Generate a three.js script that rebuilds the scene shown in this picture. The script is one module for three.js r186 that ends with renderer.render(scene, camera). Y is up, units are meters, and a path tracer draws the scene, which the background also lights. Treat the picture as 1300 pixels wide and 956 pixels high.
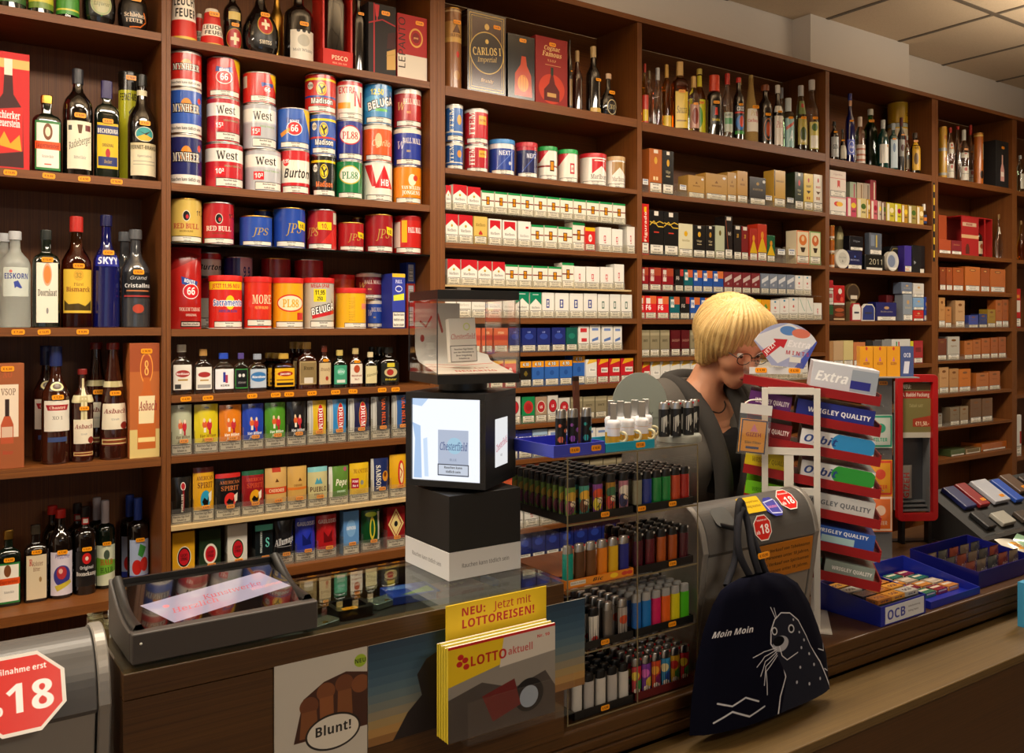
import * as THREE from 'three';
import { RectAreaLightUniformsLib } from 'three/addons/lights/RectAreaLightUniformsLib.js';
import { RoundedBoxGeometry } from 'three/addons/geometries/RoundedBoxGeometry.js';
import { mergeGeometries, mergeVertices } from 'three/addons/utils/BufferGeometryUtils.js';
import { MarchingCubes } from 'three/addons/objects/MarchingCubes.js';

// ---------------------------------------------------------------- camera
// x runs along the shelf wall, y up, z from the shelf fronts (z = 0) out into the shop
const TH = 34.57 * Math.PI / 180, F = 1130, D = 2.6, H = 1.6, CX = 650, CY = 412;
const SN = Math.sin(TH), CS = Math.cos(TH);
const scene = new THREE.Scene();
const camera = new THREE.PerspectiveCamera(2 * Math.atan(544 / F) * 180 / Math.PI, 1300 / 956, 0.05, 60);
camera.position.set(0, H, D);
camera.lookAt(SN, H, D - CS);
camera.setViewOffset(1300, 1088, 0, 132, 1300, 956);
const renderer = new THREE.WebGLRenderer({ antialias: true });
renderer.toneMapping = THREE.LinearToneMapping;
renderer.toneMappingExposure = 1.0;
renderer.shadowMap.enabled = true;
scene.background = new THREE.Color(0.45, 0.5, 0.58);      // daylight outside the shop window

// ---------------------------------------------------------------- ceiling lamps (panel meshes are built with the ceiling)
RectAreaLightUniformsLib.init();
const CEIL = 3.14;
const LAMPS = [[-1.15, 1.0], [0.55, 1.0], [2.0, 1.0], [4.55, 1.0], [1.2, 3.6]];
const LAMP_W = 1.2, LAMP_D = 0.3, LAMP_I = 24;
const LAMP_Y = CEIL - 0.42, UP_I = 14;
for (const [x, z] of LAMPS) for (const s of [-1, 1]) {      // each pendant throws light down and, less, up to the ceiling
  const l = new THREE.RectAreaLight(new THREE.Color(1.0, 0.86, 0.68), s < 0 ? LAMP_I : UP_I, LAMP_W, LAMP_D);
  l.position.set(x, LAMP_Y + s * 0.021, z); l.lookAt(x, s < 0 ? 0 : 9, z); l.castShadow = true; scene.add(l);
}

// ---------------------------------------------------------------- from pixels to places
const dep = (px, z) => (D - z) / (CS - (px - CX) / F * SN);
const Xat = (px, z) => dep(px, z) * (SN + (px - CX) / F * CS);
const Yat = (px, py, z) => H - (py - CY) * dep(px, z) / F;
function G(px, py, Y) { const d = (H - Y) * F / (py - CY), u = (px - CX) / F; return [d * (SN + u * CS), D - d * (CS - u * SN)]; }   // a pixel on a level surface
let seed = 12345;
const rnd = (a = 0, b = 1) => { seed = (seed * 1664525 + 1013904223) >>> 0; return a + (b - a) * seed / 4294967296; };

// ---------------------------------------------------------------- printed art, packed on a few sheets
const AS = 2048, atlases = [];
function sheet() {
  const c = document.createElement('canvas'); c.width = c.height = AS;
  const g = c.getContext('2d'); g.fillStyle = '#777'; g.fillRect(0, 0, AS, AS);
  const tex = new THREE.CanvasTexture(c); tex.colorSpace = THREE.SRGBColorSpace; tex.anisotropy = 8;
  const a = { g, tex, x: 2, y: 2, rh: 0, sw: new Map(), mats: new Map() };
  atlases.push(a); return a;
}
function alloc(w, h, only) {
  for (const a of only ? [only] : [...atlases, null]) {
    const s = a ?? sheet();
    if (s.x + w + 4 > AS) { if (s.y + s.rh + 4 + h > AS - 40) { if (only) break; continue; } s.x = 2; s.y += s.rh + 4; s.rh = 0; }
    if (s.y + h + 4 > AS - (only ? 0 : 40)) continue;
    const c = { a: s, x: s.x, y: s.y, w, h }; s.x += w + 4; s.rh = Math.max(s.rh, h); return c;
  }
  return alloc(w, h);
}
const FONT = (o) => (o.includes('i') ? 'italic ' : '') + (o.includes('b') ? 'bold ' : '');
function text(g, w, h, str, cx, cy, size, col, fl = 'b', maxw = 0.94, rot = 0) {
  g.save(); g.translate(cx * w, cy * h); g.rotate(rot * Math.PI / 180);
  let px = size * h; const lim = maxw * (Math.abs(rot) > 45 && Math.abs(rot) < 135 ? h : w);
  const fam = fl.includes('s') ? 'serif' : 'sans-serif';
  g.font = FONT(fl) + px + 'px ' + fam;
  const m = g.measureText(str).width; let sx = 1; if (m > lim) sx = lim / m;
  g.scale(sx, 1); g.textAlign = 'center'; g.textBaseline = 'middle';
  if (fl.includes('k')) { g.lineWidth = px * 0.16; g.strokeStyle = '#111'; g.strokeText(str, 0, 0); }
  if (fl.includes('w')) { g.lineWidth = px * 0.16; g.strokeStyle = '#fff'; g.strokeText(str, 0, 0); }
  g.fillStyle = col; g.fillText(str, 0, 0); g.restore();
}
function paint(g, w, h, ops) {
  for (const o of ops) {
    const k = o[0];
    if (k === 't') text(g, w, h, ...o.slice(1));
    else if (k === 'r') { g.fillStyle = o[5]; g.fillRect(o[1] * w, o[2] * h, o[3] * w, o[4] * h); }
    else if (k === 'o') { g.strokeStyle = o[5]; g.lineWidth = (o[6] ?? 0.02) * h; g.strokeRect(o[1] * w, o[2] * h, o[3] * w, o[4] * h); }
    else if (k === 'c') { g.fillStyle = o[4]; g.beginPath(); g.arc(o[1] * w, o[2] * h, o[3] * h, 0, 7); g.fill(); }
    else if (k === 'e') { g.beginPath(); g.ellipse(o[1] * w, o[2] * h, o[3] * w, o[4] * h, (o[7] ?? 0), 0, 7); if (o[6]) { g.strokeStyle = o[5]; g.lineWidth = o[6] * h; g.stroke(); } else { g.fillStyle = o[5]; g.fill(); } }
    else if (k === 'p') { g.fillStyle = o[1]; g.beginPath(); for (let i = 2; i < o.length; i += 2) g.lineTo(o[i] * w, o[i + 1] * h); g.fill(); }
    else if (k === 'l') { g.strokeStyle = o[1]; g.lineWidth = o[2] * h; g.lineJoin = g.lineCap = 'round'; g.beginPath(); for (let i = 3; i < o.length; i += 2) g.lineTo(o[i] * w, o[i + 1] * h); g.stroke(); }
    else if (k === 'w') {                                   // the black-framed health warning: y0, height, x0, width
      const [, y, hh, x = 0.05, ww = 0.9] = o; g.fillStyle = '#e9e5da'; g.fillRect(x * w, y * h, ww * w, hh * h);
      g.strokeStyle = '#1a1a1a'; g.lineWidth = Math.max(1, 0.014 * h); g.strokeRect(x * w, y * h, ww * w, hh * h);
      const n = hh > 0.2 ? 3 : hh > 0.1 ? 2 : 1;
      for (let i = 0; i < n; i++) text(g, w, h, ['Rauchen kann', 'tödlich sein', 'Rauchen schadet'][(i + (n > 1 ? 0 : 2)) % 3], x + ww / 2, y + hh * (i + 0.5) / n, hh / n * 0.66, '#222', 'b', ww * 0.86);
    }
  }
}
const artCache = new Map();
function A(w, h, bg, ...ops) {
  const key = JSON.stringify([w, h, bg, ops]); if (artCache.has(key)) return artCache.get(key);
  const c = alloc(w, h), g = c.a.g; c.bg = bg;
  g.save(); g.beginPath(); g.rect(c.x - 1, c.y - 1, w + 2, h + 2); g.clip(); g.translate(c.x, c.y); g.fillStyle = bg; g.fillRect(-1, -1, w + 2, h + 2);
  paint(g, w, h, ops); g.restore(); artCache.set(key, c); return c;
}
function swatch(a, col) {
  if (a.sw.has(col)) return a.sw.get(col);
  if (a.swx === undefined) { a.swx = 2; a.swy = AS - 36; }
  if (a.swx > AS - 10) { a.swx = 2; a.swy += 10; }
  const c = { a, x: a.swx, y: a.swy, w: 6, h: 6 }; a.swx += 10; a.g.fillStyle = col; a.g.fillRect(c.x - 1, c.y - 1, 8, 8); a.sw.set(col, c); return c;
}
const uvOf = (c, s, t) => [(c.x + 0.5 + s * (c.w - 1)) / AS, 1 - (c.y + 0.5 + (1 - t) * (c.h - 1)) / AS];
const FIN = { paper: { roughness: 0.62 }, gloss: { roughness: 0.3 }, tin: { roughness: 0.24, clearcoat: 0.5, clearcoatRoughness: 0.15 }, film: { roughness: 0.22, clearcoat: 0.7, clearcoatRoughness: 0.2 } };
function pm(a, fin = 'paper') {
  if (!a.mats.has(fin)) a.mats.set(fin, new THREE.MeshPhysicalMaterial({ map: a.tex, ...FIN[fin] }));
  return a.mats.get(fin);
}
// plain materials
const M = {};
function std(name, col, rough = 0.5, extra = {}) { return M[name] ??= new THREE.MeshPhysicalMaterial({ color: col, roughness: rough, ...extra }); }
const plain = (col, rough = 0.5) => std('c' + col + rough, col, rough);
std('glassClear', '#ffffff', 0.02, { transmission: 1, thickness: 0.05, ior: 1.4 });
std('glassFrost', '#eef4ee', 0.35, { transmission: 0.75, thickness: 0.05, ior: 1.4 });
std('glassGold', '#ffffff', 0.03, { transmission: 1, thickness: 0.05, ior: 1.4, attenuationColor: new THREE.Color('#d89a1c'), attenuationDistance: 0.03 });
std('glassAmber', '#ffffff', 0.03, { transmission: 1, thickness: 0.05, ior: 1.4, attenuationColor: new THREE.Color('#a3470c'), attenuationDistance: 0.025 });
std('glassGreen', '#ffffff', 0.03, { transmission: 1, thickness: 0.05, ior: 1.4, attenuationColor: new THREE.Color('#0e8a34'), attenuationDistance: 0.03 });
std('glassPale', '#ffffff', 0.03, { transmission: 1, thickness: 0.05, ior: 1.4, attenuationColor: new THREE.Color('#a8c8a0'), attenuationDistance: 0.08 });
std('glassBlue', '#0d1152', 0.06, { clearcoat: 1, clearcoatRoughness: 0.03 });
std('glassDark', '#120c09', 0.07, { clearcoat: 1, clearcoatRoughness: 0.03 });
std('glassDarkGreen', '#0c160e', 0.07, { clearcoat: 1, clearcoatRoughness: 0.03 });
std('glassBrown', '#331209', 0.07, { clearcoat: 1, clearcoatRoughness: 0.03 });
std('glassGrey', '#3a3c40', 0.12, { clearcoat: 1, clearcoatRoughness: 0.05 });
std('glassTeal', '#12403c', 0.07, { clearcoat: 1, clearcoatRoughness: 0.03 });
std('acrylic', '#ffffff', 0.03, { transmission: 1, thickness: 0, ior: 1.45 });
std('tray', '#fbfaf6', 0.04, { transmission: 0.97, thickness: 0, ior: 1.45 });
std('steel', '#c9c9c6', 0.28, { metalness: 1 });
std('gold', '#c99f4a', 0.3, { metalness: 1 });
std('blackPlastic', '#0d0d0e', 0.35);
std('blackSatin', '#141416', 0.5);

// ---------------------------------------------------------------- naming
const taken = new Map();
function numbered(n) { const k = taken.get(n) ?? 0; taken.set(n, k + 1); return k ? n + '_' + String(k).padStart(3, '0') : n; }
const things = [];
function tag(o, name, label, category, kind) {
  o.name = numbered(name); o.userData.label = label; o.userData.category = category; if (kind) o.userData.kind = kind;
  scene.add(o); things.push(o); return o;
}
function group() { return new THREE.Group(); }
function part(parent, name, geo, mat, x = 0, y = 0, z = 0, label) {
  const m = new THREE.Mesh(geo, mat); m.name = name; m.position.set(x, y, z); if (label) m.userData.label = label; parent.add(m); return m;
}
function structure(name, geo, mat, label) { const m = new THREE.Mesh(geo, mat); m.name = name; m.userData = { kind: 'structure', label }; scene.add(m); return m; }

// ---------------------------------------------------------------- shapes
function grid(nu, nv, fn, closeU = false) {                 // fn(s, t) -> [x, y, z, u, v]
  const p = [], uv = [], ix = [];
  for (let j = 0; j <= nv; j++) for (let i = 0; i <= nu; i++) { const r = fn(i / nu, j / nv); p.push(r[0], r[1], r[2]); uv.push(r[3] ?? i / nu, r[4] ?? j / nv); }
  for (let j = 0; j < nv; j++) for (let i = 0; i < nu; i++) { const a = j * (nu + 1) + i, b = a + 1, c = a + nu + 1, d = c + 1; ix.push(a, b, d, a, d, c); }
  const g = new THREE.BufferGeometry(); g.setAttribute('position', new THREE.Float32BufferAttribute(p, 3)); g.setAttribute('uv', new THREE.Float32BufferAttribute(uv, 2)); g.setIndex(ix); g.computeVertexNormals();
  if (closeU) { const n = g.attributes.normal; for (let j = 0; j <= nv; j++) { const a = j * (nu + 1), b = a + nu, x = n.getX(a) + n.getX(b), y = n.getY(a) + n.getY(b), z = n.getZ(a) + n.getZ(b), l = Math.hypot(x, y, z) || 1; n.setXYZ(a, x / l, y / l, z / l); n.setXYZ(b, x / l, y / l, z / l); } }
  return g;
}
// a box standing on y = 0; faces: px nx py ny pz nz
const geoCache = new Map();
function boxGeo(w, h, d, cells, r = 0) {
  const key = [w, h, d].map((v) => v.toFixed(4)).join() + r + cells.map((c) => [atlases.indexOf(c.a), c.x, c.y]).join();
  if (geoCache.has(key)) return geoCache.get(key);
  let g = r ? new RoundedBoxGeometry(w, h, d, 1, Math.min(r, w / 3, d / 3, h / 3)) : new THREE.BoxGeometry(w, h, d);
  const p = g.attributes.position, uv = g.attributes.uv, per = p.count / 6;
  for (let i = 0; i < p.count; i++) {
    const f = Math.floor(i / per), X = p.getX(i) / w + 0.5, Y = p.getY(i) / h + 0.5, Z = p.getZ(i) / d + 0.5;
    const st = [[1 - Z, Y], [Z, Y], [X, 1 - Z], [X, Z], [X, Y], [1 - X, Y]][f];
    uv.setXY(i, ...uvOf(cells[f], Math.min(1, Math.max(0, st[0])), Math.min(1, Math.max(0, st[1]))));
  }
  g.translate(0, h / 2, 0); geoCache.set(key, g); return g;
}
function artBox(w, h, d, front, o = {}) {                     // o: side, top colours or cells, r, fin
  const a = front.a, q = (v, def) => { v = v ?? def; return typeof v === 'string' ? swatch(a, v) : v && v.a === a ? v : swatch(a, '#888'); };
  const side = q(front.bg), top = q(o.top, front.bg);   // carton stock is one colour all round
  return new THREE.Mesh(boxGeo(w, h, d, [side, side, top, top, front, o.back ? q(o.back) : side], o.r ?? 0), pm(a, o.fin));
}
const cut = (c, x, y, w, h) => ({ a: c.a, x: c.x + x * c.w, y: c.y + y * c.h, w: w * c.w, h: h * c.h, bg: c.bg });
// round, square or flattened body from a profile of [height, radius]
function shell(prof, o = {}) {
  const { n = 2, flat = 1, seg = 24 } = o;
  const rr = (a) => { const c = Math.cos(a), s = Math.sin(a); return Math.pow(Math.pow(Math.abs(c), n) + Math.pow(Math.abs(s), n), -1 / n); };
  const P = [[prof[0][0], 0.0001], ...prof, [prof[prof.length - 1][0], 0.0001]];
  const gs = [];
  // hard edges at the two end discs: three separate strips
  for (const strip of [P.slice(0, 2), P.slice(1, -1), P.slice(-2)]) gs.push(grid(seg, strip.length - 1, (s, t) => {
    const k = Math.min(strip.length - 1, Math.round(t * (strip.length - 1))), a = Math.PI * (2 * s + 1), e = rr(a) * strip[k][1];
    return [Math.sin(a) * e, strip[k][0], Math.cos(a) * e * flat];
  }, true));
  const g = mergeGeometries(gs); return g;
}
// a patch hugging the front of such a body: heights y0..y1, half angle in degrees
function patch(prof, y0, y1, half, cell, o = {}) {
  const { n = 2, flat = 1, off = 0.0006, nu = 12, nv = 12, turn = 0 } = o;
  const rAt = (y) => { for (let i = 1; i < prof.length; i++) if (y <= prof[i][0]) { const [a, b] = [prof[i - 1], prof[i]], t = (y - a[0]) / Math.max(1e-6, b[0] - a[0]); return a[1] + (b[1] - a[1]) * t; } return prof[prof.length - 1][1]; };
  const K = half * Math.PI / 180;
  return grid(nu, nv, (s, t) => {
    const y = y0 + (y1 - y0) * t, a = (s * 2 - 1) * K + turn * Math.PI / 180, sn = Math.sin(a), cs = Math.cos(a), e = Math.pow(Math.pow(Math.abs(sn), n) + Math.pow(Math.abs(cs), n), -1 / n) * rAt(y) + off;
    return [sn * e, y, cs * e * (flat === 1 ? 1 : flat), ...uvOf(cell, s, t)];
  });
}
function tube(pts, r, seg = 24, rad = 6) { return new THREE.TubeGeometry(new THREE.CatmullRomCurve3(pts.map((p) => new THREE.Vector3(...p))), seg, r, rad, false); }
function extr(pts, depth, bevel = 0) {
  const s = new THREE.Shape(pts.map((p) => new THREE.Vector2(...p)));
  const g = new THREE.ExtrudeGeometry(s, { depth: depth - 2 * bevel, bevelEnabled: bevel > 0, bevelSize: bevel, bevelThickness: bevel, bevelSegments: 1, curveSegments: 8 }); g.translate(0, 0, bevel); return g;
}
function roundRect(w, h, r, n = 4) { const p = []; for (const [cx, cy, a] of [[w / 2 - r, h / 2 - r, 0], [-w / 2 + r, h / 2 - r, 1], [-w / 2 + r, -h / 2 + r, 2], [w / 2 - r, -h / 2 + r, 3]]) for (let i = 0; i <= n; i++) { const t = (a + i / n) * Math.PI / 2; p.push([cx + r * Math.cos(t), cy + r * Math.sin(t)]); } return p; }
function planarUV(g, cell, w, h) { const p = g.attributes.position, uv = g.attributes.uv, cl = (v) => Math.min(1, Math.max(0, v)); for (let i = 0; i < p.count; i++) uv.setXY(i, ...uvOf(cell, cl(p.getX(i) / w + 0.5), cl(p.getY(i) / h + 0.5))); return g; }
// orange price stickers
const TAGW = 0.03, TAGH = 0.0135;
const tagCells = ['€ 13,95', '€ 9,99', '€ 4,50', '€ 18,90', '€ 7,20'].map((s) => A(64, 30, '#f79a12', ['o', 0.02, 0.04, 0.96, 0.92, '#f9b23c', 0.06], ['t', s, 0.5, 0.52, 0.52, '#5c2f0a', 'b', 0.7]));
const tagGeos = tagCells.map((c) => planarUV(extr(roundRect(TAGW, TAGH, 0.004, 3), 0.0008), c, TAGW, TAGH));
let tagN = 0;
function priceTag(parent, x, y, z, s = 1, ry = 0, rz = 0) {
  const i = tagN++ % tagGeos.length, m = part(parent, 'price_tag', tagGeos[i], pm(tagCells[i].a, 'gloss'), x, y, z); m.scale.set(s, s, 1); m.rotation.set(0, ry, rz); return m;
}

// ================================================================ structure
function noiseTex(size, draw, rx = 1, ry = 1, srgb = true) {
  const c = document.createElement('canvas'); c.width = c.height = size; draw(c.getContext('2d'), size);
  const t = new THREE.CanvasTexture(c); if (srgb) t.colorSpace = THREE.SRGBColorSpace; t.wrapS = t.wrapT = THREE.RepeatWrapping; t.repeat.set(rx, ry); return t;
}
function woodTex(base, dark, light, n = 1500) {
  return noiseTex(1024, (g, S) => {
    g.fillStyle = base; g.fillRect(0, 0, S, S);
    for (let i = 0; i < n; i++) {
      const y = rnd(0, S), l = rnd(0.1, 0.9) * S, x = rnd(-0.2, 1) * S, dy = rnd(-6, 6);
      g.strokeStyle = rnd() < 0.6 ? dark : light; g.globalAlpha = rnd(0.04, 0.28); g.lineWidth = rnd(0.6, 3.2);
      for (const o of [0, S, -S]) { g.beginPath(); g.moveTo(x + o, y); g.bezierCurveTo(x + o + l * 0.3, y + dy, x + o + l * 0.6, y - dy, x + o + l, y + dy * 0.3); g.stroke(); }
    }
    g.globalAlpha = 1;
  });
}
const woodMat = new THREE.MeshPhysicalMaterial({ map: woodTex('#744115', '#402008', '#9a6326'), roughness: 0.5 });
const counterWood = new THREE.MeshPhysicalMaterial({ map: woodTex('#4e3216', '#2c1a0a', '#6d4a20'), roughness: 0.36 });
const ledgeWood = new THREE.MeshPhysicalMaterial({ map: woodTex('#654f2a', '#443218', '#7c6438', 2400), roughness: 0.5 });
function wbox(w, h, d, rad = 0) {
  const g = rad ? new RoundedBoxGeometry(w, h, d, 2, rad) : new THREE.BoxGeometry(w, h, d), p = g.attributes.position, nn = g.attributes.normal, uv = g.attributes.uv;
  const along = w >= h && w >= d ? 0 : h >= d ? 1 : 2, o = rnd(0, 1), q = rnd(0, 1), get = (i, k) => k === 0 ? p.getX(i) : k === 1 ? p.getY(i) : p.getZ(i);
  for (let i = 0; i < p.count; i++) {
    const a = [Math.abs(nn.getX(i)), Math.abs(nn.getY(i)), Math.abs(nn.getZ(i))], ax = a[0] > a[1] && a[0] > a[2] ? 0 : a[1] > a[2] ? 1 : 2;
    const rest = [0, 1, 2].filter((k) => k !== ax), u = rest.includes(along) ? along : rest[0], v = rest.find((k) => k !== u);
    uv.setXY(i, get(i, u) / 1.1 + o, get(i, v) / 0.5 + q);
  }
  return g;
}
const wallMat = new THREE.MeshPhysicalMaterial({ color: '#d4ccc2', roughness: 0.9, bumpMap: noiseTex(256, (g, S) => { for (let i = 0; i < 9000; i++) { const v = 110 + rnd(-40, 40) | 0; g.fillStyle = `rgb(${v},${v},${v})`; g.fillRect(rnd(0, S), rnd(0, S), 2, 2); } }, 4, 4, false), bumpScale: 0.0008 });
const tileMat = new THREE.MeshPhysicalMaterial({ roughness: 0.95, map: noiseTex(512, (g, S) => { g.fillStyle = '#d2bd9f'; g.fillRect(0, 0, S, S); for (let i = 0; i < 16000; i++) { g.globalAlpha = 0.25; g.fillStyle = rnd() < 0.5 ? '#a8906f' : '#d8c4a6'; g.fillRect(rnd(0, S), rnd(0, S), rnd(1, 3), rnd(1, 3)); } g.globalAlpha = 1; }) });
const floorMat = new THREE.MeshPhysicalMaterial({ roughness: 0.6, map: noiseTex(512, (g, S) => { g.fillStyle = '#5f5145'; g.fillRect(0, 0, S, S); for (let i = 0; i < 14000; i++) { g.globalAlpha = 0.3; g.fillStyle = rnd() < 0.5 ? '#463a30' : '#7a6a5a'; g.fillRect(rnd(0, S), rnd(0, S), 3, 2); } g.globalAlpha = 1; }, 6, 6) });
const ROOM = { x0: -2.4, x1: 7.6, z0: -0.30, z1: 5.4 };
function slab(x0, x1, y0, y1, z0, z1) { const g = new THREE.BoxGeometry(x1 - x0, y1 - y0, z1 - z0); g.translate((x0 + x1) / 2, (y0 + y1) / 2, (z0 + z1) / 2); return g; }
{
  const R = ROOM, t = 0.15, TOP = CEIL + 0.25;
  structure('floor', slab(R.x0 - t, R.x1 + t, -0.1, 0, R.z0 - t, R.z1 + t), floorMat, 'brown speckled shop floor');
  structure('wall_back', slab(R.x0 - t, R.x1 + t, 0, TOP, R.z0 - t, R.z0), wallMat, 'pale plaster wall behind the shelves');
  structure('wall_left', slab(R.x0 - t, R.x0, 0, TOP, R.z0, R.z1), wallMat, 'pale plaster end wall');
  structure('wall_right', slab(R.x1, R.x1 + t, 0, TOP, R.z0, R.z1), wallMat, 'pale plaster far end wall');
  // the street front with its shop window
  const wx0 = -1.9, wx1 = 0.9, wy0 = 0.7, wy1 = 2.5;
  const fr = [slab(R.x0, wx0, 0, TOP, R.z1, R.z1 + t), slab(wx1, R.x1, 0, TOP, R.z1, R.z1 + t), slab(wx0, wx1, 0, wy0, R.z1, R.z1 + t), slab(wx0, wx1, wy1, TOP, R.z1, R.z1 + t)];
  structure('wall_front', mergeGeometries(fr), wallMat, 'street front wall with a shop window');
  const win = structure('window_1', slab(wx0, wx1, wy0, wy1, R.z1 + 0.06, R.z1 + 0.066), M.acrylic, 'shop window pane');
  const fm = plain('#3b2a1c', 0.5);
  for (const [a, b, c, d] of [[wx0, wx0 + 0.06, wy0, wy1], [wx1 - 0.06, wx1, wy0, wy1], [-0.53, -0.47, wy0, wy1], [wx0 + 0.06, wx1 - 0.06, wy0, wy0 + 0.06], [wx0 + 0.06, wx1 - 0.06, wy1 - 0.06, wy1]]) part(win, 'window_frame', slab(a, b, c, d, R.z1 + 0.02, R.z1 + 0.055), fm);
  // pier standing proud of the wall above the shelves
  const zf = -0.19, px0 = Xat(1029, zf), px1 = Xat(1154, zf);
  structure('pillar', slab(px0, px1, Yat(800, 19, 0) + 0.0005, CEIL - 0.001, R.z0, zf), wallMat, 'boxed pier proud of the plaster wall');
  // suspended ceiling: a deck above, tiles with open joints below
  const ceil = structure('ceiling', slab(R.x0, R.x1, TOP - 0.1, TOP, R.z0, R.z1), plain('#4a4034', 0.9), 'suspended ceiling of square mineral tiles');
  const S = 0.625, ng = [new THREE.BoxGeometry(S - 0.008, 0.02, S - 0.008)], bar = plain('#6d6152', 0.7);
  ng[0].translate(0, 0.01, 0);
  const lampAt = (cx, cz) => LAMPS.some(([x, z]) => Math.abs(cx - x) < 0.31 + LAMP_W / 2 && Math.abs(cz - z) < 0.31 + LAMP_D / 2);
  const gx0 = R.x0, gz0 = R.z0;
  let nI = 0;
  for (let i = 0; gx0 + i * S < R.x1 - 0.05; i++) for (let j = 0; gz0 + j * S < R.z1 - 0.05; j++) {
    const a = gx0 + i * S, b = Math.min(R.x1, a + S), c = gz0 + j * S, d = Math.min(R.z1, c + S), w = b - a, e = d - c; let g = ng[0];
    if (w < S - 0.01 || e < S - 0.01) { g = new THREE.BoxGeometry(Math.max(0.02, w - 0.008), 0.02, Math.max(0.02, e - 0.008)); g.translate(0, 0.01, 0); }
    part(ceil, 'ceiling_tile', g, tileMat, (a + b) / 2, CEIL, (c + d) / 2); nI++;
  }
  const bars = [];
  for (let i = 1; gx0 + i * S < R.x1; i++) bars.push(slab(gx0 + i * S - 0.012, gx0 + i * S + 0.012, CEIL - 0.004, CEIL - 0.0005, R.z0, R.z1));
  part(ceil, 'tile_rail', mergeGeometries(bars), bar);
  const b2 = []; for (let j = 1; gz0 + j * S < R.z1; j++) b2.push(slab(R.x0, R.x1, CEIL - 0.0045, CEIL - 0.0008, gz0 + j * S - 0.012, gz0 + j * S + 0.012));
  part(ceil, 'tile_rail', mergeGeometries(b2), bar);
  for (const [x, z] of LAMPS) {
    const o = group(), gl = std('lampGlow', '#fff6e6', 0.6, { emissive: new THREE.Color(1, 0.9, 0.74), emissiveIntensity: 2.2 }); o.position.set(x, LAMP_Y, z);
    part(o, 'housing', slab(-LAMP_W / 2 - 0.02, LAMP_W / 2 + 0.02, -0.014, 0.014, -LAMP_D / 2 - 0.02, LAMP_D / 2 + 0.02), plain('#d8d4cc', 0.5));
    for (const s of [-1, 1]) { part(o, 'diffuser', slab(-LAMP_W / 2, LAMP_W / 2, -0.002, 0.002, -LAMP_D / 2, LAMP_D / 2), gl, 0, s * 0.0165, 0); part(o, 'hanger', slab(-0.002, 0.002, 0.0145, CEIL - LAMP_Y - 0.005, -0.002, 0.002), M.steel, s * 0.61, 0, 0); }
    tag(o, 'ceiling_lamp', 'long pendant lamp hung below the ceiling tiles', 'lamp');
  }
}

// ================================================================ shelves
const SD = 0.25, BACK = -SD;
const BAY = { 1: [-70, 205], 2: [217, 546], 3: [565, 809], 4: [815, 1048], 5: [1053, 1183], 6: [1191, 1285], 7: [1291, 1390] };
// each shelf: pixel on its front top edge, thickness, kind (w wood, t thin tray board, g dark glass)
const SHELF = {
  1: [[100, 23.6, 0.022], [100, 221.3, 0.022], [100, 416, 0.022], [100, 589, 0.024], [100, 769, 0.026]],
  2: [[380, 74.8, 0.022], [380, 246, 0.022], [380, 315, 0.006, 'g'], [380, 417.5, 0.02], [380, 496, 0.019], [380, 567, 0.019], [380, 649, 0.012, 't'], [380, 718, 0.026]],
  3: [[690, 130.5, 0.032], [690, 227, 0.018], [690, 276, 0.004, 'p'], [690, 315, 0.018], [690, 365, 0.006, 't'], [690, 404, 0.02], [690, 447, 0.014], [690, 491, 0.018], [690, 537, 0.016], [690, 581, 0.016], [690, 624, 0.016], [690, 668, 0.016], [690, 712, 0.016], [690, 756, 0.016]],
  4: [[930, 174.5, 0.036], [930, 256.5, 0.018], [930, 330, 0.018], [930, 372.5, 0.004, 'p'], [930, 406, 0.018], [930, 451, 0.016], [930, 487, 0.016], [930, 525, 0.016], [930, 563, 0.016], [930, 601, 0.016], [930, 640, 0.016]],
  5: [[1120, 212, 0.032], [1120, 279.5, 0.022], [1120, 343.5, 0.02], [1120, 407.5, 0.02], [1120, 464, 0.02], [1120, 520, 0.02], [1120, 575, 0.02], [1120, 630, 0.02]],
  6: [[1240, 232, 0.03], [1240, 325, 0.022], [1240, 370.5, 0.022], [1240, 416.5, 0.02], [1240, 456.5, 0.014], [1240, 497.5, 0.016], [1240, 538, 0.014], [1240, 577, 0.024]],
  7: [[1310, 245, 0.03], [1310, 331, 0.022], [1310, 416, 0.02], [1310, 500, 0.02], [1310, 577, 0.024]],
};
const SY = {};                                              // shelf heights in metres: SY[bay][row]
for (const b in SHELF) SY[b] = SHELF[b].map(([px, py]) => Yat(px, py, 0));
const boards = {};
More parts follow.
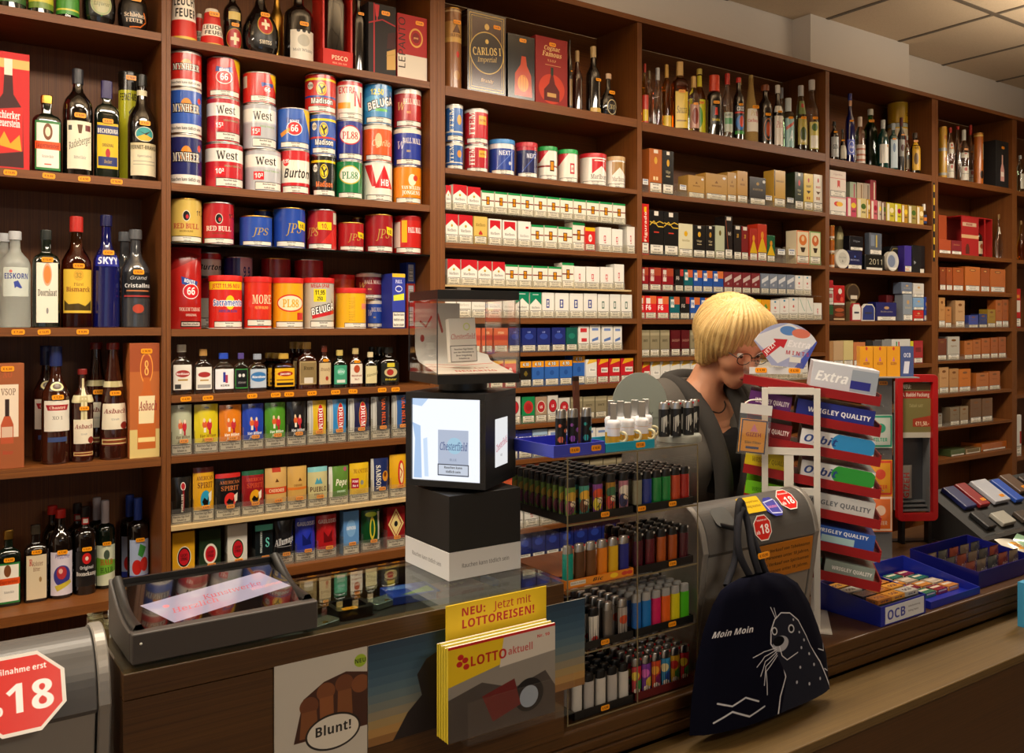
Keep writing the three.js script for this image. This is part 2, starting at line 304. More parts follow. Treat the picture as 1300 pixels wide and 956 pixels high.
{
  const X = (px) => Xat(px, 0);
  const topY = Yat(800, 19, 0);
  const units = [
    { bays: [1], x0: X(-76), x1: X(211), edges: [[X(-76), X(-70)], [X(205), X(211)]], label: 'dark wooden shelf unit holding bitters, vodka and brandy' },
    { bays: [2], x0: X(211), x1: X(555), edges: [[X(211), X(217)], [X(546), X(555)]], label: 'dark wooden shelf unit holding the coloured tobacco tins and pouches' },
    { bays: [3, 4, 5], x0: X(555), x1: X(1188), edges: [[X(555), X(565)], [X(809), X(815)], [X(1048), X(1053)], [X(1183), X(1188)]], label: 'wide dark wooden shelf unit full of cigarette packs and cigars' },
    { bays: [6, 7], x0: X(1188), x1: X(1395), edges: [[X(1188), X(1191)], [X(1285), X(1291)], [X(1390), X(1395)]], label: 'dark wooden shelf unit with orange cigar boxes' },
  ];
  for (const u of units) {
    const o = group(); o.position.set(u.x0, 0, 0);
    for (const [a, b] of u.edges) { const w = b - a - 0.001; part(o, 'side_panel', wbox(w, topY - 0.02, SD - 0.004), woodMat, (a + b) / 2 - u.x0, (topY - 0.02) / 2, -SD / 2 + 0.002); }
    part(o, 'top_panel', wbox(u.x1 - u.x0 - 0.001, 0.02, SD + 0.004), woodMat, (u.x1 - u.x0) / 2, topY - 0.01, -SD / 2 + 0.004);
    part(o, 'back_panel', wbox(u.x1 - u.x0 - 0.002, topY - 0.02, 0.008), woodMat, (u.x1 - u.x0) / 2, (topY - 0.02) / 2, -SD - 0.006);
    part(o, 'plinth', wbox(u.x1 - u.x0 - 0.004, 0.08, 0.02), woodMat, (u.x1 - u.x0) / 2, 0.04, 0.012);
    for (const b of u.bays) {
      const a = X(BAY[b][0]), c = X(BAY[b][1]), w = c - a - 0.0015; boards[b] = [];
      SHELF[b].forEach(([, , th, kind], i) => {
        const thin = kind === 't', deep = kind === 'g' || kind === 'p' ? SD - 0.02 : SD - 0.004;
        const ww = thin || kind === 'p' ? w - (b === 2 ? 0.002 : 0.03) : w;
        const g = kind === 'g' || kind === 'p' ? new THREE.BoxGeometry(ww, th, deep) : wbox(ww, th, deep);
        const m = kind === 'g' ? std('smokeGlass', '#0a0b0a', 0.08) : kind === 'p' ? M.tray : kind === 't' ? plain('#c9ad7c', 0.5) : woodMat;
        const pb = part(o, kind === 'g' ? 'glass_shelf' : kind === 'p' ? 'plastic_shelf' : 'shelf_board', g, m, a + 0.0007 + ww / 2 - u.x0, SY[b][i] - th / 2, -deep / 2);
        pb.userData.th = th; boards[b][i] = { m: pb, x: a + 0.0007 + ww / 2, th, deep };
      });
    }
    if (u.bays[0] === 3) { const px = 1185.5, yA = Yat(px, 232, 0), yB = Yat(px, 332, 0), X0 = X(px) - u.x0; part(o, 'marker_tape', slab(-0.009, 0.009, yB, yA, 0.0002, 0.0012), plain('#15130e', 0.5), X0); for (let i = 0; i < 6; i++) part(o, 'yellow_mark', slab(-0.006, 0.006, 0, (yA - yB) * 0.09, 0.0014, 0.002), plain('#d8b02a', 0.5), X0, yB + (yA - yB) * (i + 0.3) / 6); }
    tag(o, 'shelf_unit', u.label, 'shelf unit');
  }
}
function edgeTags(b, i, list, dy = 0) { const s = boards[b][i]; for (const px of list) priceTag(s.m, Xat(px, 0) - s.x, dy, s.deep / 2 + 0.0004, 1, 0, rnd(-0.05, 0.05)); }
edgeTags(1, 1, [13, 62, 107, 148]); edgeTags(1, 2, [23, 56, 105]);
edgeTags(2, 4, [236, 264, 320, 350, 367, 396, 426, 448, 485, 502]);

// ================================================================ goods on the shelves
const RP = {
  1: ['on the top liquor shelf', 'on the herbal bitters shelf', 'on the vodka shelf', 'on the brandy shelf', 'on the lowest liquor shelf'],
  2: ['above the stacked tins', 'among the stacked tins', 'on the dark glass shelf', 'under the dark glass shelf', 'on the pocket bottle shelf', 'on the upper pouch shelf', 'on the middle pouch shelf', 'on the lowest pouch shelf'],
  3: ['on the cognac gift shelf', 'on the plastic-lidded tin shelf', ...['first', 'second', 'third', 'fourth', 'fifth', 'sixth', 'seventh', 'eighth', 'ninth', 'tenth', 'eleventh', 'twelfth'].map((n) => 'in ' + n + ' row under tins')],
  4: ['on the tequila shelf', 'on the upper cigar shelf', 'on the lower cigar shelf', ...['first', 'second', 'third', 'fourth', 'fifth', 'sixth', 'seventh', 'eighth'].map((n) => 'in ' + n + ' row under cigars')],
  5: ['on the gin shelf', 'on the cigarillo shelf', 'on the round tin shelf', 'on the gift tin shelf', 'on the shelf behind the gum rack', '', '', ''],
  6: ['on the rum shelf', 'on the red gift case shelf', 'on the first cigar carton shelf', 'on the second cigar carton shelf', 'on the third cigar carton shelf', 'on the fourth cigar carton shelf', 'on the fifth cigar carton shelf', 'on the bottom cigar shelf'],
  7: ['on the end rum shelf', 'on the end gift shelf', 'on the end carton shelf', '', ''],
};
const K = (ox, oy, s) => [(x) => ox + x / s, (y) => oy + y / s];
const PX = K(0, 0, 1);
const INX = {}; for (const b in BAY) INX[b] = [Xat(BAY[b][0], 0) + 0.002, Xat(BAY[b][1], 0) - 0.002];
const roof = (b, i) => (i ? SY[b][i - 1] - SHELF[b][i - 1][2] : Yat(800, 19, 0) - 0.021) - 0.002;   // underside of what is above a shelf
function spanBox(b, i, x0, x1, yt, zf) {
  const X0 = Math.max(INX[b][0], Xat(x0, zf)), X1 = Math.min(INX[b][1], Xat(x1, zf)), xm = (x0 + x1) / 2;
  return { X: (X0 + X1) / 2, w: X1 - X0, h: Math.min(Yat(xm, yt, zf), roof(b, i)) - SY[b][i], Y: SY[b][i] + 0.0003 };
}
function spanCyl(Ybase, x0, x1, yt, gap, b, i) {
  const xm = (x0 + x1) / 2, al = Math.atan((xm - CX) / F); let d = 0.09;
  for (let k = 0; k < 4; k++) { const zc = -gap - d / 2; d = (x1 - x0) * dep(xm, zc) * Math.cos(al) / F; }
  const zc = Math.max(BACK + d / 2 + 0.003, -gap - d / 2), o = { X: Xat(xm, zc), z: zc, d, h: Yat(xm, yt, zc + d * 0.35) - Ybase };
  if (b) { o.d = d = Math.min(d, INX[b][1] - INX[b][0]); o.X = Math.min(INX[b][1] - d * 0.508, Math.max(INX[b][0] + d * 0.508, o.X)); o.h = Math.min(o.h, roof(b, i) - Ybase); }
  return o;
}
// ---- tins
const tinGeo = new Map();
function mkTin(d, h, art, lid = 'steel', o = {}) {
  const r = d / 2, g = group(), lh = o.plastic ? Math.min(0.016, h * 0.16) : 0.004;
  const prof = [[0.0025, r * 0.985], [0.0026, r], [h - lh, r]];
  const bg = [];
  for (const f of [0, 1]) bg.push(grid(16, 1, (s, t) => { const b0 = (s - 0.5) * Math.PI, a = b0 + f * Math.PI; return [Math.sin(a) * r, 0.0025 + t * (h - lh - 0.0025), Math.cos(a) * r, ...uvOf(art, 0.5 + 0.3 * Math.sin(b0) + 0.2 * b0 / (Math.PI / 2), t)]; }));
  part(g, 'body', mergeGeometries(bg), pm(art.a, 'tin'));
  const rimM = o.plastic ? plain(lid, 0.35) : M[lid] ?? plain(lid, 0.3);
  part(g, 'lid', shell(o.plastic ? [[h - lh, r * 1.03], [h - 0.001, r * 1.03], [h, r * 0.99]] : [[h - lh, r * 1.0], [h - lh * 0.7, r * 1.012], [h - 0.0006, r * 1.012], [h, r * 0.985], [h - 0.003, r * 0.96]], { seg: 28 }), rimM);
  part(g, 'base_rim', shell([[0, r * 0.99], [0.0006, r * 1.012], [0.0025, r * 1.012], [0.003, r]], { seg: 28 }), o.plastic ? plain('#dedcd6', 0.4) : M.steel);
  return g;
}
// stack: from the shelf up, each [x0, x1, yTop, art, desc, lid, o]
function tinStack(b, i, k, gap, list) {
  let Y = SY[b][i] + 0.0003;
  for (const [x0, x1, yt, art, desc, lid, o = {}] of list) {
    const s = spanCyl(Y, k[0](x0), k[0](x1), k[1](yt), gap, b, i), h = Math.max(0.03, s.h), t = mkTin(s.d, h, art, lid, o);
    t.position.set(s.X, Y, o.z ?? s.z); t.rotation.y = -0.8 * Math.atan2(s.X, D); tag(t, 'tobacco_tin', desc + ' ' + RP[b][i], 'tobacco tin'); Y += h + 0.0004;
  }
}
const tin = (b, i, k, gap, ...e) => tinStack(b, i, k, gap, [e]);
const T = (bg, ...o) => A(190, 150, bg, ...o);
const Wn = ['w', 0.84, 0.13, 0.14, 0.78], stripBand = ['r', 0, 0.8, 1, 0.2, '#e6e2d8'];
const rt66 = (bg) => [['p', '#f3c21a', 1, 0, 1, 0.8, 0.78, 0.1, 0.74, 0], ['p', '#28489e', 0.3, 0.22, 0.5, 0.27, 0.7, 0.22, 0.72, 0.36, 0.28, 0.36], ['t', 'ROUTE', 0.5, 0.31, 0.1, '#fff', 'b', 0.36], ['e', 0.5, 0.5, 0.2, 0.17, '#d8202a'], ['e', 0.5, 0.5, 0.2, 0.17, '#fff', 0.02], ['t', '66', 0.5, 0.5, 0.24, '#fff', 'b'], Wn];
const west = (b, p) => [['r', 0, 0.1, 1, 0.3, '#efece4'], ['t', 'West', 0.55, 0.26, 0.26, '#15110e', 'bs', 0.5], ['r', 0, 0.4, 1, 0.03, b], ['r', 0.26, 0.52, 0.24, 0.2, '#d8222a'], ['t', p, 0.38, 0.62, 0.17, '#fff', 'b', 0.22], ['t', 'SINGLE TOBACCO', 0.68, 0.5, 0.06, '#8a7', 'b', 0.4], ['w', 0.78, 0.18, 0.3, 0.66]];
const mad = (bg, c) => [['c', 0.5, 0.38, 0.18, '#f2d21c'], ['c', 0.5, 0.38, 0.15, bg], ['c', 0.5, 0.38, 0.13, '#f2d21c'], ['l', '#111', 0.05, 0.44, 0.3, 0.5, 0.4, 0.58, 0.32, 0.5, 0.4, 0.52, 0.48], ['r', 0, 0.1, 1, 0.06, '#f2d21c'], ['c', 0.2, 0.3, 0.1, '#e8e4da'], ['t', '9,95', 0.2, 0.3, 0.09, '#222', 'b', 0.18], ['r', 0, 0.56, 1, 0.05, c], ['t', 'Madison', 0.52, 0.7, 0.19, '#fff', 'bk', 0.8], Wn];
const pl88 = (rim, tx) => [['e', 0.5, 0.36, 0.33, 0.24, '#f3eedf'], ['e', 0.5, 0.36, 0.33, 0.24, rim, 0.03], ['t', 'PL88', 0.5, 0.37, 0.27, tx, 'bs', 0.56], Wn];
const jps = (yel) => [['t', 'JPS', 0.6, 0.5, 0.34, '#b99a44', 'is', 0.4], ...(yel ? [['p', '#f4d312', 0.7, 0.3, 0.96, 0.34, 0.94, 0.55, 0.74, 0.5], ['t', '10,', 0.83, 0.43, 0.14, '#222', 'b', 0.2]] : []), Wn];
const pmall = (y) => [['r', 0, 0, 1, 0.12, '#e8e0d0'], ['t', 'PALL MALL', 0.62, 0.33, 0.2, '#f1e6d8', 'bs', 0.58], ['t', 'W', 0.25, 0.45, 0.3, y, 'is'], ['t', 'RED', 0.5, 0.62, 0.08, '#e8c46a', 'b'], Wn];
{
  const k = K(200, 0, 3.611);
  const myn = (c) => T(c, ['c', 0.5, 0.42, 0.2, '#e08a2a'], ['r', 0.3, 0.5, 0.4, 0.16, c], ['t', 'MYNHEER', 0.5, 0.45, 0.24, '#f4efe2', 'bsk', 0.72], ['c', 0.86, 0.25, 0.07, '#d8433a'], ['r', 0, 0.8, 1, 0.2, '#e8e4dc'], ['t', 'Rauchen kann tödlich sein', 0.5, 0.9, 0.09, '#222', 'b', 0.8], ['r', 0, 0, 1, 0.05, '#dcd6ca']);
  tinStack(2, 1, k, 0.02, [[54, 203, 615, myn('#1d2464'), 'navy tin lettered in white, bottom of its stack', 'steel'], [54, 203, 402, myn('#2a58b8'), 'bright blue tin between a red and a navy one', 'steel'], [54, 203, 207, myn('#c3251f'), 'red tin crowning a blue and a navy one', 'steel']]);
  tinStack(2, 1, k, 0.02, [[218, 392, 657, T('#c01f2a', ...west('#c01f2a', '10²')), 'broad red tin with white band, bottom of its stack', 'steel'], [225, 378, 450, T('#b71c28', ...west('#b71c28', '15²')), 'narrow red tin with white band, middle of its stack', 'steel'], [225, 378, 247, T('#cf2a26', ...rt66('#cf2a26')), 'red tin with blue road shield, topmost of three', 'steel']]);
  tinStack(2, 1, k, 0.02, [[400, 566, 687, T('#b9bcc4', ...west('#c9ccd2', '10²')), 'broad silver tin with white band, bottom of its stack', 'steel'], [392, 545, 476, T('#b4b8c0', ...west('#c9ccd2', '15²')), 'narrow silver tin with white band, middle of its stack', 'steel'], [391, 542, 332, T('#cf2a26', ['p', '#f3c21a', 1, 0, 1, 0.7, 0.78, 0.1, 0.76, 0], ['p', '#28489e', 0.52, 0.32, 0.86, 0.32, 0.84, 0.46, 0.54, 0.46], ['e', 0.69, 0.55, 0.14, 0.15, '#d8202a'], ['t', '66', 0.69, 0.55, 0.2, '#fff', 'b', 0.24], ['r', 0.04, 0.1, 0.12, 0.4, '#cfd2c8'], ['w', 0.78, 0.18, 0.26, 0.7]), 'small red tin with road shield on two silver tins', 'steel']]);
  tinStack(2, 1, k, 0.02, [[565, 697, 687, T('#efe9dc', ['r', 0, 0, 1, 0.22, '#c9242b'], ['r', 0, 0.74, 1, 0.26, '#c9242b'], ['c', 0.2, 0.24, 0.12, '#d8222a'], ['t', '9,95', 0.2, 0.24, 0.12, '#fff', 'b', 0.2], ['t', 'Burton', 0.52, 0.52, 0.3, '#15110f', 'bi', 0.86], ['w', 0.82, 0.15, 0.1, 0.8]), 'white and red tin with black script under a blue one', 'steel'], [549, 697, 496, T('#2b5fc0', ...rt66('#2b5fc0'), ['p', '#e8932a', 0.12, 0.62, 0.36, 0.48, 0.4, 0.56, 0.16, 0.72]), 'blue tin with a red road shield, upper of two', 'steel']]);
  tinStack(2, 1, k, 0.02, [[703, 815, 712, T('#171616', ...mad('#171616', '#171616'), ['t', 'Madison', 0.52, 0.7, 0.19, '#e86a1a', 'b', 0.8]), 'black and yellow tin, bottom of its stack', 'steel'], [697, 818, 522, T('#2754b4', ...mad('#2754b4', '#c8373a')), 'blue and yellow tin, middle of its stack', 'steel'], [675, 818, 332, T('#cc2a24', ...mad('#cc2a24', '#2747a8')), 'red and yellow tin with price star, top of its stack', 'steel']]);
  tinStack(2, 1, k, 0.02, [[816, 940, 737, T('#157c45', ...pl88('#c8b23a', '#157c45')), 'green tin with white oval, bottom of its stack', 'steel'], [818, 940, 552, T('#25318c', ...pl88('#c8242a', '#b8232a')), 'dark blue tin with white oval, middle of its stack', 'steel'], [818, 940, 370, T('#e9e5da', ['r', 0, 0, 1, 0.1, '#c9242b'], ['t', 'EXTRA', 0.4, 0.24, 0.24, '#c9242b', 'b', 0.7], ['t', 'N', 0.76, 0.46, 0.56, '#d4242c', 'b', 0.4], ['r', 0.1, 0.56, 0.4, 0.16, '#f0a41c'], Wn), 'white tin with big red letters, top of its stack', 'steel']]);
  tinStack(2, 1, k, 0.02, [[942, 1076, 742, T('#ece8de', ['p', '#cf222a', 0.08, 0.06, 0.3, 0.06, 0.44, 0.62, 0.3, 0.62], ['p', '#cf222a', 0.38, 0.66, 0.66, 0.06, 0.94, 0.66], ['t', 'HB', 0.68, 0.52, 0.24, '#fff', 'b', 0.3], Wn), 'white tin with red triangle, bottom of its stack', 'steel'], [941, 1075, 572, T('#ea5a1f', ['r', 0, 0, 1, 0.1, '#e8dcc8'], ['e', 0.5, 0.42, 0.1, 0.2, '#f4c79a'], ['t', 'Cigarillo', 0.58, 0.5, 0.24, '#f8dcb0', 'i', 0.56], Wn), 'orange tin with a pale emblem, middle of its stack', 'steel'], [943, 1075, 382, T('#2f86c4', ['e', 0.3, 0.5, 0.3, 0.2, '#4aa6d8'], ['e', 0.8, 0.25, 0.3, 0.14, '#1f6cae'], ['t', '12,50', 0.45, 0.2, 0.2, '#f1dd2a', 'b', 0.5], ['t', 'BELUGA', 0.56, 0.48, 0.28, '#fff', 'bk', 0.8, -12], ['r', 0.4, 0.62, 0.36, 0.07, '#57b84a'], Wn), 'sky blue tin with white slanted letters, top of its stack', 'steel']]);
  tinStack(2, 1, k, 0.02, [[1083, 1213, 762, T('#ee8a1a', ['e', 0.62, 0.35, 0.12, 0.16, '#f6e6c4'], ['e', 0.72, 0.3, 0.07, 0.08, '#c83a2a'], ['t', 'VAN WILLEM', 0.6, 0.56, 0.13, '#fff', 'bs', 0.6], ['t', 'JONGENS', 0.6, 0.69, 0.15, '#fff', 'bs', 0.6], Wn), 'orange tin with two small figures, bottom of its stack', 'steel'], [1083, 1212, 587, T('#20379c', ...pmall('#cfd6ea')), 'royal blue tin with white serif letters, middle of its stack', 'steel'], [1083, 1211, 402, T('#b01f22', ...pmall('#e8c46a')), 'crimson tin with white serif letters, top of its stack', 'steel']]);
  // bottles and boxes above the tins are further down; the shelf below
  const q = K(200, 230, 3.611);
  const rb = (bg, tc) => T(bg, ['c', 0.5, 0.38, 0.13, '#16120f'], ['c', 0.5, 0.38, 0.13, '#e8e0d0'], ['c', 0.5, 0.38, 0.11, '#16120f'], ['c', 0.52, 0.4, 0.05, '#c8242a'], ['t', 'RED BULL', 0.5, 0.62, 0.17, tc, 'bs', 0.8], ['t', 'GOLDEN BLEND', 0.5, 0.74, 0.06, '#6a4a1a', 'b'], ['t', '11,', 0.86, 0.3, 0.16, '#111', 'b'], ['w', 0.86, 0.12, 0.1, 0.84]);
  tin(2, 2, q, 0.02, 55, 203, 80, rb('#d2b45a', '#a8242a'), 'gold tin lettered in red', 'gold');
  tin(2, 2, q, 0.02, 205, 351, 97, rb('#b5202a', '#f4eee0'), 'red tin with a white stripe and round black emblem', 'steel');
  tin(2, 2, q, 0.02, 375, 526, 159, T('#2a4fae', ...jps(0)), 'low blue tin', 'gold');
  tin(2, 2, q, 0.13, 440, 527, 132, T('#27459c', ...jps(0)), 'blue tin half hidden behind the low blue one', 'gold');
  tin(2, 2, q, 0.02, 530, 678, 122, T('#2347a6', ...jps(1)), 'tall blue tin with a yellow price patch', 'gold');
  tin(2, 2, q, 0.02, 683, 821, 130, T('#a81f24', ['p', '#c92a26', 0.3, 1, 1, 0.3, 1, 1], ['r', 0.36, 0.3, 0.4, 0.2, '#f2cf1a'], ['t', '10,', 0.56, 0.4, 0.18, '#b01f22', 'b'], ['t', 'JPS', 0.22, 0.55, 0.3, '#c7a14a', 'is', 0.3], ['r', 0.82, 0.04, 0.12, 0.3, '#cfcdb8'], ['w', 0.86, 0.12, 0.1, 0.66]), 'red tin with a wide yellow price band', 'steel');
  tin(2, 2, q, 0.02, 824, 946, 189, T('#a61c22', ...jps(1)), 'low red tin', 'gold');
  tin(2, 2, q, 0.12, 885, 944, 166, T('#6e1a1c', ['t', 'JPS', 0.6, 0.5, 0.3, '#b08a44', 'is']), 'dull red tin behind the low red one', 'gold');
  tin(2, 2, q, 0.02, 949, 1079, 152, T('#9c1a22', ...jps(1)), 'tall dark red tin with monogram', 'gold');
  tin(2, 2, q, 0.02, 1083, 1213, 159, T('#c6241f', ['r', 0, 0, 1, 0.1, '#a81a1c'], ['r', 0.06, 0.14, 0.2, 0.7, '#e8d8c8'], ['r', 0.3, 0.1, 0.16, 0.6, '#efb81c'], ['t', 'PALL MALL', 0.72, 0.36, 0.2, '#fff', 'bs', 0.46], Wn), 'red tin with white and yellow stripes', '#a81a1c');
  // front of the row under the glass
  const rl = '#d2231f';
  tin(2, 3, q, 0.015, 234, 388, 432, T('#d42a22', ['r', 0.04, 0.02, 0.92, 0.17, '#f3c81e'], ['t', 'JETZT 11,95 NEU', 0.5, 0.11, 0.12, '#c8242a', 'b', 0.84], ['c', 0.6, 0.46, 0.15, '#f4d028'], ['t', 'Sacramento', 0.56, 0.46, 0.18, '#2244a8', 'bw', 0.78], ['t', 'AMERICAN BLEND', 0.55, 0.64, 0.07, '#2244a8', 'b', 0.6], ['w', 0.86, 0.12, 0.2, 0.76]), 'red lidded tin with a yellow sun', rl, { plastic: 1 });
  tin(2, 3, q, 0.015, 396, 523, 438, T('#d6301f', ['t', 'MORE', 0.62, 0.38, 0.26, '#f4d8b0', 'bs', 0.66], ['t', 'FILTER BLEND', 0.6, 0.56, 0.08, '#f0c060', 'b', 0.5], ['w', 0.82, 0.13, 0.16, 0.8]), 'scarlet lidded tin with cream letters', rl, { plastic: 1 });
  tin(2, 3, q, 0.015, 525, 668, 443, T('#eda81c', ['e', 0.56, 0.45, 0.36, 0.18, '#f4e6c0'], ['e', 0.56, 0.45, 0.36, 0.18, '#cf2a22', 0.03], ['t', 'PL88', 0.56, 0.46, 0.24, '#d8a31c', 'bs', 0.56], ['r', 0.74, 0.66, 0.2, 0.16, '#cf2a22'], ['w', 0.86, 0.12, 0.16, 0.8]), 'yellow lidded tin with a white oval', rl, { plastic: 1 });
  tin(2, 3, q, 0.015, 667, 809, 443, T('#bdb8ac', ['t', 'MEGA-SPAR', 0.52, 0.07, 0.12, '#b8242a', 'b'], ['r', 0.34, 0.14, 0.34, 0.28, '#f1dc1a'], ['t', '11,95', 0.51, 0.21, 0.14, '#111', 'b', 0.3], ['t', '250', 0.51, 0.35, 0.12, '#111', 'b', 0.3], ['t', 'BELUGA', 0.6, 0.58, 0.22, '#fff', 'bk', 0.74, -10], ['p', '#c8242a', 0.3, 0.72, 0.96, 0.6, 0.96, 0.68, 0.3, 0.8], ['w', 0.85, 0.13, 0.26, 0.7]), 'silver lidded tin with a yellow price square', rl, { plastic: 1 });
  tin(2, 3, q, 0.015, 816, 956, 490, T('#efb41a', ['t', 'PALL MALL', 0.5, 0.46, 0.3, '#c89a14', 'bs', 0.7, -90], ['w', 0.86, 0.12, 0.3, 0.68], ['r', 0.78, 0.3, 0.18, 0.16, '#e88a6a']), 'plain yellow tin with a red lid', rl, { plastic: 1 });
  const bk = 0.125;
  tinStack(2, 3, q, bk, [[182, 292, 440, T('#c8c2b4', ['r', 0, 0, 1, 0.4, '#a8242a'], ['w', 0.8, 0.16]), 'grey tin in the back under a script tin', 'steel'], [182, 292, 326, T('#d8d2c6', ['r', 0, 0, 1, 0.25, '#b8242a'], ['t', 'Burton', 0.52, 0.6, 0.34, '#15110f', 'bi', 0.9]), 'white and red script tin in the back', 'steel']]);
  tin(2, 3, q, bk, 300, 436, 346, T('#c9a4b4', ['r', 0, 0, 0.55, 1, '#2c2a78'], ['t', '9,9', 0.75, 0.2, 0.2, '#2c2a78', 'b'], ['r', 0, 0.55, 0.5, 0.3, '#20206a']), 'violet and pink tin in the back', 'steel');
  tin(2, 3, q, bk, 471, 611, 352, T('#8e1c20', ['w', 0.8, 0.16]), 'plain dark red tin in the back', 'gold');
  tin(2, 3, q, bk, 625, 761, 358, T('#a8222a', ['r', 0, 0.5, 1, 0.5, '#ddd0c6'], ['c', 0.5, 0.5, 0.12, '#3a2a1a']), 'red and white tin in the back', 'steel');
  tin(2, 3, q, bk, 782, 905, 428, T('#d8531f', ['t', 'KENO', 0.6, 0.4, 0.3, '#f4d84a', 'b', 0.5]), 'orange tin with a red lid in the back', rl, { plastic: 1 });
  tinStack(2, 3, q, 0.09, [[955, 1030, 543, T('#2a50b4', ...pmall('#dde')), 'blue tin squeezed behind the yellow one', 'steel'], [906, 1030, 420, T('#8c1e28', ...pmall('#d8b45a')), 'wine red tin stacked on the squeezed blue one', 'steel']]);
}
{
  const k = K(540, 0, 4.643), TT = (bg, ...o) => T(bg, ...o, Wn), tn = { turn: -0.45 };
  const item = (bg, c) => TT(bg, ['t', 'ITEM', 0.34, 0.4, 0.34, '#f0ece0', 'bs', 0.7, -90], ['c', 0.72, 0.4, 0.14, c], ['r', 0, 0, 1, 0.08, '#e8e4da'], ['r', 0, 0.72, 1, 0.04, '#ddd8cc']);
  tinStack(3, 1, k, 0.02, [[118, 222, 838, item('#2a5ea8', '#e0903a'), 'blue tin with upright letters, lower of two', 'steel', tn], [118, 222, 614, item('#3068b4', '#e0a03a'), 'blue tin with upright letters, upper of two', 'steel', tn]]);
  const itr = (bg) => TT(bg, ['t', 'ITEM', 0.32, 0.4, 0.34, '#f0ece0', 'bs', 0.7, -90], ['r', 0.56, 0.18, 0.3, 0.26, '#dcae3a'], ['t', 'EXTRA', 0.71, 0.31, 0.1, '#8a1a1a', 'b', 0.28], ['r', 0, 0, 1, 0.08, '#e8e4da']);
  tinStack(3, 1, k, 0.02, [[228, 369, 853, itr('#b41f2c'), 'red tin with upright letters, lower of two', 'steel', tn], [228, 369, 640, itr('#c0222e'), 'red tin with upright letters, upper of two', 'steel', tn]]);
  const P = { plastic: 1, turn: -0.35 };
  tin(3, 1, k, 0.02, 372, 526, 820, T('#24429c', ['r', 0, 0, 1, 0.16, '#dfe2e8'], ['t', 'NEXT', 0.56, 0.3, 0.2, '#dfe4f4', 'b', 0.4], ['l', '#5a78c8', 0.03, 0.3, 0.8, 0.7, 0.4, 0.9, 0.2], ['c', 0.74, 0.62, 0.06, '#c8cfe0'], Wn), 'blue tin with a light blue lid', '#3a8ad0', P);
  tin(3, 1, k, 0.02, 530, 660, 838, T('#1f2354', ['r', 0, 0, 1, 0.12, '#b82a3a'], ['t', 'NEXT', 0.66, 0.3, 0.2, '#dfe4f4', 'b', 0.4], ['l', '#3c5ab8', 0.03, 0.3, 0.8, 0.7, 0.4, 0.9, 0.2], Wn), 'dark navy tin with a red lid', '#c02a38', P);
  tin(3, 1, k, 0.02, 662, 777, 862, T('#ebe6da', ['p', '#c8303a', 0, 0, 0.5, 0, 0.1, 0.4, 0, 0.4], ['r', 0, 0.5, 1, 0.06, '#8a2a24'], ['r', 0.56, 0.34, 0.2, 0.36, '#3a1a10'], ['r', 0.59, 0.38, 0.14, 0.28, '#d48a1c'], Wn), 'white tin with a green lid and amber square', '#1f9a4a', P);
  tin(3, 1, k, 0.02, 778, 897, 880, T('#ebe6da', ['p', '#c8303a', 0, 0, 0.5, 0, 0.1, 0.4, 0, 0.4], ['r', 0.56, 0.34, 0.2, 0.36, '#c8404a'], ['r', 0.6, 0.4, 0.12, 0.24, '#ebe6da'], ['t', 'LM', 0.66, 0.52, 0.12, '#c8404a', 'b', 0.1], Wn), 'white tin with a green lid and red frame', '#23a552', P);
  tin(3, 1, k, 0.02, 908, 1066, 902, T('#ece8df', ['p', '#c8222c', 0.42, 0.06, 1, 0.06, 1, 0.58, 0.74, 0.3, 0.42, 0.58], ['r', 0.5, 0.1, 0.36, 0.04, '#ece8df'], ['t', 'Marlboro', 0.68, 0.68, 0.22, '#1a1614', 's', 0.6], Wn), 'white tin with a red lid and red peak', '#c8242e', P);
  tin(3, 1, K(540, 180, 4.483), 0.02, 1028, 1136, 82, T('#ece8df', ['p', '#a8824a', 0.3, 0.06, 0.95, 0.06, 0.95, 0.54, 0.64, 0.26, 0.3, 0.54], ['t', 'Marlboro', 0.6, 0.68, 0.22, '#4a3a24', 's', 0.6], Wn), 'white tin with a tan lid and tan peak', '#c9a878', P);
}
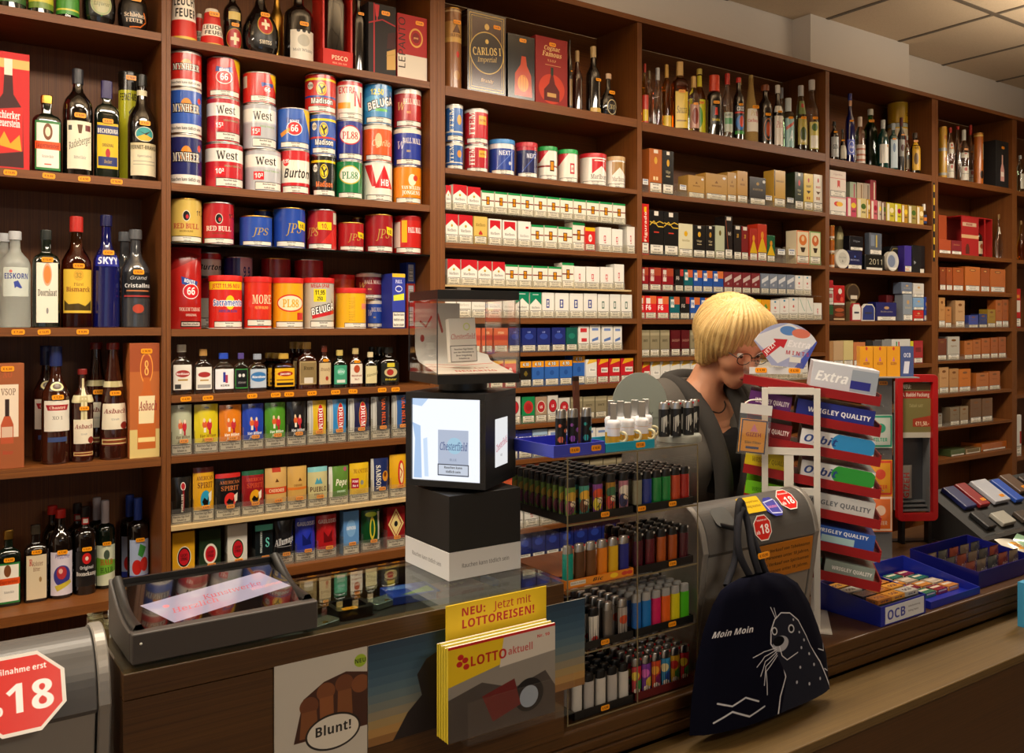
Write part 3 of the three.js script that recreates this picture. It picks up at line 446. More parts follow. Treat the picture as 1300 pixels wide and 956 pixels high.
// ---- boxes
function bx(b, i, k, x0, x1, yt, art, desc, o = {}) {
  const zf = o.z ?? -0.012, s = spanBox(b, i, k[0](x0), k[0](x1), k[1](yt), zf), d = o.d ?? 0.06, Y = o.Y ?? s.Y, h = o.yb !== undefined ? 0 : s.h + s.Y - Y;
  const m = artBox(s.w, h, d, art, { r: 0.0012, ...o });
  m.position.set(s.X, Y, zf - d / 2);
  if (o.yaw) m.rotation.y = o.yaw;
  const root = m;
  tag(root, o.name ?? 'gift_box', desc + ' ' + (o.rp ?? RP[b][i]), o.cat ?? 'box');
  if (o.tagAt) priceTag(root, (o.tagAt[0] - 0.5) * s.w, o.tagAt[1] * h, d / 2 + 0.0005, Math.min(1, s.w / 0.045));
  return { m: root, s, h, top: Y + h + 0.0004, d };
}
const Bx = (bg, ...o) => A(150, 230, bg, ...o);
{
  const k = K(0, 0, 3.939), k3 = K(0, 420, 3.939);
  bx(1, 1, k, -110, 148, 256, Bx('#c81a1c', ['r', 0, 0.06, 1, 0.08, '#d9b76a'], ['p', '#3a0c0c', 0.5, 0.2, 0.66, 0.2, 0.68, 0.36, 0.86, 0.48, 0.88, 0.98, 0.3, 0.98, 0.3, 0.48, 0.48, 0.36], ['r', 0.5, 0.06, 0.16, 0.14, '#eee0d0'], ['p', '#cf1f1c', 0.32, 0.5, 0.86, 0.46, 0.86, 0.84, 0.32, 0.88], ['t', 'Schierker', 0.58, 0.54, 0.09, '#fff', 'bs', 0.46], ['t', 'Feuerstein', 0.58, 0.61, 0.09, '#fff', 'bs', 0.46], ['p', '#f0a020', 0.36, 0.8, 0.5, 0.68, 0.62, 0.78, 0.8, 0.7, 0.84, 0.84]), 'red gift box printed with a bottle', { d: 0.11 });
  bx(1, 3, k3, -90, 121, 165, Bx('#9a5228', ['r', 0.3, 0.2, 0.56, 0.5, '#e8d6c0'], ['t', 'XO', 0.6, 0.1, 0.1, '#b4532a', 'bs', 0.6], ['t', 'VSOP', 0.62, 0.27, 0.09, '#5a3320', 's', 0.5], ['r', 0.54, 0.34, 0.1, 0.16, '#2a130c'], ['p', '#b8502a', 0.52, 0.5, 0.66, 0.5, 0.74, 0.58, 0.74, 0.76, 0.44, 0.76, 0.44, 0.58], ['r', 0.46, 0.6, 0.26, 0.1, '#d9b8a0'], ['t', 'Maison', 0.6, 0.84, 0.05, '#c8241c', 'i']), 'copper brown gift box with a white panel', { d: 0.1, tagAt: [0.6, 0.95] });
  bx(1, 3, k3, 648, 802, 62, Bx('#b8632a', ['r', 0, 0, 1, 0.25, '#a04a1e'], ['r', 0, 0.75, 1, 0.25, '#d8c07a'], ['c', 0.56, 0.22, 0.14, '#e8963a'], ['c', 0.56, 0.22, 0.12, '#a8481c'], ['t', '8', 0.56, 0.22, 0.18, '#f0b45a', 'bs'], ['p', '#c2601a', 0.46, 0.3, 0.66, 0.3, 0.7, 0.4, 0.86, 0.5, 0.86, 0.92, 0.26, 0.92, 0.26, 0.5, 0.44, 0.4], ['p', '#ecdcb0', 0.3, 0.46, 0.84, 0.46, 0.8, 0.7, 0.3, 0.7], ['t', 'Asbach', 0.6, 0.55, 0.11, '#8a1c18', 'bis', 0.6], ['r', 0.28, 0.82, 0.56, 0.04, '#f0d890']), 'orange gift box with a glowing bottle print', { d: 0.09, tagAt: [0.56, 0.93] });
  const t = K(200, 0, 3.611);
  { // red case with a bottle showing in its window
    const s = spanBox(2, 0, t[0](776), t[0](896), t[1](-40), -0.02), g = group(), d = 0.09, h = s.h, w = s.w + 0.012, red = plain('#c8241c', 0.4);
    const front = A(160, 90, '#c8241c', ['t', 'PISCO', 0.55, 0.45, 0.34, '#f4d8b8', 'b', 0.6], ['t', 'REAL DEL SUR', 0.55, 0.76, 0.13, '#f0b090', 'b', 0.6]);
    part(g, 'base', boxGeo(w, 0.055, d, [swatch(front.a, '#c8241c'), swatch(front.a, '#c8241c'), swatch(front.a, '#c8241c'), swatch(front.a, '#c8241c'), front, swatch(front.a, '#c8241c')], 0.001), pm(front.a));
    for (const x of [-1, 1]) part(g, 'side_wall', slab(-0.003, 0.003, 0.0552, h, -d / 2, d / 2 - 0.004), red, x * (w / 2 - 0.0032));
    part(g, 'back_wall', slab(-w / 2 + 0.0065, w / 2 - 0.0065, 0.0552, h, -d / 2, -d / 2 + 0.005), red);
    part(g, 'top_wall', slab(-w / 2, w / 2, h + 0.0002, h + 0.006, -d / 2, d / 2 - 0.004), red);
    g.position.set(s.X - 0.006, s.Y, -0.02 - d / 2); tag(g, 'bottle_case', 'open-fronted red case holding a black bottle above the tins', 'box');
    const bt = group(), r = w / 2 - 0.014; part(bt, 'bottle_body', shell([[0, r], [0.15, r], [0.19, r * 0.7], [0.22, 0.014], [h - 0.09, 0.014]].map((p) => [p[0], p[1]]), { n: 4 }), M.glassDark);
    bt.position.set(s.X - 0.006, s.Y + 0.0556, -0.02 - d / 2); tag(bt, 'liquor_bottle', 'black bottle standing inside the open red case', 'bottle');
  }
  bx(2, 0, t, 967, 1093, 20, Bx('#191214', ['r', 0.18, 0, 0.05, 1, '#a8202a'], ['p', '#c8323a', 0.22, 0.02, 0.4, 0.02, 0.36, 0.18, 0.33, 0.2, 0.33, 0.26, 0.29, 0.26, 0.29, 0.2, 0.26, 0.18], ['l', '#a8202a', 0.02, 0, 0.3, 0.5, 0.22, 1, 0.28], ['p', '#c9a05a', 0.66, 0.66, 0.98, 0.6, 0.98, 0.9, 0.66, 0.92], ['p', '#3a0c10', 0.7, 0.4, 0.98, 0.36, 0.98, 0.6, 0.66, 0.62], ['l', '#b9964a', 0.015, 0.66, 0.72, 0.98, 0.68]), 'black gift box with red ribbon print', { d: 0.08, tagAt: [0.62, 0.88] });
  bx(2, 0, t, 1100, 1236, 72, Bx('#a61a1c', ['r', 0, 0.62, 1, 0.36, '#d9cfc0'], ['c', 0.62, 0.34, 0.15, '#d8a04a'], ['c', 0.62, 0.34, 0.12, '#a61a1c'], ['c', 0.62, 0.34, 0.08, '#7a1214'], ['t', 'JEREZ', 0.62, 0.34, 0.04, '#e8c27a', 'b', 0.2], ['t', 'LEPANTO', 0.15, 0.45, 0.2, '#2a1a1a', '', 0.8, -90]), 'red and white box with a gold ring emblem', { d: 0.08, tagAt: [0.74, 0.9] });
  const c1 = K(540, 0, 4.643);
  bx(3, 0, c1, 248, 475, 74, Bx('#24110f', ['o', 0.06, 0.04, 0.88, 0.92, '#c2a24c', 0.012], ['o', 0.11, 0.07, 0.78, 0.86, '#c2a24c', 0.008], ['r', 0.13, 0.085, 0.74, 0.83, '#3a1412'], ['e', 0.5, 0.5, 0.44, 0.26, '#c2a24c'], ['e', 0.5, 0.5, 0.42, 0.245, '#1c0f0d'], ['c', 0.5, 0.18, 0.04, '#d2ae5a'], ['c', 0.5, 0.36, 0.03, '#d2ae5a'], ['t', 'CARLOS I', 0.5, 0.48, 0.13, '#d8b868', 'bs', 0.74, -6], ['t', 'Imperial', 0.5, 0.58, 0.08, '#d8b868', 'is', 0.5, -6], ['t', 'Brandy', 0.5, 0.84, 0.06, '#d2ae5a', 'is']), 'tall maroon box with gold double frame and oval', { d: 0.09, fin: 'film', tagAt: [0.76, 0.84] });
  bx(3, 0, c1, 487, 645, 208, Bx('#0e0c0d', ['r', 0.46, 0.02, 0.22, 0.28, '#1a1014'], ['p', '#b83c12', 0.5, 0.32, 0.66, 0.32, 0.7, 0.46, 0.86, 0.6, 0.9, 0.94, 0.24, 0.94, 0.26, 0.6, 0.46, 0.46], ['c', 0.56, 0.74, 0.13, '#e6902a'], ['l', '#b8641a', 0.012, 0.46, 0.64, 0.46, 0.84, 0.56, 0.86, 0.56, 0.62, 0.66, 0.64, 0.66, 0.84], ['l', '#3a3436', 0.01, 0, 0.02, 1, 0.02]), 'black box printed with a glowing amber bottle', { d: 0.08, fin: 'film', tagAt: [0.55, 0.92] });
  bx(3, 0, c1, 650, 838, 224, Bx('#8e1c18', ['t', 'Cognac', 0.5, 0.16, 0.09, '#e8c884', 'bis', 0.6], ['t', 'Famous', 0.5, 0.25, 0.1, '#e8c884', 'bis', 0.6], ['t', 'V.S.O.P', 0.5, 0.34, 0.05, '#e8c884', 's'], ['l', '#e0b878', 0.006, 0.3, 0.41, 0.78, 0.41], ['e', 0.5, 0.76, 0.4, 0.22, '#c33a20'], ['r', 0.47, 0.44, 0.08, 0.12, '#1a3020'], ['p', '#5a1410', 0.47, 0.56, 0.55, 0.56, 0.6, 0.68, 0.74, 0.78, 0.74, 0.94, 0.26, 0.94, 0.26, 0.78, 0.42, 0.68], ['r', 0.36, 0.82, 0.28, 0.06, '#c89a5a']), 'brick red box with a decanter print', { d: 0.09, tagAt: [0.52, 0.9] });
  { // cardboard tube at the end of the row
    const s = spanCyl(SY[3][0], 562, 586, 9.7, 0.02, 3, 0), art = A(150, 300, '#8c5a34', ['r', 0, 0.16, 1, 0.2, '#b98a4c'], ['p', '#5a3216', 0.3, 0.3, 0.5, 0.18, 0.7, 0.3], ['t', 'OLD STOCK', 0.5, 0.33, 0.05, '#3a200e', 'bs'], ['r', 0, 0.36, 1, 0.06, '#c9a055'], ['c', 0.55, 0.57, 0.04, '#c0241c'], ['e', 0.5, 0.83, 0.16, 0.06, '#a8763e'], ['r', 0, 0.02, 1, 0.02, '#c9a97a']);
    const t2 = mkTin(s.d, s.h, art, 'gold'); t2.position.set(s.X, SY[3][0] + 0.0003, s.z); priceTag(t2, 0, s.h * 0.82, s.d / 2 + 0.001); tag(t2, 'gift_tube', 'brown cardboard tube with a red dot on the cognac shelf', 'tube');
  }
}
// ---- bottles
const PROF = {
  std: [[0, 0.93], [0.012, 1], [0.6, 1], [0.66, 0.97], [0.71, 0.84], [0.755, 0.58], [0.79, 0.4], [0.83, 0.34], [1, 0.33]],
  tall: [[0, 0.93], [0.012, 1], [0.52, 1], [0.6, 0.94], [0.66, 0.72], [0.71, 0.48], [0.77, 0.37], [1, 0.34]],
  square: [[0, 0.94], [0.015, 1], [0.64, 1], [0.69, 0.97], [0.73, 0.82], [0.755, 0.5], [0.775, 0.36], [1, 0.35]],
  flask: [[0, 0.94], [0.02, 1], [0.56, 1], [0.63, 0.96], [0.69, 0.78], [0.735, 0.5], [0.77, 0.37], [1, 0.36]],
  belly: [[0, 0.7], [0.02, 0.8], [0.12, 0.95], [0.25, 1], [0.36, 0.97], [0.46, 0.82], [0.56, 0.55], [0.64, 0.34], [0.72, 0.25], [1, 0.23]],
  cone: [[0, 0.95], [0.015, 1], [0.3, 1], [0.45, 0.93], [0.6, 0.74], [0.75, 0.52], [0.88, 0.38], [1, 0.36]],
};
function mkBottle(d, h, o) {
  const r = d / 2, base = PROF[o.p ?? 'std'], g = group(), prof = base.map(([y, q]) => [y * h, q * r]), n = o.n ?? 2, flat = o.flat ?? 1, S = { n, flat };
  const capF = o.cap?.[1] ?? 0.1, nr = base[base.length - 1][1] * r, cutY = h * (1 - capF);
  const bp = prof.filter((p) => p[0] < cutY - 0.002); bp.push([cutY, nr]);
  const neck = bp.map((p) => p);
  part(g, 'bottle_body', shell(neck, S), M[o.g ?? 'glassDark']);
  if (o.cap) { const cr = nr * (o.cap[2] ?? 1.14); part(g, 'cap', shell([[cutY + 0.0002, cr], [h - 0.002, cr], [h, cr * 0.9]], { n, flat, seg: 18 }), M[o.cap[0]] ?? plain(o.cap[0], 0.35)); }
  for (const [y0, y1, half, art, nm] of o.L ?? []) part(g, nm ?? 'paper_label', patch(prof, y0 * h, y1 * h, half, art, { ...S, off: nr > 0 ? 0.0007 : 0 }), pm(art.a, 'gloss'));
  if (o.tag) { const y = o.tag * h; let rr = r; for (let i = 1; i < prof.length; i++) if (y <= prof[i][0]) { rr = Math.max(prof[i][1], prof[i - 1][1]); break; } priceTag(g, 0, y, rr * flat + 0.0022, Math.min(0.95, d / 0.07)); }
  return g;
}
function bottle(b, i, k, x0, x1, yt, o, desc) {
  const Y = SY[b][i] + 0.0003, s = spanCyl(Y, k[0](x0), k[0](x1), k[1](yt), o.z ?? 0.02, b, i);
  const g = mkBottle(s.d, s.h, o); g.position.set(s.X, Y, s.z); g.rotation.y = o.turn ?? 0; tag(g, 'liquor_bottle', desc + ' ' + RP[b][i], 'bottle');
  for (let q = 1; q <= (o.back ?? 0); q++) { const c = g.clone(); c.position.z -= q * (s.d * (o.flat ?? 1) + 0.004); c.position.x += (o.bx ?? 0) * q; if (c.position.z - s.d / 2 > BACK) tag(c, 'liquor_bottle', desc + ' farther back ' + RP[b][i], 'bottle'); }
  return g;
}
const Lb = (bg, ...o) => A(130, 150, bg, ...o);
{
  const k = K(0, 0, 3.939);
  // bay 1, top shelf: only the feet of these show
  bottle(1, 0, k, -20, 132, -560, { g: 'glassDarkGreen', L: [[0.06, 0.3, 70, Lb('#3c6a34', ['t', 'Kräuter', 0.5, 0.5, 0.2, '#e8e0b0', 'bs'])]], cap: ['#222', 0.08] }, 'dark green bottle with a green label');
  bottle(1, 0, k, 138, 268, -540, { g: 'glassDarkGreen', p: 'tall', L: [[0.05, 0.3, 70, Lb('#c9c23a', ['r', 0, 0.8, 1, 0.2, '#6a8a2a'])]], cap: ['gold', 0.08] }, 'slim bottle with a yellow label');
  bottle(1, 0, k, 280, 396, -500, { g: 'glassGreen', p: 'tall', L: [[0.04, 0.34, 85, Lb('#3f8f2c', ['t', 'Jahrgang', 0.5, 0.4, 0.2, '#123a12', 'i'], ['r', 0, 0.84, 1, 0.05, '#d8d04a'])]], cap: ['#d8d8d8', 0.08] }, 'slim bottle with a bright green label');
  bottle(1, 0, k, 408, 580, -300, { g: 'glassDark', p: 'belly', L: [[0.1, 0.4, 45, Lb('#16130f', ['e', 0.5, 0.5, 0.42, 0.44, '#b9b78a'], ['e', 0.5, 0.5, 0.36, 0.38, '#8fae7a', 0.03], ['t', 'Liqueur', 0.5, 0.5, 0.2, '#3a4a2a', 'is', 0.6], ['p', '#4aa054', 0.46, 0.94, 0.54, 0.94, 0.5, 1])]], cap: ['#2a2018', 0.1] }, 'bulbous dark bottle with an oval pale label');
  bottle(1, 0, k, 585, 742, -220, { g: 'glassDark', p: 'belly', L: [[0.04, 0.4, 55, Lb('#17120f', ['t', 'Schlehen', 0.5, 0.52, 0.2, '#f2dcc0', 'bs', 0.8], ['t', 'FEUER', 0.46, 0.72, 0.18, '#f2dcc0', 'bs', 0.6], ['l', '#d8702a', 0.05, 0.8, 0.4, 0.92, 0.7, 0.7, 0.92, 0.3, 0.96])]], cap: ['#c8702a', 0.1], tag: 0.42 }, 'round black flask with orange swirl');
  // bitters
  bottle(1, 1, k, 160, 306, 470, { g: 'glassDarkGreen', p: 'square', n: 5, flat: 0.72, cap: ['gold', 0.1], L: [[0.04, 0.66, 44, Lb('#2f7a3c', ['r', 0.06, 0.05, 0.88, 0.9, '#f1ede0'], ['c', 0.5, 0.22, 0.17, '#7a4a2a'], ['c', 0.5, 0.22, 0.1, '#e8dcc0'], ['r', 0, 0.42, 1, 0.16, '#e2541f'], ['t', 'Jägermeister', 0.5, 0.5, 0.12, '#7a1a0c', 'bs', 0.9], ['t', 'Kräuterlikör', 0.5, 0.72, 0.07, '#555', 's'], ['r', 0.35, 0.87, 0.3, 0.02, '#d83a2a']), 'paper_label']] }, 'square green bottle with a white label and orange band');
  bottle(1, 1, k, 312, 466, 335, { g: 'glassDark', cap: ['#2a2c34', 0.14], L: [[0.06, 0.5, 50, Lb('#e9e4cc', ['r', 0.06, 0.1, 0.14, 0.1, '#3a3a2a'], ['p', '#5a3a1a', 0.4, 0.08, 0.6, 0.08, 0.55, 0.26, 0.45, 0.26], ['r', 0.7, 0.08, 0.24, 0.12, '#6a1a1c'], ['t', 'Radeberger', 0.5, 0.44, 0.2, '#2a2a1a', 'is', 0.9, -14], ['t', 'Bitterlikör', 0.5, 0.76, 0.08, '#777', 's']), 'paper_label']], tag: 0.55 }, 'black bottle with a cream label and signature');
  bottle(1, 1, k, 470, 596, 396, { g: 'glassDarkGreen', p: 'square', n: 4, flat: 0.6, cap: ['#2b1f58', 0.18, 1.3], L: [[0.1, 0.56, 44, Lb('#dcb61c', ['r', 0, 0.06, 1, 0.2, '#1c2a6a'], ['t', 'BECHEROVKA', 0.5, 0.17, 0.14, '#f0ead8', 'b', 0.96], ['t', 'ORIGINAL', 0.5, 0.48, 0.1, '#4a3a0a', 'b'], ['c', 0.5, 0.66, 0.1, '#b0242a'], ['r', 0.05, 0.74, 0.9, 0.2, '#24306e'], ['t', 'Becher', 0.5, 0.84, 0.1, '#d8b44a', 'is']), 'paper_label']], tag: 0.58 }, 'flat green bottle with a yellow and navy label');
  { const s = spanCyl(SY[1][1], 150, 178, 91, 0.1, 1, 1), art = A(150, 260, '#c6c62a', ['r', 0, 0, 1, 0.16, '#15140f'], ['t', 'FERNET-MENTA', 0.5, 0.22, 0.09, '#1a1a12', 'b', 0.84], ['p', '#3a3a2a', 0.4, 0.36, 0.6, 0.3, 0.7, 0.42, 0.54, 0.5], ['c', 0.62, 0.36, 0.03, '#c83020'], ['r', 0.8, 0.5, 0.12, 0.4, '#dcdccc']), t = mkTin(s.d, s.h, art, '#15140f'); t.position.set(s.X, SY[1][1] + 0.0003, s.z); priceTag(t, 0, s.h * 0.94, s.d / 2 + 0.001); tag(t, 'gift_tube', 'yellow cylindrical tube behind a black bitters bottle', 'tube'); }
  bottle(1, 1, k, 656, 798, 366, { g: 'glassDark', p: 'tall', cap: ['#1a1a16', 0.11], L: [[0.05, 0.35, 62, Lb('#e0d6b8', ['r', 0, 0, 1, 0.22, '#cfc29a'], ['t', 'FERNET-BRANCA', 0.5, 0.14, 0.16, '#2a2418', 'b', 0.96], ['t', 'Specialità', 0.5, 0.4, 0.09, '#666', 's'], ['r', 0.12, 0.55, 0.76, 0.02, '#998'], ['r', 0.12, 0.65, 0.76, 0.02, '#998']), 'paper_label'], [0.36, 0.5, 40, A(100, 100, '#101010', ['c', 0.5, 0.5, 0.48, '#e8e4d0'], ['c', 0.5, 0.5, 0.44, '#3a9a9a'], ['p', '#e8b43a', 0.1, 0.7, 0.5, 0.5, 0.9, 0.7, 0.7, 0.92, 0.3, 0.92], ['p', '#3a2a1a', 0.2, 0.3, 0.5, 0.46, 0.84, 0.24, 0.56, 0.56]), 'round_emblem'], [0.8, 0.85, 80, Lb('#d8d2b0'), 'neck_band']], tag: 0.53 }, 'black bottle with a round globe emblem');
  // vodka
  const v = K(0, 220, 3.939);
  bottle(1, 2, v, -6, 156, 286, { g: 'glassFrost', cap: ['#b9bcc0', 0.09, 1.25], L: [[0.32, 0.62, 50, Lb('#ccd4cc', ['t', 'EISKORN', 0.5, 0.3, 0.26, '#2a3a8a', 'b', 0.92], ['p', '#3a4aa0', 0.4, 0.5, 0.55, 0.45, 0.7, 0.7, 0.64, 0.72, 0.5, 0.66, 0.44, 0.72], ['c', 0.3, 0.14, 0.05, '#d8736a']), 'print']], back: 1, bx: -0.02 }, 'frosted clear bottle with blue print');
  bottle(1, 2, v, 160, 300, 280, { g: 'glassDarkGreen', p: 'square', n: 4, flat: 0.8, cap: ['#1a201c', 0.1], L: [[0.05, 0.66, 40, Lb('#efe9d8', ['c', 0.5, 0.2, 0.19, '#d8a888'], ['c', 0.5, 0.2, 0.15, '#e7863f'], ['t', 'Doornkaat', 0.5, 0.5, 0.14, '#2a2a24', 'bs', 0.9], ['c', 0.5, 0.8, 0.05, '#888']), 'paper_label']], tag: 0.69 }, 'square green bottle with a white label and orange seal');
  bottle(1, 2, v, 304, 460, 212, { g: 'glassGold', p: 'tall', cap: ['#b82a22', 0.14, 1.3], L: [[0.13, 0.52, 62, Lb('#e3bd3f', ['c', 0.5, 0.14, 0.13, '#d8a93a'], ['t', '32', 0.5, 0.14, 0.14, '#8a6a1a', 's'], ['t', 'Fürst', 0.5, 0.34, 0.1, '#7a3a14', 's'], ['t', 'Bismarck', 0.5, 0.46, 0.14, '#7a2a14', 'bs', 0.8], ['p', '#4a3a14', 0.04, 0.94, 0.04, 0.7, 0.2, 0.8, 0.5, 0.78, 0.7, 0.84, 0.96, 0.7, 0.96, 0.94]), 'paper_label']], tag: 0.55 }, 'golden bottle with a red cap');
  bottle(1, 2, v, 462, 600, 205, { g: 'glassBlue', p: 'tall', cap: ['#17194a', 0.1, 1.3], L: [[0.54, 0.64, 60, A(120, 50, '#1a2390', ['t', 'SKYY', 0.5, 0.5, 0.84, '#eef0ff', 'b', 0.86]), 'print']], tag: 0.66 }, 'cobalt blue bottle with white letters');
  bottle(1, 2, v, 603, 752, 278, { g: 'glassGrey', p: 'tall', cap: ['#5a5c60', 0.1, 1.3], L: [[0.3, 0.56, 60, Lb('#1a1b1e', ['t', 'Grand', 0.5, 0.22, 0.18, '#d8d8d8', 'i'], ['t', 'Cristallna', 0.5, 0.52, 0.22, '#e8e8e8', 'b', 0.94], ['r', 0.1, 0.7, 0.8, 0.05, '#c87a4a'], ['r', 0, 0.9, 1, 0.06, '#b03a3a']), 'paper_label'], [0.14, 0.24, 24, A(60, 40, '#3a3c40', ['e', 0.5, 0.5, 0.46, 0.44, '#b8452f']), 'seal']], tag: 0.56, back: 1, bx: -0.012 }, 'smoky grey bottle with a dark label');
  // brandy
  const q = K(0, 420, 3.939);
  bottle(1, 3, q, 206, 352, 78, { g: 'glassBrown', p: 'tall', cap: ['#1d2a5e', 0.17, 1.3], L: [[0.28, 0.54, 58, Lb('#e6e0d2', ['p', '#a8202a', 0.08, 0.14, 0.92, 0.14, 0.84, 0.32, 0.16, 0.32], ['t', 'Chantré', 0.5, 0.23, 0.12, '#f2e8d0', 'bs', 0.7], ['t', 'XO 1', 0.5, 0.56, 0.14, '#55504a', 's']), 'paper_label'], [0.62, 0.7, 40, A(60, 60, '#1a0a08', ['c', 0.5, 0.5, 0.46, '#e8dca0'], ['c', 0.5, 0.5, 0.3, '#5a4a3a']), 'neck_seal'], [0.19, 0.23, 40, Lb('#3a4a7a'), 'strip_label']], tag: 0.57, back: 1, bx: -0.014 }, 'dark brandy bottle with a navy cap');
  const asb = Lb('#e6dcc4', ['t', 'Asbach', 0.5, 0.3, 0.24, '#7a2420', 'bis', 0.86], ['t', 'Uralt', 0.5, 0.6, 0.1, '#888', 's'], ['c', 0.84, 0.86, 0.14, '#8a2a22']), asc = A(120, 30, '#5a1a14', ['r', 0, 0.2, 1, 0.6, '#d9c88a'], ['r', 0.04, 0.34, 0.92, 0.32, '#7a3a1c']), asn = A(60, 60, '#d8cfa4', ['r', 0.36, 0, 0.28, 1, '#b8ac7c']);
  bottle(1, 3, q, 356, 468, 192, { g: 'glassBrown', cap: ['#7a1c18', 0.06, 1.3], L: [[0.2, 0.46, 58, asb], [0.06, 0.12, 58, asc, 'strip_label'], [0.64, 0.72, 84, asn, 'neck_label'], [0.46, 0.9, 16, asn, 'neck_strip']], tag: 0.58 }, 'small brandy bottle with a cream collar');
  bottle(1, 3, q, 496, 634, 60, { g: 'glassBrown', p: 'cone', cap: ['#7a1c18', 0.06, 1.3], L: [[0.26, 0.48, 62, asb], [0.12, 0.19, 62, asc, 'strip_label'], [0.62, 0.67, 90, asn, 'neck_label']], tag: 0.57, back: 1, bx: -0.03 }, 'tall brandy bottle with a pale neck ring');
  // lowest shelf
  const l = K(0, 620, 3.87), Z = 0.09;
  bottle(1, 4, l, -20, 102, 212, { g: 'glassDarkGreen', p: 'square', n: 5, flat: 0.75, z: Z, cap: ['gold', 0.12], L: [[0.04, 0.58, 44, Lb('#2f7a3c', ['r', 0.06, 0.05, 0.88, 0.9, '#f1ede0'], ['c', 0.42, 0.2, 0.15, '#7a4a2a'], ['r', 0, 0.38, 1, 0.16, '#e2541f'], ['t', 'Jägermeister', 0.5, 0.46, 0.11, '#7a1a0c', 'bs', 0.9], ['t', 'Kräuterlikör', 0.5, 0.72, 0.07, '#555', 's']), 'paper_label']], tag: 0.62 }, 'small square green bottle with white label');
  bottle(1, 4, l, 116, 234, 186, { g: 'glassDark', p: 'square', n: 5, flat: 0.75, z: Z, cap: ['#3a3226', 0.12], L: [[0.04, 0.62, 42, Lb('#d8c8a8', ['t', 'R', 0.2, 0.16, 0.2, '#b02a22', 'bs'], ['t', 'Kräuter', 0.55, 0.2, 0.13, '#5a2a1a', 's', 0.6], ['t', 'Bitter', 0.5, 0.32, 0.12, '#5a2a1a', 's', 0.6], ['c', 0.7, 0.56, 0.06, '#9a7a4a']), 'paper_label']], tag: 0.66 }, 'square black bottle with a tan label');
  bottle(1, 4, l, 238, 358, 108, { g: 'glassDark', z: Z, cap: ['#c8241c', 0.1, 1.3], L: [[0.04, 0.53, 60, Lb('#d8d0dc', ['t', 'Pflaume', 0.5, 0.1, 0.14, '#7a6aa8', 'i'], ['e', 0.5, 0.55, 0.34, 0.24, '#3a3a8a'], ['e', 0.48, 0.48, 0.2, 0.15, '#b0323a'], ['e', 0.44, 0.44, 0.08, 0.06, '#e8b0a0'], ['p', '#c8b43a', 0.2, 0.78, 0.84, 0.66, 0.9, 0.74, 0.3, 0.9]), 'paper_label']], tag: 0.53, back: 3, bx: -0.012 }, 'red-capped bottle with a plum label');
  bottle(1, 4, l, 362, 474, 96, { g: 'glassDark', z: Z, p: 'square', cap: ['#1a1414', 0.12, 1.2], L: [[0.1, 0.5, 62, Lb('#1c1a1a', ['c', 0.5, 0.2, 0.16, '#c02020'], ['c', 0.5, 0.2, 0.06, '#e8d0c0'], ['t', 'Original', 0.5, 0.46, 0.13, '#d8d8d8', 'b', 0.8], ['t', 'Boonekamp', 0.5, 0.64, 0.16, '#e8e4dc', 'bs', 0.9]), 'paper_label'], [0.8, 0.88, 60, A(40, 40, '#b82020', ['r', 0.2, 0.2, 0.6, 0.6, '#e8e0d8']), 'neck_label']], tag: 0.53, back: 2, bx: -0.01 }, 'black bottle with a red dot label');
  bottle(1, 4, l, 466, 566, 64, { g: 'glassDarkGreen', z: Z + 0.03, cap: ['#c6c2cc', 0.26, 1.25], L: [[0.04, 0.5, 60, Lb('#dfe6c8', ['c', 0.5, 0.24, 0.12, '#4a5a4a'], ['p', '#7ab83a', 0, 0.3, 1, 0.4, 1, 0.66, 0, 0.76], ['t', 'HALB', 0.5, 0.42, 0.18, '#c83a22', 'bs'], ['t', 'HALB', 0.5, 0.62, 0.18, '#2a4a1a', 'bs']), 'paper_label']], tag: 0.52, back: 2, bx: -0.012 }, 'bottle with a tall silver cap and green label');
  bottle(1, 4, l, 648, 752, 50, { g: 'glassDark', z: Z + 0.03, cap: ['#2a4ab0', 0.26, 1.25], L: [[0.03, 0.52, 60, Lb('#a8b8d8', ['p', '#3a8a3a', 0.4, 0.36, 0.5, 0.1, 0.8, 0.2, 0.6, 0.44], ['e', 0.36, 0.66, 0.22, 0.18, '#c0241f'], ['e', 0.7, 0.6, 0.2, 0.17, '#c8302a'], ['r', 0, 0.86, 1, 0.14, '#2a3a9a'], ['t', 'Kirsch', 0.5, 0.92, 0.1, '#dde', 'i']), 'paper_label']], tag: 0.52, back: 2, bx: -0.01 }, 'blue-capped bottle with a cherry label');
}
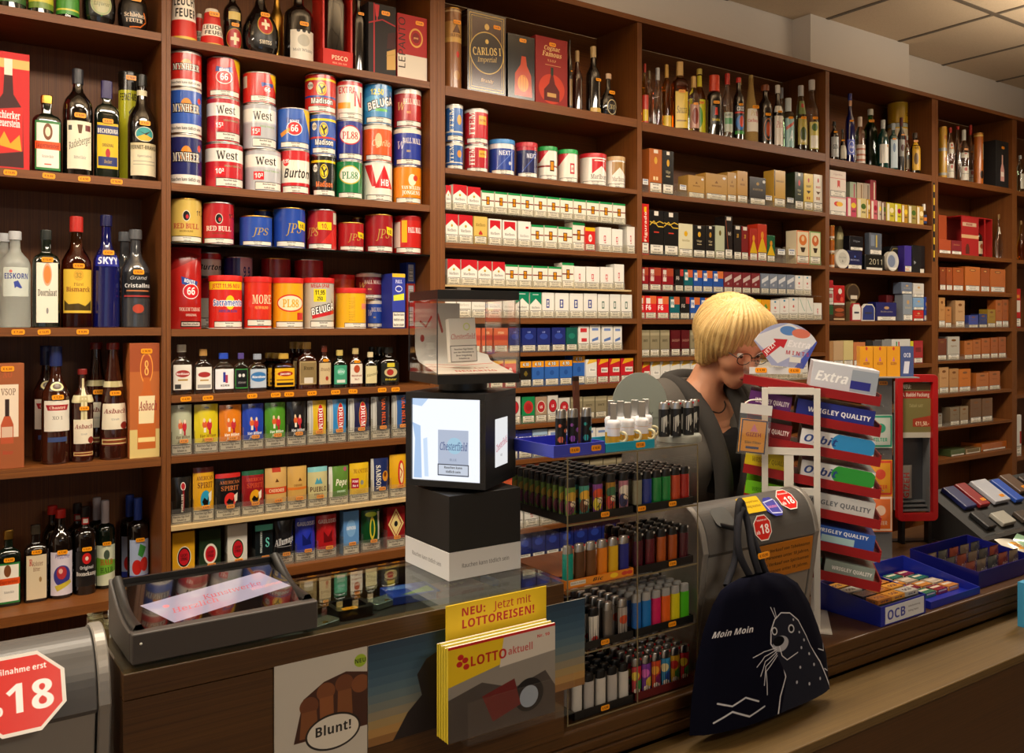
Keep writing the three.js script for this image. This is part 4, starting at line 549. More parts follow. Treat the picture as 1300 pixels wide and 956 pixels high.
{
  const k = K(200, 0, 3.611);
  // two small lighthouse-shaped bottles and friends above the tins
  const lf = (x0, x1, yt, z, desc, tg) => {
    const Y = SY[2][0] + 0.0003, s = spanCyl(Y, k[0](x0), k[0](x1), k[1](yt), z, 2, 0), g = group(), r = s.d / 2, prof = [[0, r * 0.97], [0.004, r], [s.h * 0.9, r * 0.6]];
    const art = A(150, 190, '#c62320', ['r', 0, 0.36, 1, 0.36, '#ece6da'], ['t', 'LEUCHT', 0.5, 0.46, 0.17, '#1a1614', 'b', 0.86], ['t', 'FEUER', 0.5, 0.62, 0.17, '#1a1614', 'b', 0.8], ['r', 0, 0.95, 1, 0.05, '#d8b84a']);
    part(g, 'bottle_body', shell(prof), plain('#c62320', 0.3)); part(g, 'paper_label', patch(prof, 0.004, s.h * 0.88, 89, art, { nv: 1, nu: 18 }), pm(art.a, 'gloss')); part(g, 'cap', shell([[s.h * 0.9, r * 0.62], [s.h, r * 0.5]]), plain('#d8d2c4', 0.4));
    g.position.set(s.X, Y, s.z); if (tg) priceTag(g, 0, s.h * 0.84, r * 0.72); tag(g, 'liquor_bottle', desc, 'bottle');
  };
  lf(55, 183, -190, 0.02, 'tall red conical bottle with white lettered band', 0); lf(192, 306, 34, 0.02, 'short red conical bottle with price sticker', 1); lf(168, 214, 60, 0.13, 'red conical bottle half hidden behind two others', 0);
  const cross = Lb('#15100e', ['c', 0.5, 0.5, 0.42, '#b8902a'], ['c', 0.5, 0.5, 0.39, '#a81c1c'], ['r', 0.43, 0.26, 0.14, 0.48, '#e8d8b0'], ['r', 0.26, 0.43, 0.48, 0.14, '#e8d8b0']);
  bottle(2, 0, k, 300, 386, -60, { z: 0.05, L: [[0.02, 0.4, 58, cross, 'round_emblem'], [0.5, 0.62, 40, Lb('#d8c070'), 'neck_label']], tag: 0.42, cap: ['#1c1a1a', 0.1] }, 'slim black bottle with a red cross emblem');
  bottle(2, 0, k, 384, 556, -120, { p: 'belly', L: [[0.1, 0.52, 38, Lb('#14100e', ['c', 0.5, 0.34, 0.3, '#b8902a'], ['c', 0.5, 0.34, 0.27, '#b02020'], ['r', 0.45, 0.18, 0.1, 0.32, '#eadfc0'], ['r', 0.32, 0.29, 0.36, 0.1, '#eadfc0'], ['t', 'SWISS', 0.5, 0.86, 0.16, '#e0d4b8', 'b', 0.6]), 'round_emblem']], tag: 0.5, cap: ['#2a2420', 0.14] }, 'big round black flask with a red cross emblem');
  bottle(2, 0, k, 510, 584, -80, { z: 0.15, g: 'gold', p: 'tall', cap: ['gold', 0.1] }, 'gold foil bottle at the back');
  bottle(2, 0, k, 576, 716, -60, { L: [[0.02, 0.42, 52, Lb('#dcd6c8', ['c', 0.5, 0.34, 0.2, '#b8b4a6'], ['t', 'Malt Whisky', 0.5, 0.66, 0.12, '#444', 's', 0.8], ['c', 0.3, 0.02, 0.06, '#222'], ['c', 0.5, 0.02, 0.06, '#222'], ['c', 0.7, 0.02, 0.06, '#222']), 'paper_label']], tag: 0.5, cap: ['#1a1614', 0.1] }, 'black bottle with a grey arched label');
  bottle(2, 0, k, 886, 954, -40, { z: 0.02, cap: ['#111', 0.1], tag: 0.72 }, 'narrow black bottle next to the red case');
  // pocket bottles
  const q = K(200, 430, 3.611), P = (x0, x1, yt, g, cap, art, desc, o = {}) => bottle(2, 4, q, x0, x1, yt, { p: 'flask', n: 3, flat: 0.55, g, cap: [cap, 0.15, 1.25], L: [[o.y0 ?? 0.1, o.y1 ?? 0.6, o.a ?? 52, art, 'paper_label']], ...o }, desc);
  P(62, 158, 28, 'glassClear', '#cfc9b8', Lb('#e9e6dc', ['e', 0.5, 0.36, 0.36, 0.14, '#a8322f'], ['t', 'Nordhäuser', 0.5, 0.36, 0.12, '#fff', 'b', 0.66], ['r', 0.25, 0.58, 0.5, 0.06, '#b08a3a'], ['r', 0.1, 0.78, 0.3, 0.18, '#333']), 'big clear pocket bottle with a white label');
  P(168, 250, 48, 'glassClear', '#b98a4a', Lb('#ece8de', ['e', 0.5, 0.34, 0.36, 0.12, '#a8322f'], ['r', 0.25, 0.56, 0.5, 0.06, '#b08a3a'], ['r', 0.1, 0.78, 0.8, 0.16, '#999']), 'small clear pocket bottle with a brass cap');
  P(253, 351, 66, 'glassClear', '#2b4fc4', Lb('#efeef2', ['r', 0.4, 0.16, 0.12, 0.5, '#2a3a9a'], ['r', 0.52, 0.3, 0.12, 0.4, '#a83a5a'], ['t', 'KORN', 0.5, 0.82, 0.14, '#444', 'b']), 'clear pocket bottle with a blue cap');
  P(349, 414, 66, 'glassClear', '#54448a', Lb('#15171a', ['o', 0.03, 0.03, 0.94, 0.94, '#3ca84a', 0.04], ['c', 0.34, 0.34, 0.09, '#ddd'], ['c', 0.62, 0.34, 0.09, '#ddd'], ['t', 'Kleiner', 0.5, 0.7, 0.16, '#bbb', 'i']), 'clear pocket bottle with a black green-edged label');
  P(414, 500, 70, 'glassClear', '#9aa2b0', Lb('#b8c6d6', ['e', 0.5, 0.42, 0.46, 0.26, '#3a78b8'], ['t', 'Nordsee', 0.5, 0.42, 0.18, '#fff', 'bi', 0.8]), 'clear pocket bottle with a blue oval');
  P(523, 630, 68, 'glassAmber', '#c9a040', Lb('#e8b41c', ['e', 0.5, 0.3, 0.36, 0.14, '#a8301c'], ['t', 'Jacobi', 0.5, 0.3, 0.14, '#fff', 'b', 0.5], ['r', 0.1, 0.6, 0.8, 0.06, '#7a4a10'], ['r', 0.1, 0.78, 0.8, 0.14, '#2a1a10']), 'amber pocket bottle with a yellow label', { back: 2, bx: -0.006 });
  P(637, 730, 16, 'glassBrown', '#c9a050', Lb('#8a764e', ['o', 0.05, 0.05, 0.9, 0.9, '#c0a878', 0.03], ['t', 'Rum', 0.5, 0.3, 0.2, '#3a2a14', 'bs'], ['r', 0.26, 0.7, 0.48, 0.24, '#d8d2c4']), 'tall brown pocket bottle with bronze label', { back: 2, bx: -0.006 });
  P(732, 795, 32, 'glassBrown', '#6a2a18', Lb('#cbb78e', ['t', 'Brandy', 0.5, 0.3, 0.2, '#5a3018', 'is', 0.8], ['c', 0.62, 0.72, 0.1, '#a83020']), 'slim brown pocket bottle with a tan label', { tag: 0.66 });
  P(799, 869, 52, 'glassDarkGreen', '#c9b060', Lb('#3f9a78', ['e', 0.5, 0.34, 0.3, 0.18, '#6ac0a0'], ['t', 'Minz', 0.5, 0.34, 0.2, '#eef', 'i'], ['r', 0.2, 0.76, 0.6, 0.16, '#d8e0d8']), 'pocket bottle with a mint green label');
  P(873, 940, 44, 'glassBrown', '#c9b078', Lb('#e4dccc', ['c', 0.5, 0.26, 0.2, '#b04a2a'], ['t', 'Weinbrand', 0.5, 0.6, 0.14, '#8a2a1a', 'b', 0.8], ['t', 'No 1', 0.5, 0.78, 0.14, '#8a2a1a', 'b']), 'brown pocket bottle with a round red badge', { tag: 0.66 });
  P(944, 1006, 62, 'glassDark', '#d8c8a0', Lb('#d6cc9c', ['t', 'Kümmel', 0.5, 0.5, 0.2, '#3a3414', 'is', 0.86, -10]), 'dark pocket bottle with a pale yellow label');
  P(1008, 1108, 40, 'glassDark', '#1c1c18', Lb('#1d201a', ['r', 0.3, 0.02, 0.4, 0.2, '#d8c83a'], ['e', 0.5, 0.5, 0.34, 0.24, '#c8ba8a'], ['e', 0.46, 0.5, 0.18, 0.16, '#a8322a'], ['t', 'Kräuter', 0.5, 0.86, 0.14, '#d8c83a', 'b']), 'dark pocket bottle with a crest', { back: 2, bx: -0.006 });
  // cognac shelf
  const c = K(540, 0, 4.643);
  bottle(3, 0, c, 836, 866, 232, { z: 0.05, L: [[0.04, 0.5, 50, Lb('#2a1a10', ['r', 0.1, 0.1, 0.8, 0.8, '#8a6a3a'])]], cap: ['#1a1614', 0.1], tag: 0.56 }, 'thin dark bottle against the brick red box');
  bottle(3, 0, c, 864, 926, 292, { z: 0.05, g: 'glassBrown', p: 'tall', cap: ['#b89868', 0.18, 1.25] }, 'brown bottle with a wooden stopper');
  bottle(3, 0, c, 945, 1034, 264, { z: 0.03, p: 'tall', cap: ['#c9ad7c', 0.16, 1.2], tag: 0.5, L: [[0.04, 0.1, 60, Lb('#c9a24a'), 'strip_label']] }, 'tall black bottle with a cork stopper');
  bottle(3, 0, c, 1018, 1140, 420, { p: 'belly', flat: 0.6, L: [[0.04, 0.44, 36, Lb('#16110f', ['c', 0.5, 0.5, 0.42, '#c9b88a'], ['c', 0.5, 0.5, 0.37, '#1a1412'], ['t', 'XO', 0.5, 0.5, 0.34, '#d8c894', 'is']), 'round_emblem']], cap: ['#c9a888', 0.12, 1.5], tag: 0.56 }, 'squat black flask with a round crest');
  // tequila shelf
  const d = K(800, 30, 4.815), Q = (x0, x1, yt, o, desc) => bottle(4, 0, d, x0, x1, yt, { turn: -0.45, ...o }, desc);
  Q(68, 112, 240, { z: 0.06, g: 'glassGold', cap: ['#b02a1a', 0.14], L: [[0.05, 0.5, 60, Lb('#c8382a', ['r', 0.1, 0.5, 0.8, 0.4, '#e8c42a'])]] }, 'bottle with a red and yellow label by the upright');
  Q(96, 140, 284, { z: 0.1, g: 'glassClear', cap: ['#8a7a5a', 0.14] }, 'clear bottle at the back');
  Q(138, 198, 264, { z: 0.05, g: 'glassClear', p: 'tall', cap: ['#b9bcc0', 0.2, 1.3] }, 'clear bottle with a silver cap');
  Q(194, 252, 244, { z: 0.05, g: 'glassGold', cap: ['#c49a4a', 0.2, 1.3], L: [[0.04, 0.22, 60, Lb('#d8b43a')]] }, 'golden bottle with a brass cap');
  Q(254, 352, 221, { z: 0.02, g: 'glassGold', p: 'square', n: 4, flat: 0.8, cap: ['#c9a668', 0.2, 1.2], L: [[0.04, 0.56, 42, Lb('#d8b83f', ['t', 'Sauza', 0.5, 0.5, 0.26, '#2a200a', 'is', 0.9], ['r', 0.1, 0.78, 0.8, 0.04, '#8a6a1a'])]], tag: 0.56 }, 'large golden bottle with black script');
  Q(352, 424, 314, { g: 'glassClear', cap: ['#c8a05a', 0.2, 1.3], L: [[0.08, 0.5, 56, Lb('#b88a78', ['e', 0.5, 0.5, 0.3, 0.34, '#7a2a1a'])]], tag: 0.5 }, 'small bottle with a pink brown label');
  Q(384, 462, 267, { z: 0.08, g: 'glassGold', p: 'tall', cap: ['#d8c85a', 0.08, 1.3], L: [[0.04, 0.55, 62, Lb('#d8d02a', ['e', 0.3, 0.5, 0.3, 0.3, '#4a9a2a'], ['e', 0.2, 0.7, 0.16, 0.14, '#c8302a']), 'paper_label'], [0.74, 0.9, 80, Lb('#d8d02a'), 'neck_label']], tag: 0.5 }, 'bottle with yellow label and yellow neck');
  Q(468, 562, 304, { g: 'glassDark', flat: 0.7, cap: ['#c83a1a', 0.26, 2.2], L: [[0.2, 0.5, 40, Lb('#181412', ['p', '#c83020', 0.4, 0.1, 0.6, 0.1, 0.66, 0.5, 0.34, 0.5], ['t', 'Mexico', 0.5, 0.74, 0.2, '#d8c02a', 'b'])]], tag: 0.55 }, 'black flask under a red and yellow hood');
  Q(560, 628, 297, { g: 'glassClear', p: 'tall', cap: ['#c02a22', 0.17, 1.4], L: [[0.1, 0.4, 56, Lb('#a8b0a0', ['r', 0.1, 0.3, 0.8, 0.3, '#4a8a5a'], ['t', 'BLANCO', 0.5, 0.14, 0.16, '#444', 'b'])]] }, 'clear bottle with a red cap');
  Q(628, 697, 322, { g: 'glassDark', cap: ['#c82a28', 0.08, 1.3], L: [[0.1, 0.55, 60, Lb('#23262e', ['t', 'COCO', 0.5, 0.12, 0.2, '#fff', 'b'], ['r', 0, 0.22, 1, 0.06, '#c83a2a'], ['e', 0.5, 0.6, 0.4, 0.26, '#2a6ab0'], ['e', 0.6, 0.56, 0.2, 0.2, '#c84a3a'], ['r', 0, 0.88, 1, 0.12, '#3a8a3a']), 'paper_label']], tag: 0.56 }, 'dark bottle with a colourful picture label');
  Q(660, 690, 330, { z: 0.13, g: 'glassGold', p: 'cone', cap: ['#b89a58', 0.1] }, 'straw bottle half hidden at the back');
  { const Y = SY[4][0] + 0.0003, s = spanCyl(Y, d[0](694), d[0](782), d[1](304), 0.02, 4, 0), g = group(), r = s.d / 2, h = s.h, prof = PROF.cone.map((p) => [p[0] * h * 0.95, p[1] * r]);
    const straw = new THREE.MeshPhysicalMaterial({ color: '#b39a66', roughness: 0.9, map: noiseTex(256, (c2, S) => { c2.fillStyle = '#d8ccb0'; c2.fillRect(0, 0, S, S); for (let i = 0; i < 900; i++) { c2.fillStyle = rnd() < 0.5 ? '#a89466' : '#efe6cc'; c2.fillRect(rnd(0, S), rnd(0, S), 6, 2); } }, 4, 6) });
    part(g, 'straw_wrap', shell(prof), straw); const art = Lb('#e2dcd0', ['t', 'Pitú', 0.6, 0.2, 0.3, '#c8b06a', 'is'], ['t', '6', 0.84, 0.22, 0.3, '#b03030', 'b'], ['t', 'Cachaça', 0.5, 0.52, 0.18, '#c05050', 'bs', 0.9]); part(g, 'paper_label', patch(prof, 0.05, h * 0.5, 55, art), pm(art.a)); part(g, 'cap', shell([[h * 0.9, r * 0.34], [h, r * 0.3]]), plain('#a08a4c', 0.4));
    g.position.set(s.X, Y, s.z); g.rotation.y = -0.45; priceTag(g, 0.01, h * 0.52, r * 0.95); tag(g, 'liquor_bottle', 'bottle wrapped in woven straw on the tequila shelf', 'bottle'); }
  Q(782, 867, 366, { g: 'glassDark', cap: ['#7a3a18', 0.1, 1.9], L: [[0.06, 0.46, 50, Lb('#191311', ['e', 0.55, 0.5, 0.38, 0.42, '#b86a2a', 0.04], ['e', 0.55, 0.5, 0.2, 0.3, '#a8421c']), 'round_emblem']], tag: 0.5 }, 'dark bottle with an orange ring print');
  Q(868, 934, 368, { g: 'glassDark', p: 'tall', cap: ['#d6d4d0', 0.13, 1.4], L: [[0.04, 0.5, 58, Lb('#e0d8cc', ['t', 'Pitú', 0.5, 0.3, 0.3, '#b04a4a', 'is']), 'paper_label'], [0.56, 0.66, 60, Lb('#d8d4c8'), 'neck_label']], tag: 0.56 }, 'dark bottle with a white label and white cap');
  Q(904, 948, 386, { z: 0.12, g: 'glassClear', p: 'tall', cap: ['#8a90a0', 0.16, 1.4] }, 'clear bottle with a grey cap at the back');
  Q(930, 1002, 448, { g: 'glassPale', p: 'square', cap: ['#b8c4c8', 0.26, 1.6], L: [[0.04, 0.6, 56, Lb('#8fb8b8', ['p', '#c85a4a', 0.1, 0.3, 0.9, 0.1, 0.9, 0.2, 0.1, 0.42], ['t', 'A', 0.55, 0.6, 0.5, '#dfeaea', 'bi'])]], tag: 0.6 }, 'short bottle with a pale aqua label');
  Q(1002, 1084, 368, { g: 'glassPale', p: 'cone', cap: ['#b8bcc4', 0.16, 1.2], L: [[0.1, 0.5, 50, Lb('#b0a04a', ['e', 0.5, 0.6, 0.3, 0.26, '#3a4a1a'], ['t', 'VELHO', 0.5, 0.86, 0.14, '#e8e0c0', 'b']), 'paper_label'], [0.56, 0.76, 50, Lb('#6a7a3a', ['r', 0.3, 0.2, 0.4, 0.3, '#a82a2a']), 'neck_label']], tag: 0.5 }, 'pale green bottle with a gold label');
  Q(1088, 1172, 338, { g: 'glassClear', p: 'tall', cap: ['#d8dade', 0.14, 1.4], L: [[0.06, 0.42, 46, Lb('#c8ba5a', ['e', 0.5, 0.2, 0.3, 0.14, '#4a6a2a'], ['r', 0.1, 0.5, 0.8, 0.46, '#e6e2d6']), 'paper_label']], tag: 0.47 }, 'tall clear bottle with a white cap');
  // gin shelf
  const e = K(1030, 80, 4.815), N = (x0, x1, yt, o, desc) => bottle(5, 0, e, x0, x1, yt, { turn: -0.6, ...o }, desc);
  N(112, 168, 352, { cap: ['#1a1a1a', 0.1], L: [[0.1, 0.6, 58, Lb('#b8bcbc', ['t', 'GIN', 0.5, 0.5, 0.3, '#333', 'b'])]], tag: 0.72 }, 'dark bottle with a silver label by the upright');
  N(166, 216, 400, { g: 'glassDark', p: 'belly', cap: ['#222', 0.1], L: [[0.1, 0.5, 50, Lb('#c8c4b4')]], tag: 0.66 }, 'squat dark bottle with a pale label');
  N(206, 266, 180, { g: 'glassBlue', p: 'tall', cap: ['#2a3490', 0.1, 1.3], L: [[0.12, 0.34, 50, Lb('#5a6ad0', ['e', 0.5, 0.5, 0.34, 0.36, '#e8ecff', 0.05], ['t', 'Blue', 0.5, 0.5, 0.24, '#fff', 'i']), 'paper_label'], [0.82, 0.9, 60, Lb('#d8a888'), 'neck_label']], tag: 0.6 }, 'tall blue bottle');
  N(264, 330, 322, { g: 'glassClear', cap: ['#d8c8b8', 0.2, 1.3], L: [[0.04, 0.42, 60, Lb('#d8c8bc', ['r', 0, 0.2, 1, 0.1, '#b86a4a'], ['r', 0, 0.5, 1, 0.1, '#b86a4a'], ['r', 0, 0.78, 1, 0.1, '#b86a4a'])]] }, 'clear bottle with striped pink label');
  N(318, 404, 272, { z: 0.06, g: 'glassGreen', cap: ['#c9ccc8', 0.1, 1.3], tag: 0.8 }, 'bright green bottle with a silver cap');
  N(404, 472, 340, { g: 'glassTeal', cap: ['#c4c8c8', 0.18, 1.3], L: [[0.12, 0.5, 58, Lb('#e2e2dc', ['c', 0.8, 0.1, 0.08, '#c8842a'])]] }, 'teal bottle with a white label');
  N(472, 528, 362, { g: 'glassTeal', p: 'square', n: 4, flat: 0.7, cap: ['#9aa4ac', 0.14, 1.3], L: [[0.06, 0.66, 42, Lb('#b8ccd8', ['e', 0.5, 0.3, 0.2, 0.16, '#5a7aa0'])]], tag: 0.66 }, 'slim square bottle with a pale blue label');
  N(526, 574, 328, { z: 0.04, g: 'glassGrey', cap: ['#5a2022', 0.16, 1.4], L: [[0.3, 0.6, 58, Lb('#a8a8a4', ['c', 0.5, 0.5, 0.2, '#5a2a2a'])]], tag: 0.68 }, 'grey bottle with a dark red cap');
  N(568, 602, 440, { g: 'glassClear', cap: ['#bcbcb4', 0.12] }, 'little clear bottle next to the yellow flask');
  N(598, 668, 420, { g: 'glassDark', p: 'flask', cap: ['#3a2a1a', 0.12, 1.3], L: [[0.1, 0.78, 50, Lb('#d8a81f', ['c', 0.4, 0.6, 0.2, '#6a4a10'], ['t', 'GIN', 0.5, 0.2, 0.2, '#5a3a0a', 'b'])]], tag: 0.8 }, 'dark flask with a golden yellow label');
  const yt = A(150, 320, '#d2ac1e', ['t', 'ISLAY', 0.66, 0.16, 0.06, '#5a4a10', 'b'], ['r', 0, 0.27, 1, 0.02, '#6a4a20'], ['r', 0, 0.28, 1, 0.05, '#a8b8b4'], ['r', 0, 0.35, 1, 0.65, '#d8ccae'], ['r', 0, 0.45, 1, 0.14, '#a8442a'], ['r', 0, 0.66, 1, 0.02, '#8a2a1a'], ['r', 0, 0.72, 1, 0.05, '#a8b8b4'], ['r', 0, 0.9, 1, 0.04, '#8a2a1a']);
  const tubeAt = (b, x0, x1, y, gap, art, label) => { const s = spanCyl(SY[b][0], e[0](x0), e[0](x1), e[1](y), gap, b, 0), t = mkTin(s.d, s.h, art, 'gold'); t.position.set(s.X, SY[b][0] + 0.0003, s.z); tag(t, 'gift_tube', label, 'tube'); };
  tubeAt(5, 582, 707, 228, 0.11, yt, 'fat yellow and cream tube at the end of the gin shelf');
  tubeAt(6, 776, 830, 386, 0.03, A(110, 240, '#c99a2a', ['t', 'RUM', 0.5, 0.2, 0.1, '#b02a1a', 'b'], ['r', 0, 0.4, 1, 0.06, '#a8a89a'], ['t', 'RUM', 0.5, 0.62, 0.1, '#b02a1a', 'b'], ['r', 0, 0.88, 1, 0.05, '#a8a89a']), 'slim yellow tube beside the clear rum bottles');
  tubeAt(6, 990, 1052, 424, 0.03, A(110, 240, '#b8641e', ['r', 0, 0.02, 1, 0.04, '#d8b45a'], ['r', 0.5, 0.2, 0.4, 0.3, '#d8c49a'], ['c', 0.4, 0.8, 0.08, '#2a1a0a']), 'copper orange tube beside the clear rum bottles');
  const R6 = (x0, x1, y, o, desc) => bottle(6, 0, e, x0, x1, y, { turn: -0.6, ...o }, desc);
  const rum = Lb('#d6d2c4', ['c', 0.5, 0.2, 0.14, '#a83a2a'], ['r', 0.1, 0.5, 0.8, 0.04, '#888']);
  R6(828, 872, 390, { g: 'glassClear', cap: ['#b02a24', 0.1, 1.3], L: [[0.04, 0.3, 58, rum], [0.5, 0.7, 50, rum, 'neck_label']], tag: 0.6 }, 'clear rum bottle next to the slim yellow tube');
  R6(872, 918, 382, { z: 0.05, g: 'glassClear', p: 'tall', cap: ['#c02a24', 0.06, 1.3] }, 'plain clear rum bottle with a red top');
  R6(902, 962, 402, { g: 'glassClear', cap: ['#c8ccc8', 0.2, 1.4], L: [[0.04, 0.3, 58, rum], [0.46, 0.56, 62, rum, 'neck_label']], tag: 0.62 }, 'clear rum bottle with a silver cap');
  R6(950, 996, 374, { z: 0.1, g: 'glassClear', p: 'tall', cap: ['#c02420', 0.16, 1.4], L: [[0.04, 0.28, 58, rum]], tag: 0.56 }, 'clear rum bottle with a tall red cap');
  bottle(7, 0, e, 1254, 1300, 560, { g: 'glassPale', cap: ['#c8c8c8', 0.1], L: [[0.1, 0.5, 58, Lb('#d0cfc0')]] }, 'pale bottle at the edge');
  bottle(7, 1, K(1030, 240, 4.815), 1252, 1310, 190, { g: 'glassGold', p: 'belly', cap: ['#8a6a3a', 0.1] }, 'bulbous golden bottle');
}
// ---- pouches and packs in clear trays
const pouchGeo = new Map();
function pouchShape(w, h, d, cell, seedk) {
  const gs = [], side = cell;
  for (const f of [1, -1]) gs.push(grid(6, 8, (s, t) => {
    const X = (s - 0.5) * w * f, e = Math.pow(Math.sin(Math.PI * Math.min(1, Math.max(0, s))), 0.45) * Math.pow(Math.sin(Math.PI * (0.04 + t * 0.92)), 0.5);
    const wr = Math.sin(s * 9 + seedk) * Math.sin(t * 13 + seedk * 2) * 0.0012;
    return [X, t * h, f * (d / 2 * e + wr * e), ...uvOf(side, f > 0 ? s : 1 - s, t)];
  }));
  return mergeGeometries(gs);
}
function tray(b, i, xs, zf, h, label, y) {                      // clear dispenser: floor, lip, a wall between neighbours
  const a = Math.max(INX[b][0], Xat(xs[0], zf) - 0.002), c = Math.min(INX[b][1], Xat(xs[xs.length - 1], zf) + 0.002), g = group(), Y = (y ?? SY[b][i]) + 0.0001, w = c - a;
  g.position.set((a + c) / 2, Y, 0);
  part(g, 'tray_floor', slab(-w / 2, w / 2, 0, 0.0012, -0.13, zf + 0.0038), M.tray);
  part(g, 'front_lip', slab(-w / 2, w / 2, 0.0014, h, zf + 0.0024, zf + 0.0036), M.tray);
  for (const px of xs) part(g, 'divider', slab(-0.0004, 0.0004, 0.0014, h * 1.5, zf - 0.09, zf + 0.0022), M.tray, Math.min(c - 0.001, Math.max(a + 0.001, Xat(px, zf))) - (a + c) / 2);
  tag(g, 'pack_tray', label, 'tray');
}
function rowOf(b, i, k, list, o) {                               // list: [x0, x1, yTop, art, desc, extra]
  const zf = o.z ?? -0.014, xs = [];
  for (const [x0, x1, yt, art, desc, e = {}] of list) {
    const z = e.z ?? zf, s = spanBox(b, i, k[0](x0), k[0](x1), k[1](yt), z), d = e.d ?? o.d ?? 0.022, w = s.w - 0.0014, Y = s.Y + 0.0015, h = Math.max(0.02, s.h - 0.0015);
    let m;
    if (o.pouch && !e.hard) { m = new THREE.Mesh(pouchShape(w, h, d, art, x0), pm(art.a, 'film')); }
    else m = artBox(w, h, d, art, { r: w > 0.04 && o.round ? 0.001 : 0, fin: 'film' });
    m.position.set(s.X, Y, z - d / 2); if (e.tag ?? o.tag) priceTag(m, e.tx ?? 0.004, e.ty ?? h * (e.tag ?? o.tag), d / 2 + 0.0012, o.ts ?? 0.8);
    tag(m, e.name ?? o.name, desc + ' ' + RP[b][i], e.cat ?? o.cat);
    xs.push(k[0](x0));
  }
  const last = list[list.length - 1]; xs.push(k[0](last[1]));
  if (o.tray) tray(b, i, xs, zf, o.tray, 'clear plastic divider tray ' + RP[b][i].replace('in the', 'holding the').replace('on the', 'along the'));
}
const Po = (bg, ...o) => A(120, 170, bg, ['r', 0, 0.79, 1, 0.21, '#cfccc2'], ['o', 0.04, 0.81, 0.92, 0.17, '#222', 0.012], ['t', 'Rauchen fügt Ihnen', 0.5, 0.86, 0.06, '#333', 'b', 0.84], ['t', 'Schaden zu', 0.5, 0.93, 0.06, '#333', 'b', 0.6], ...o);
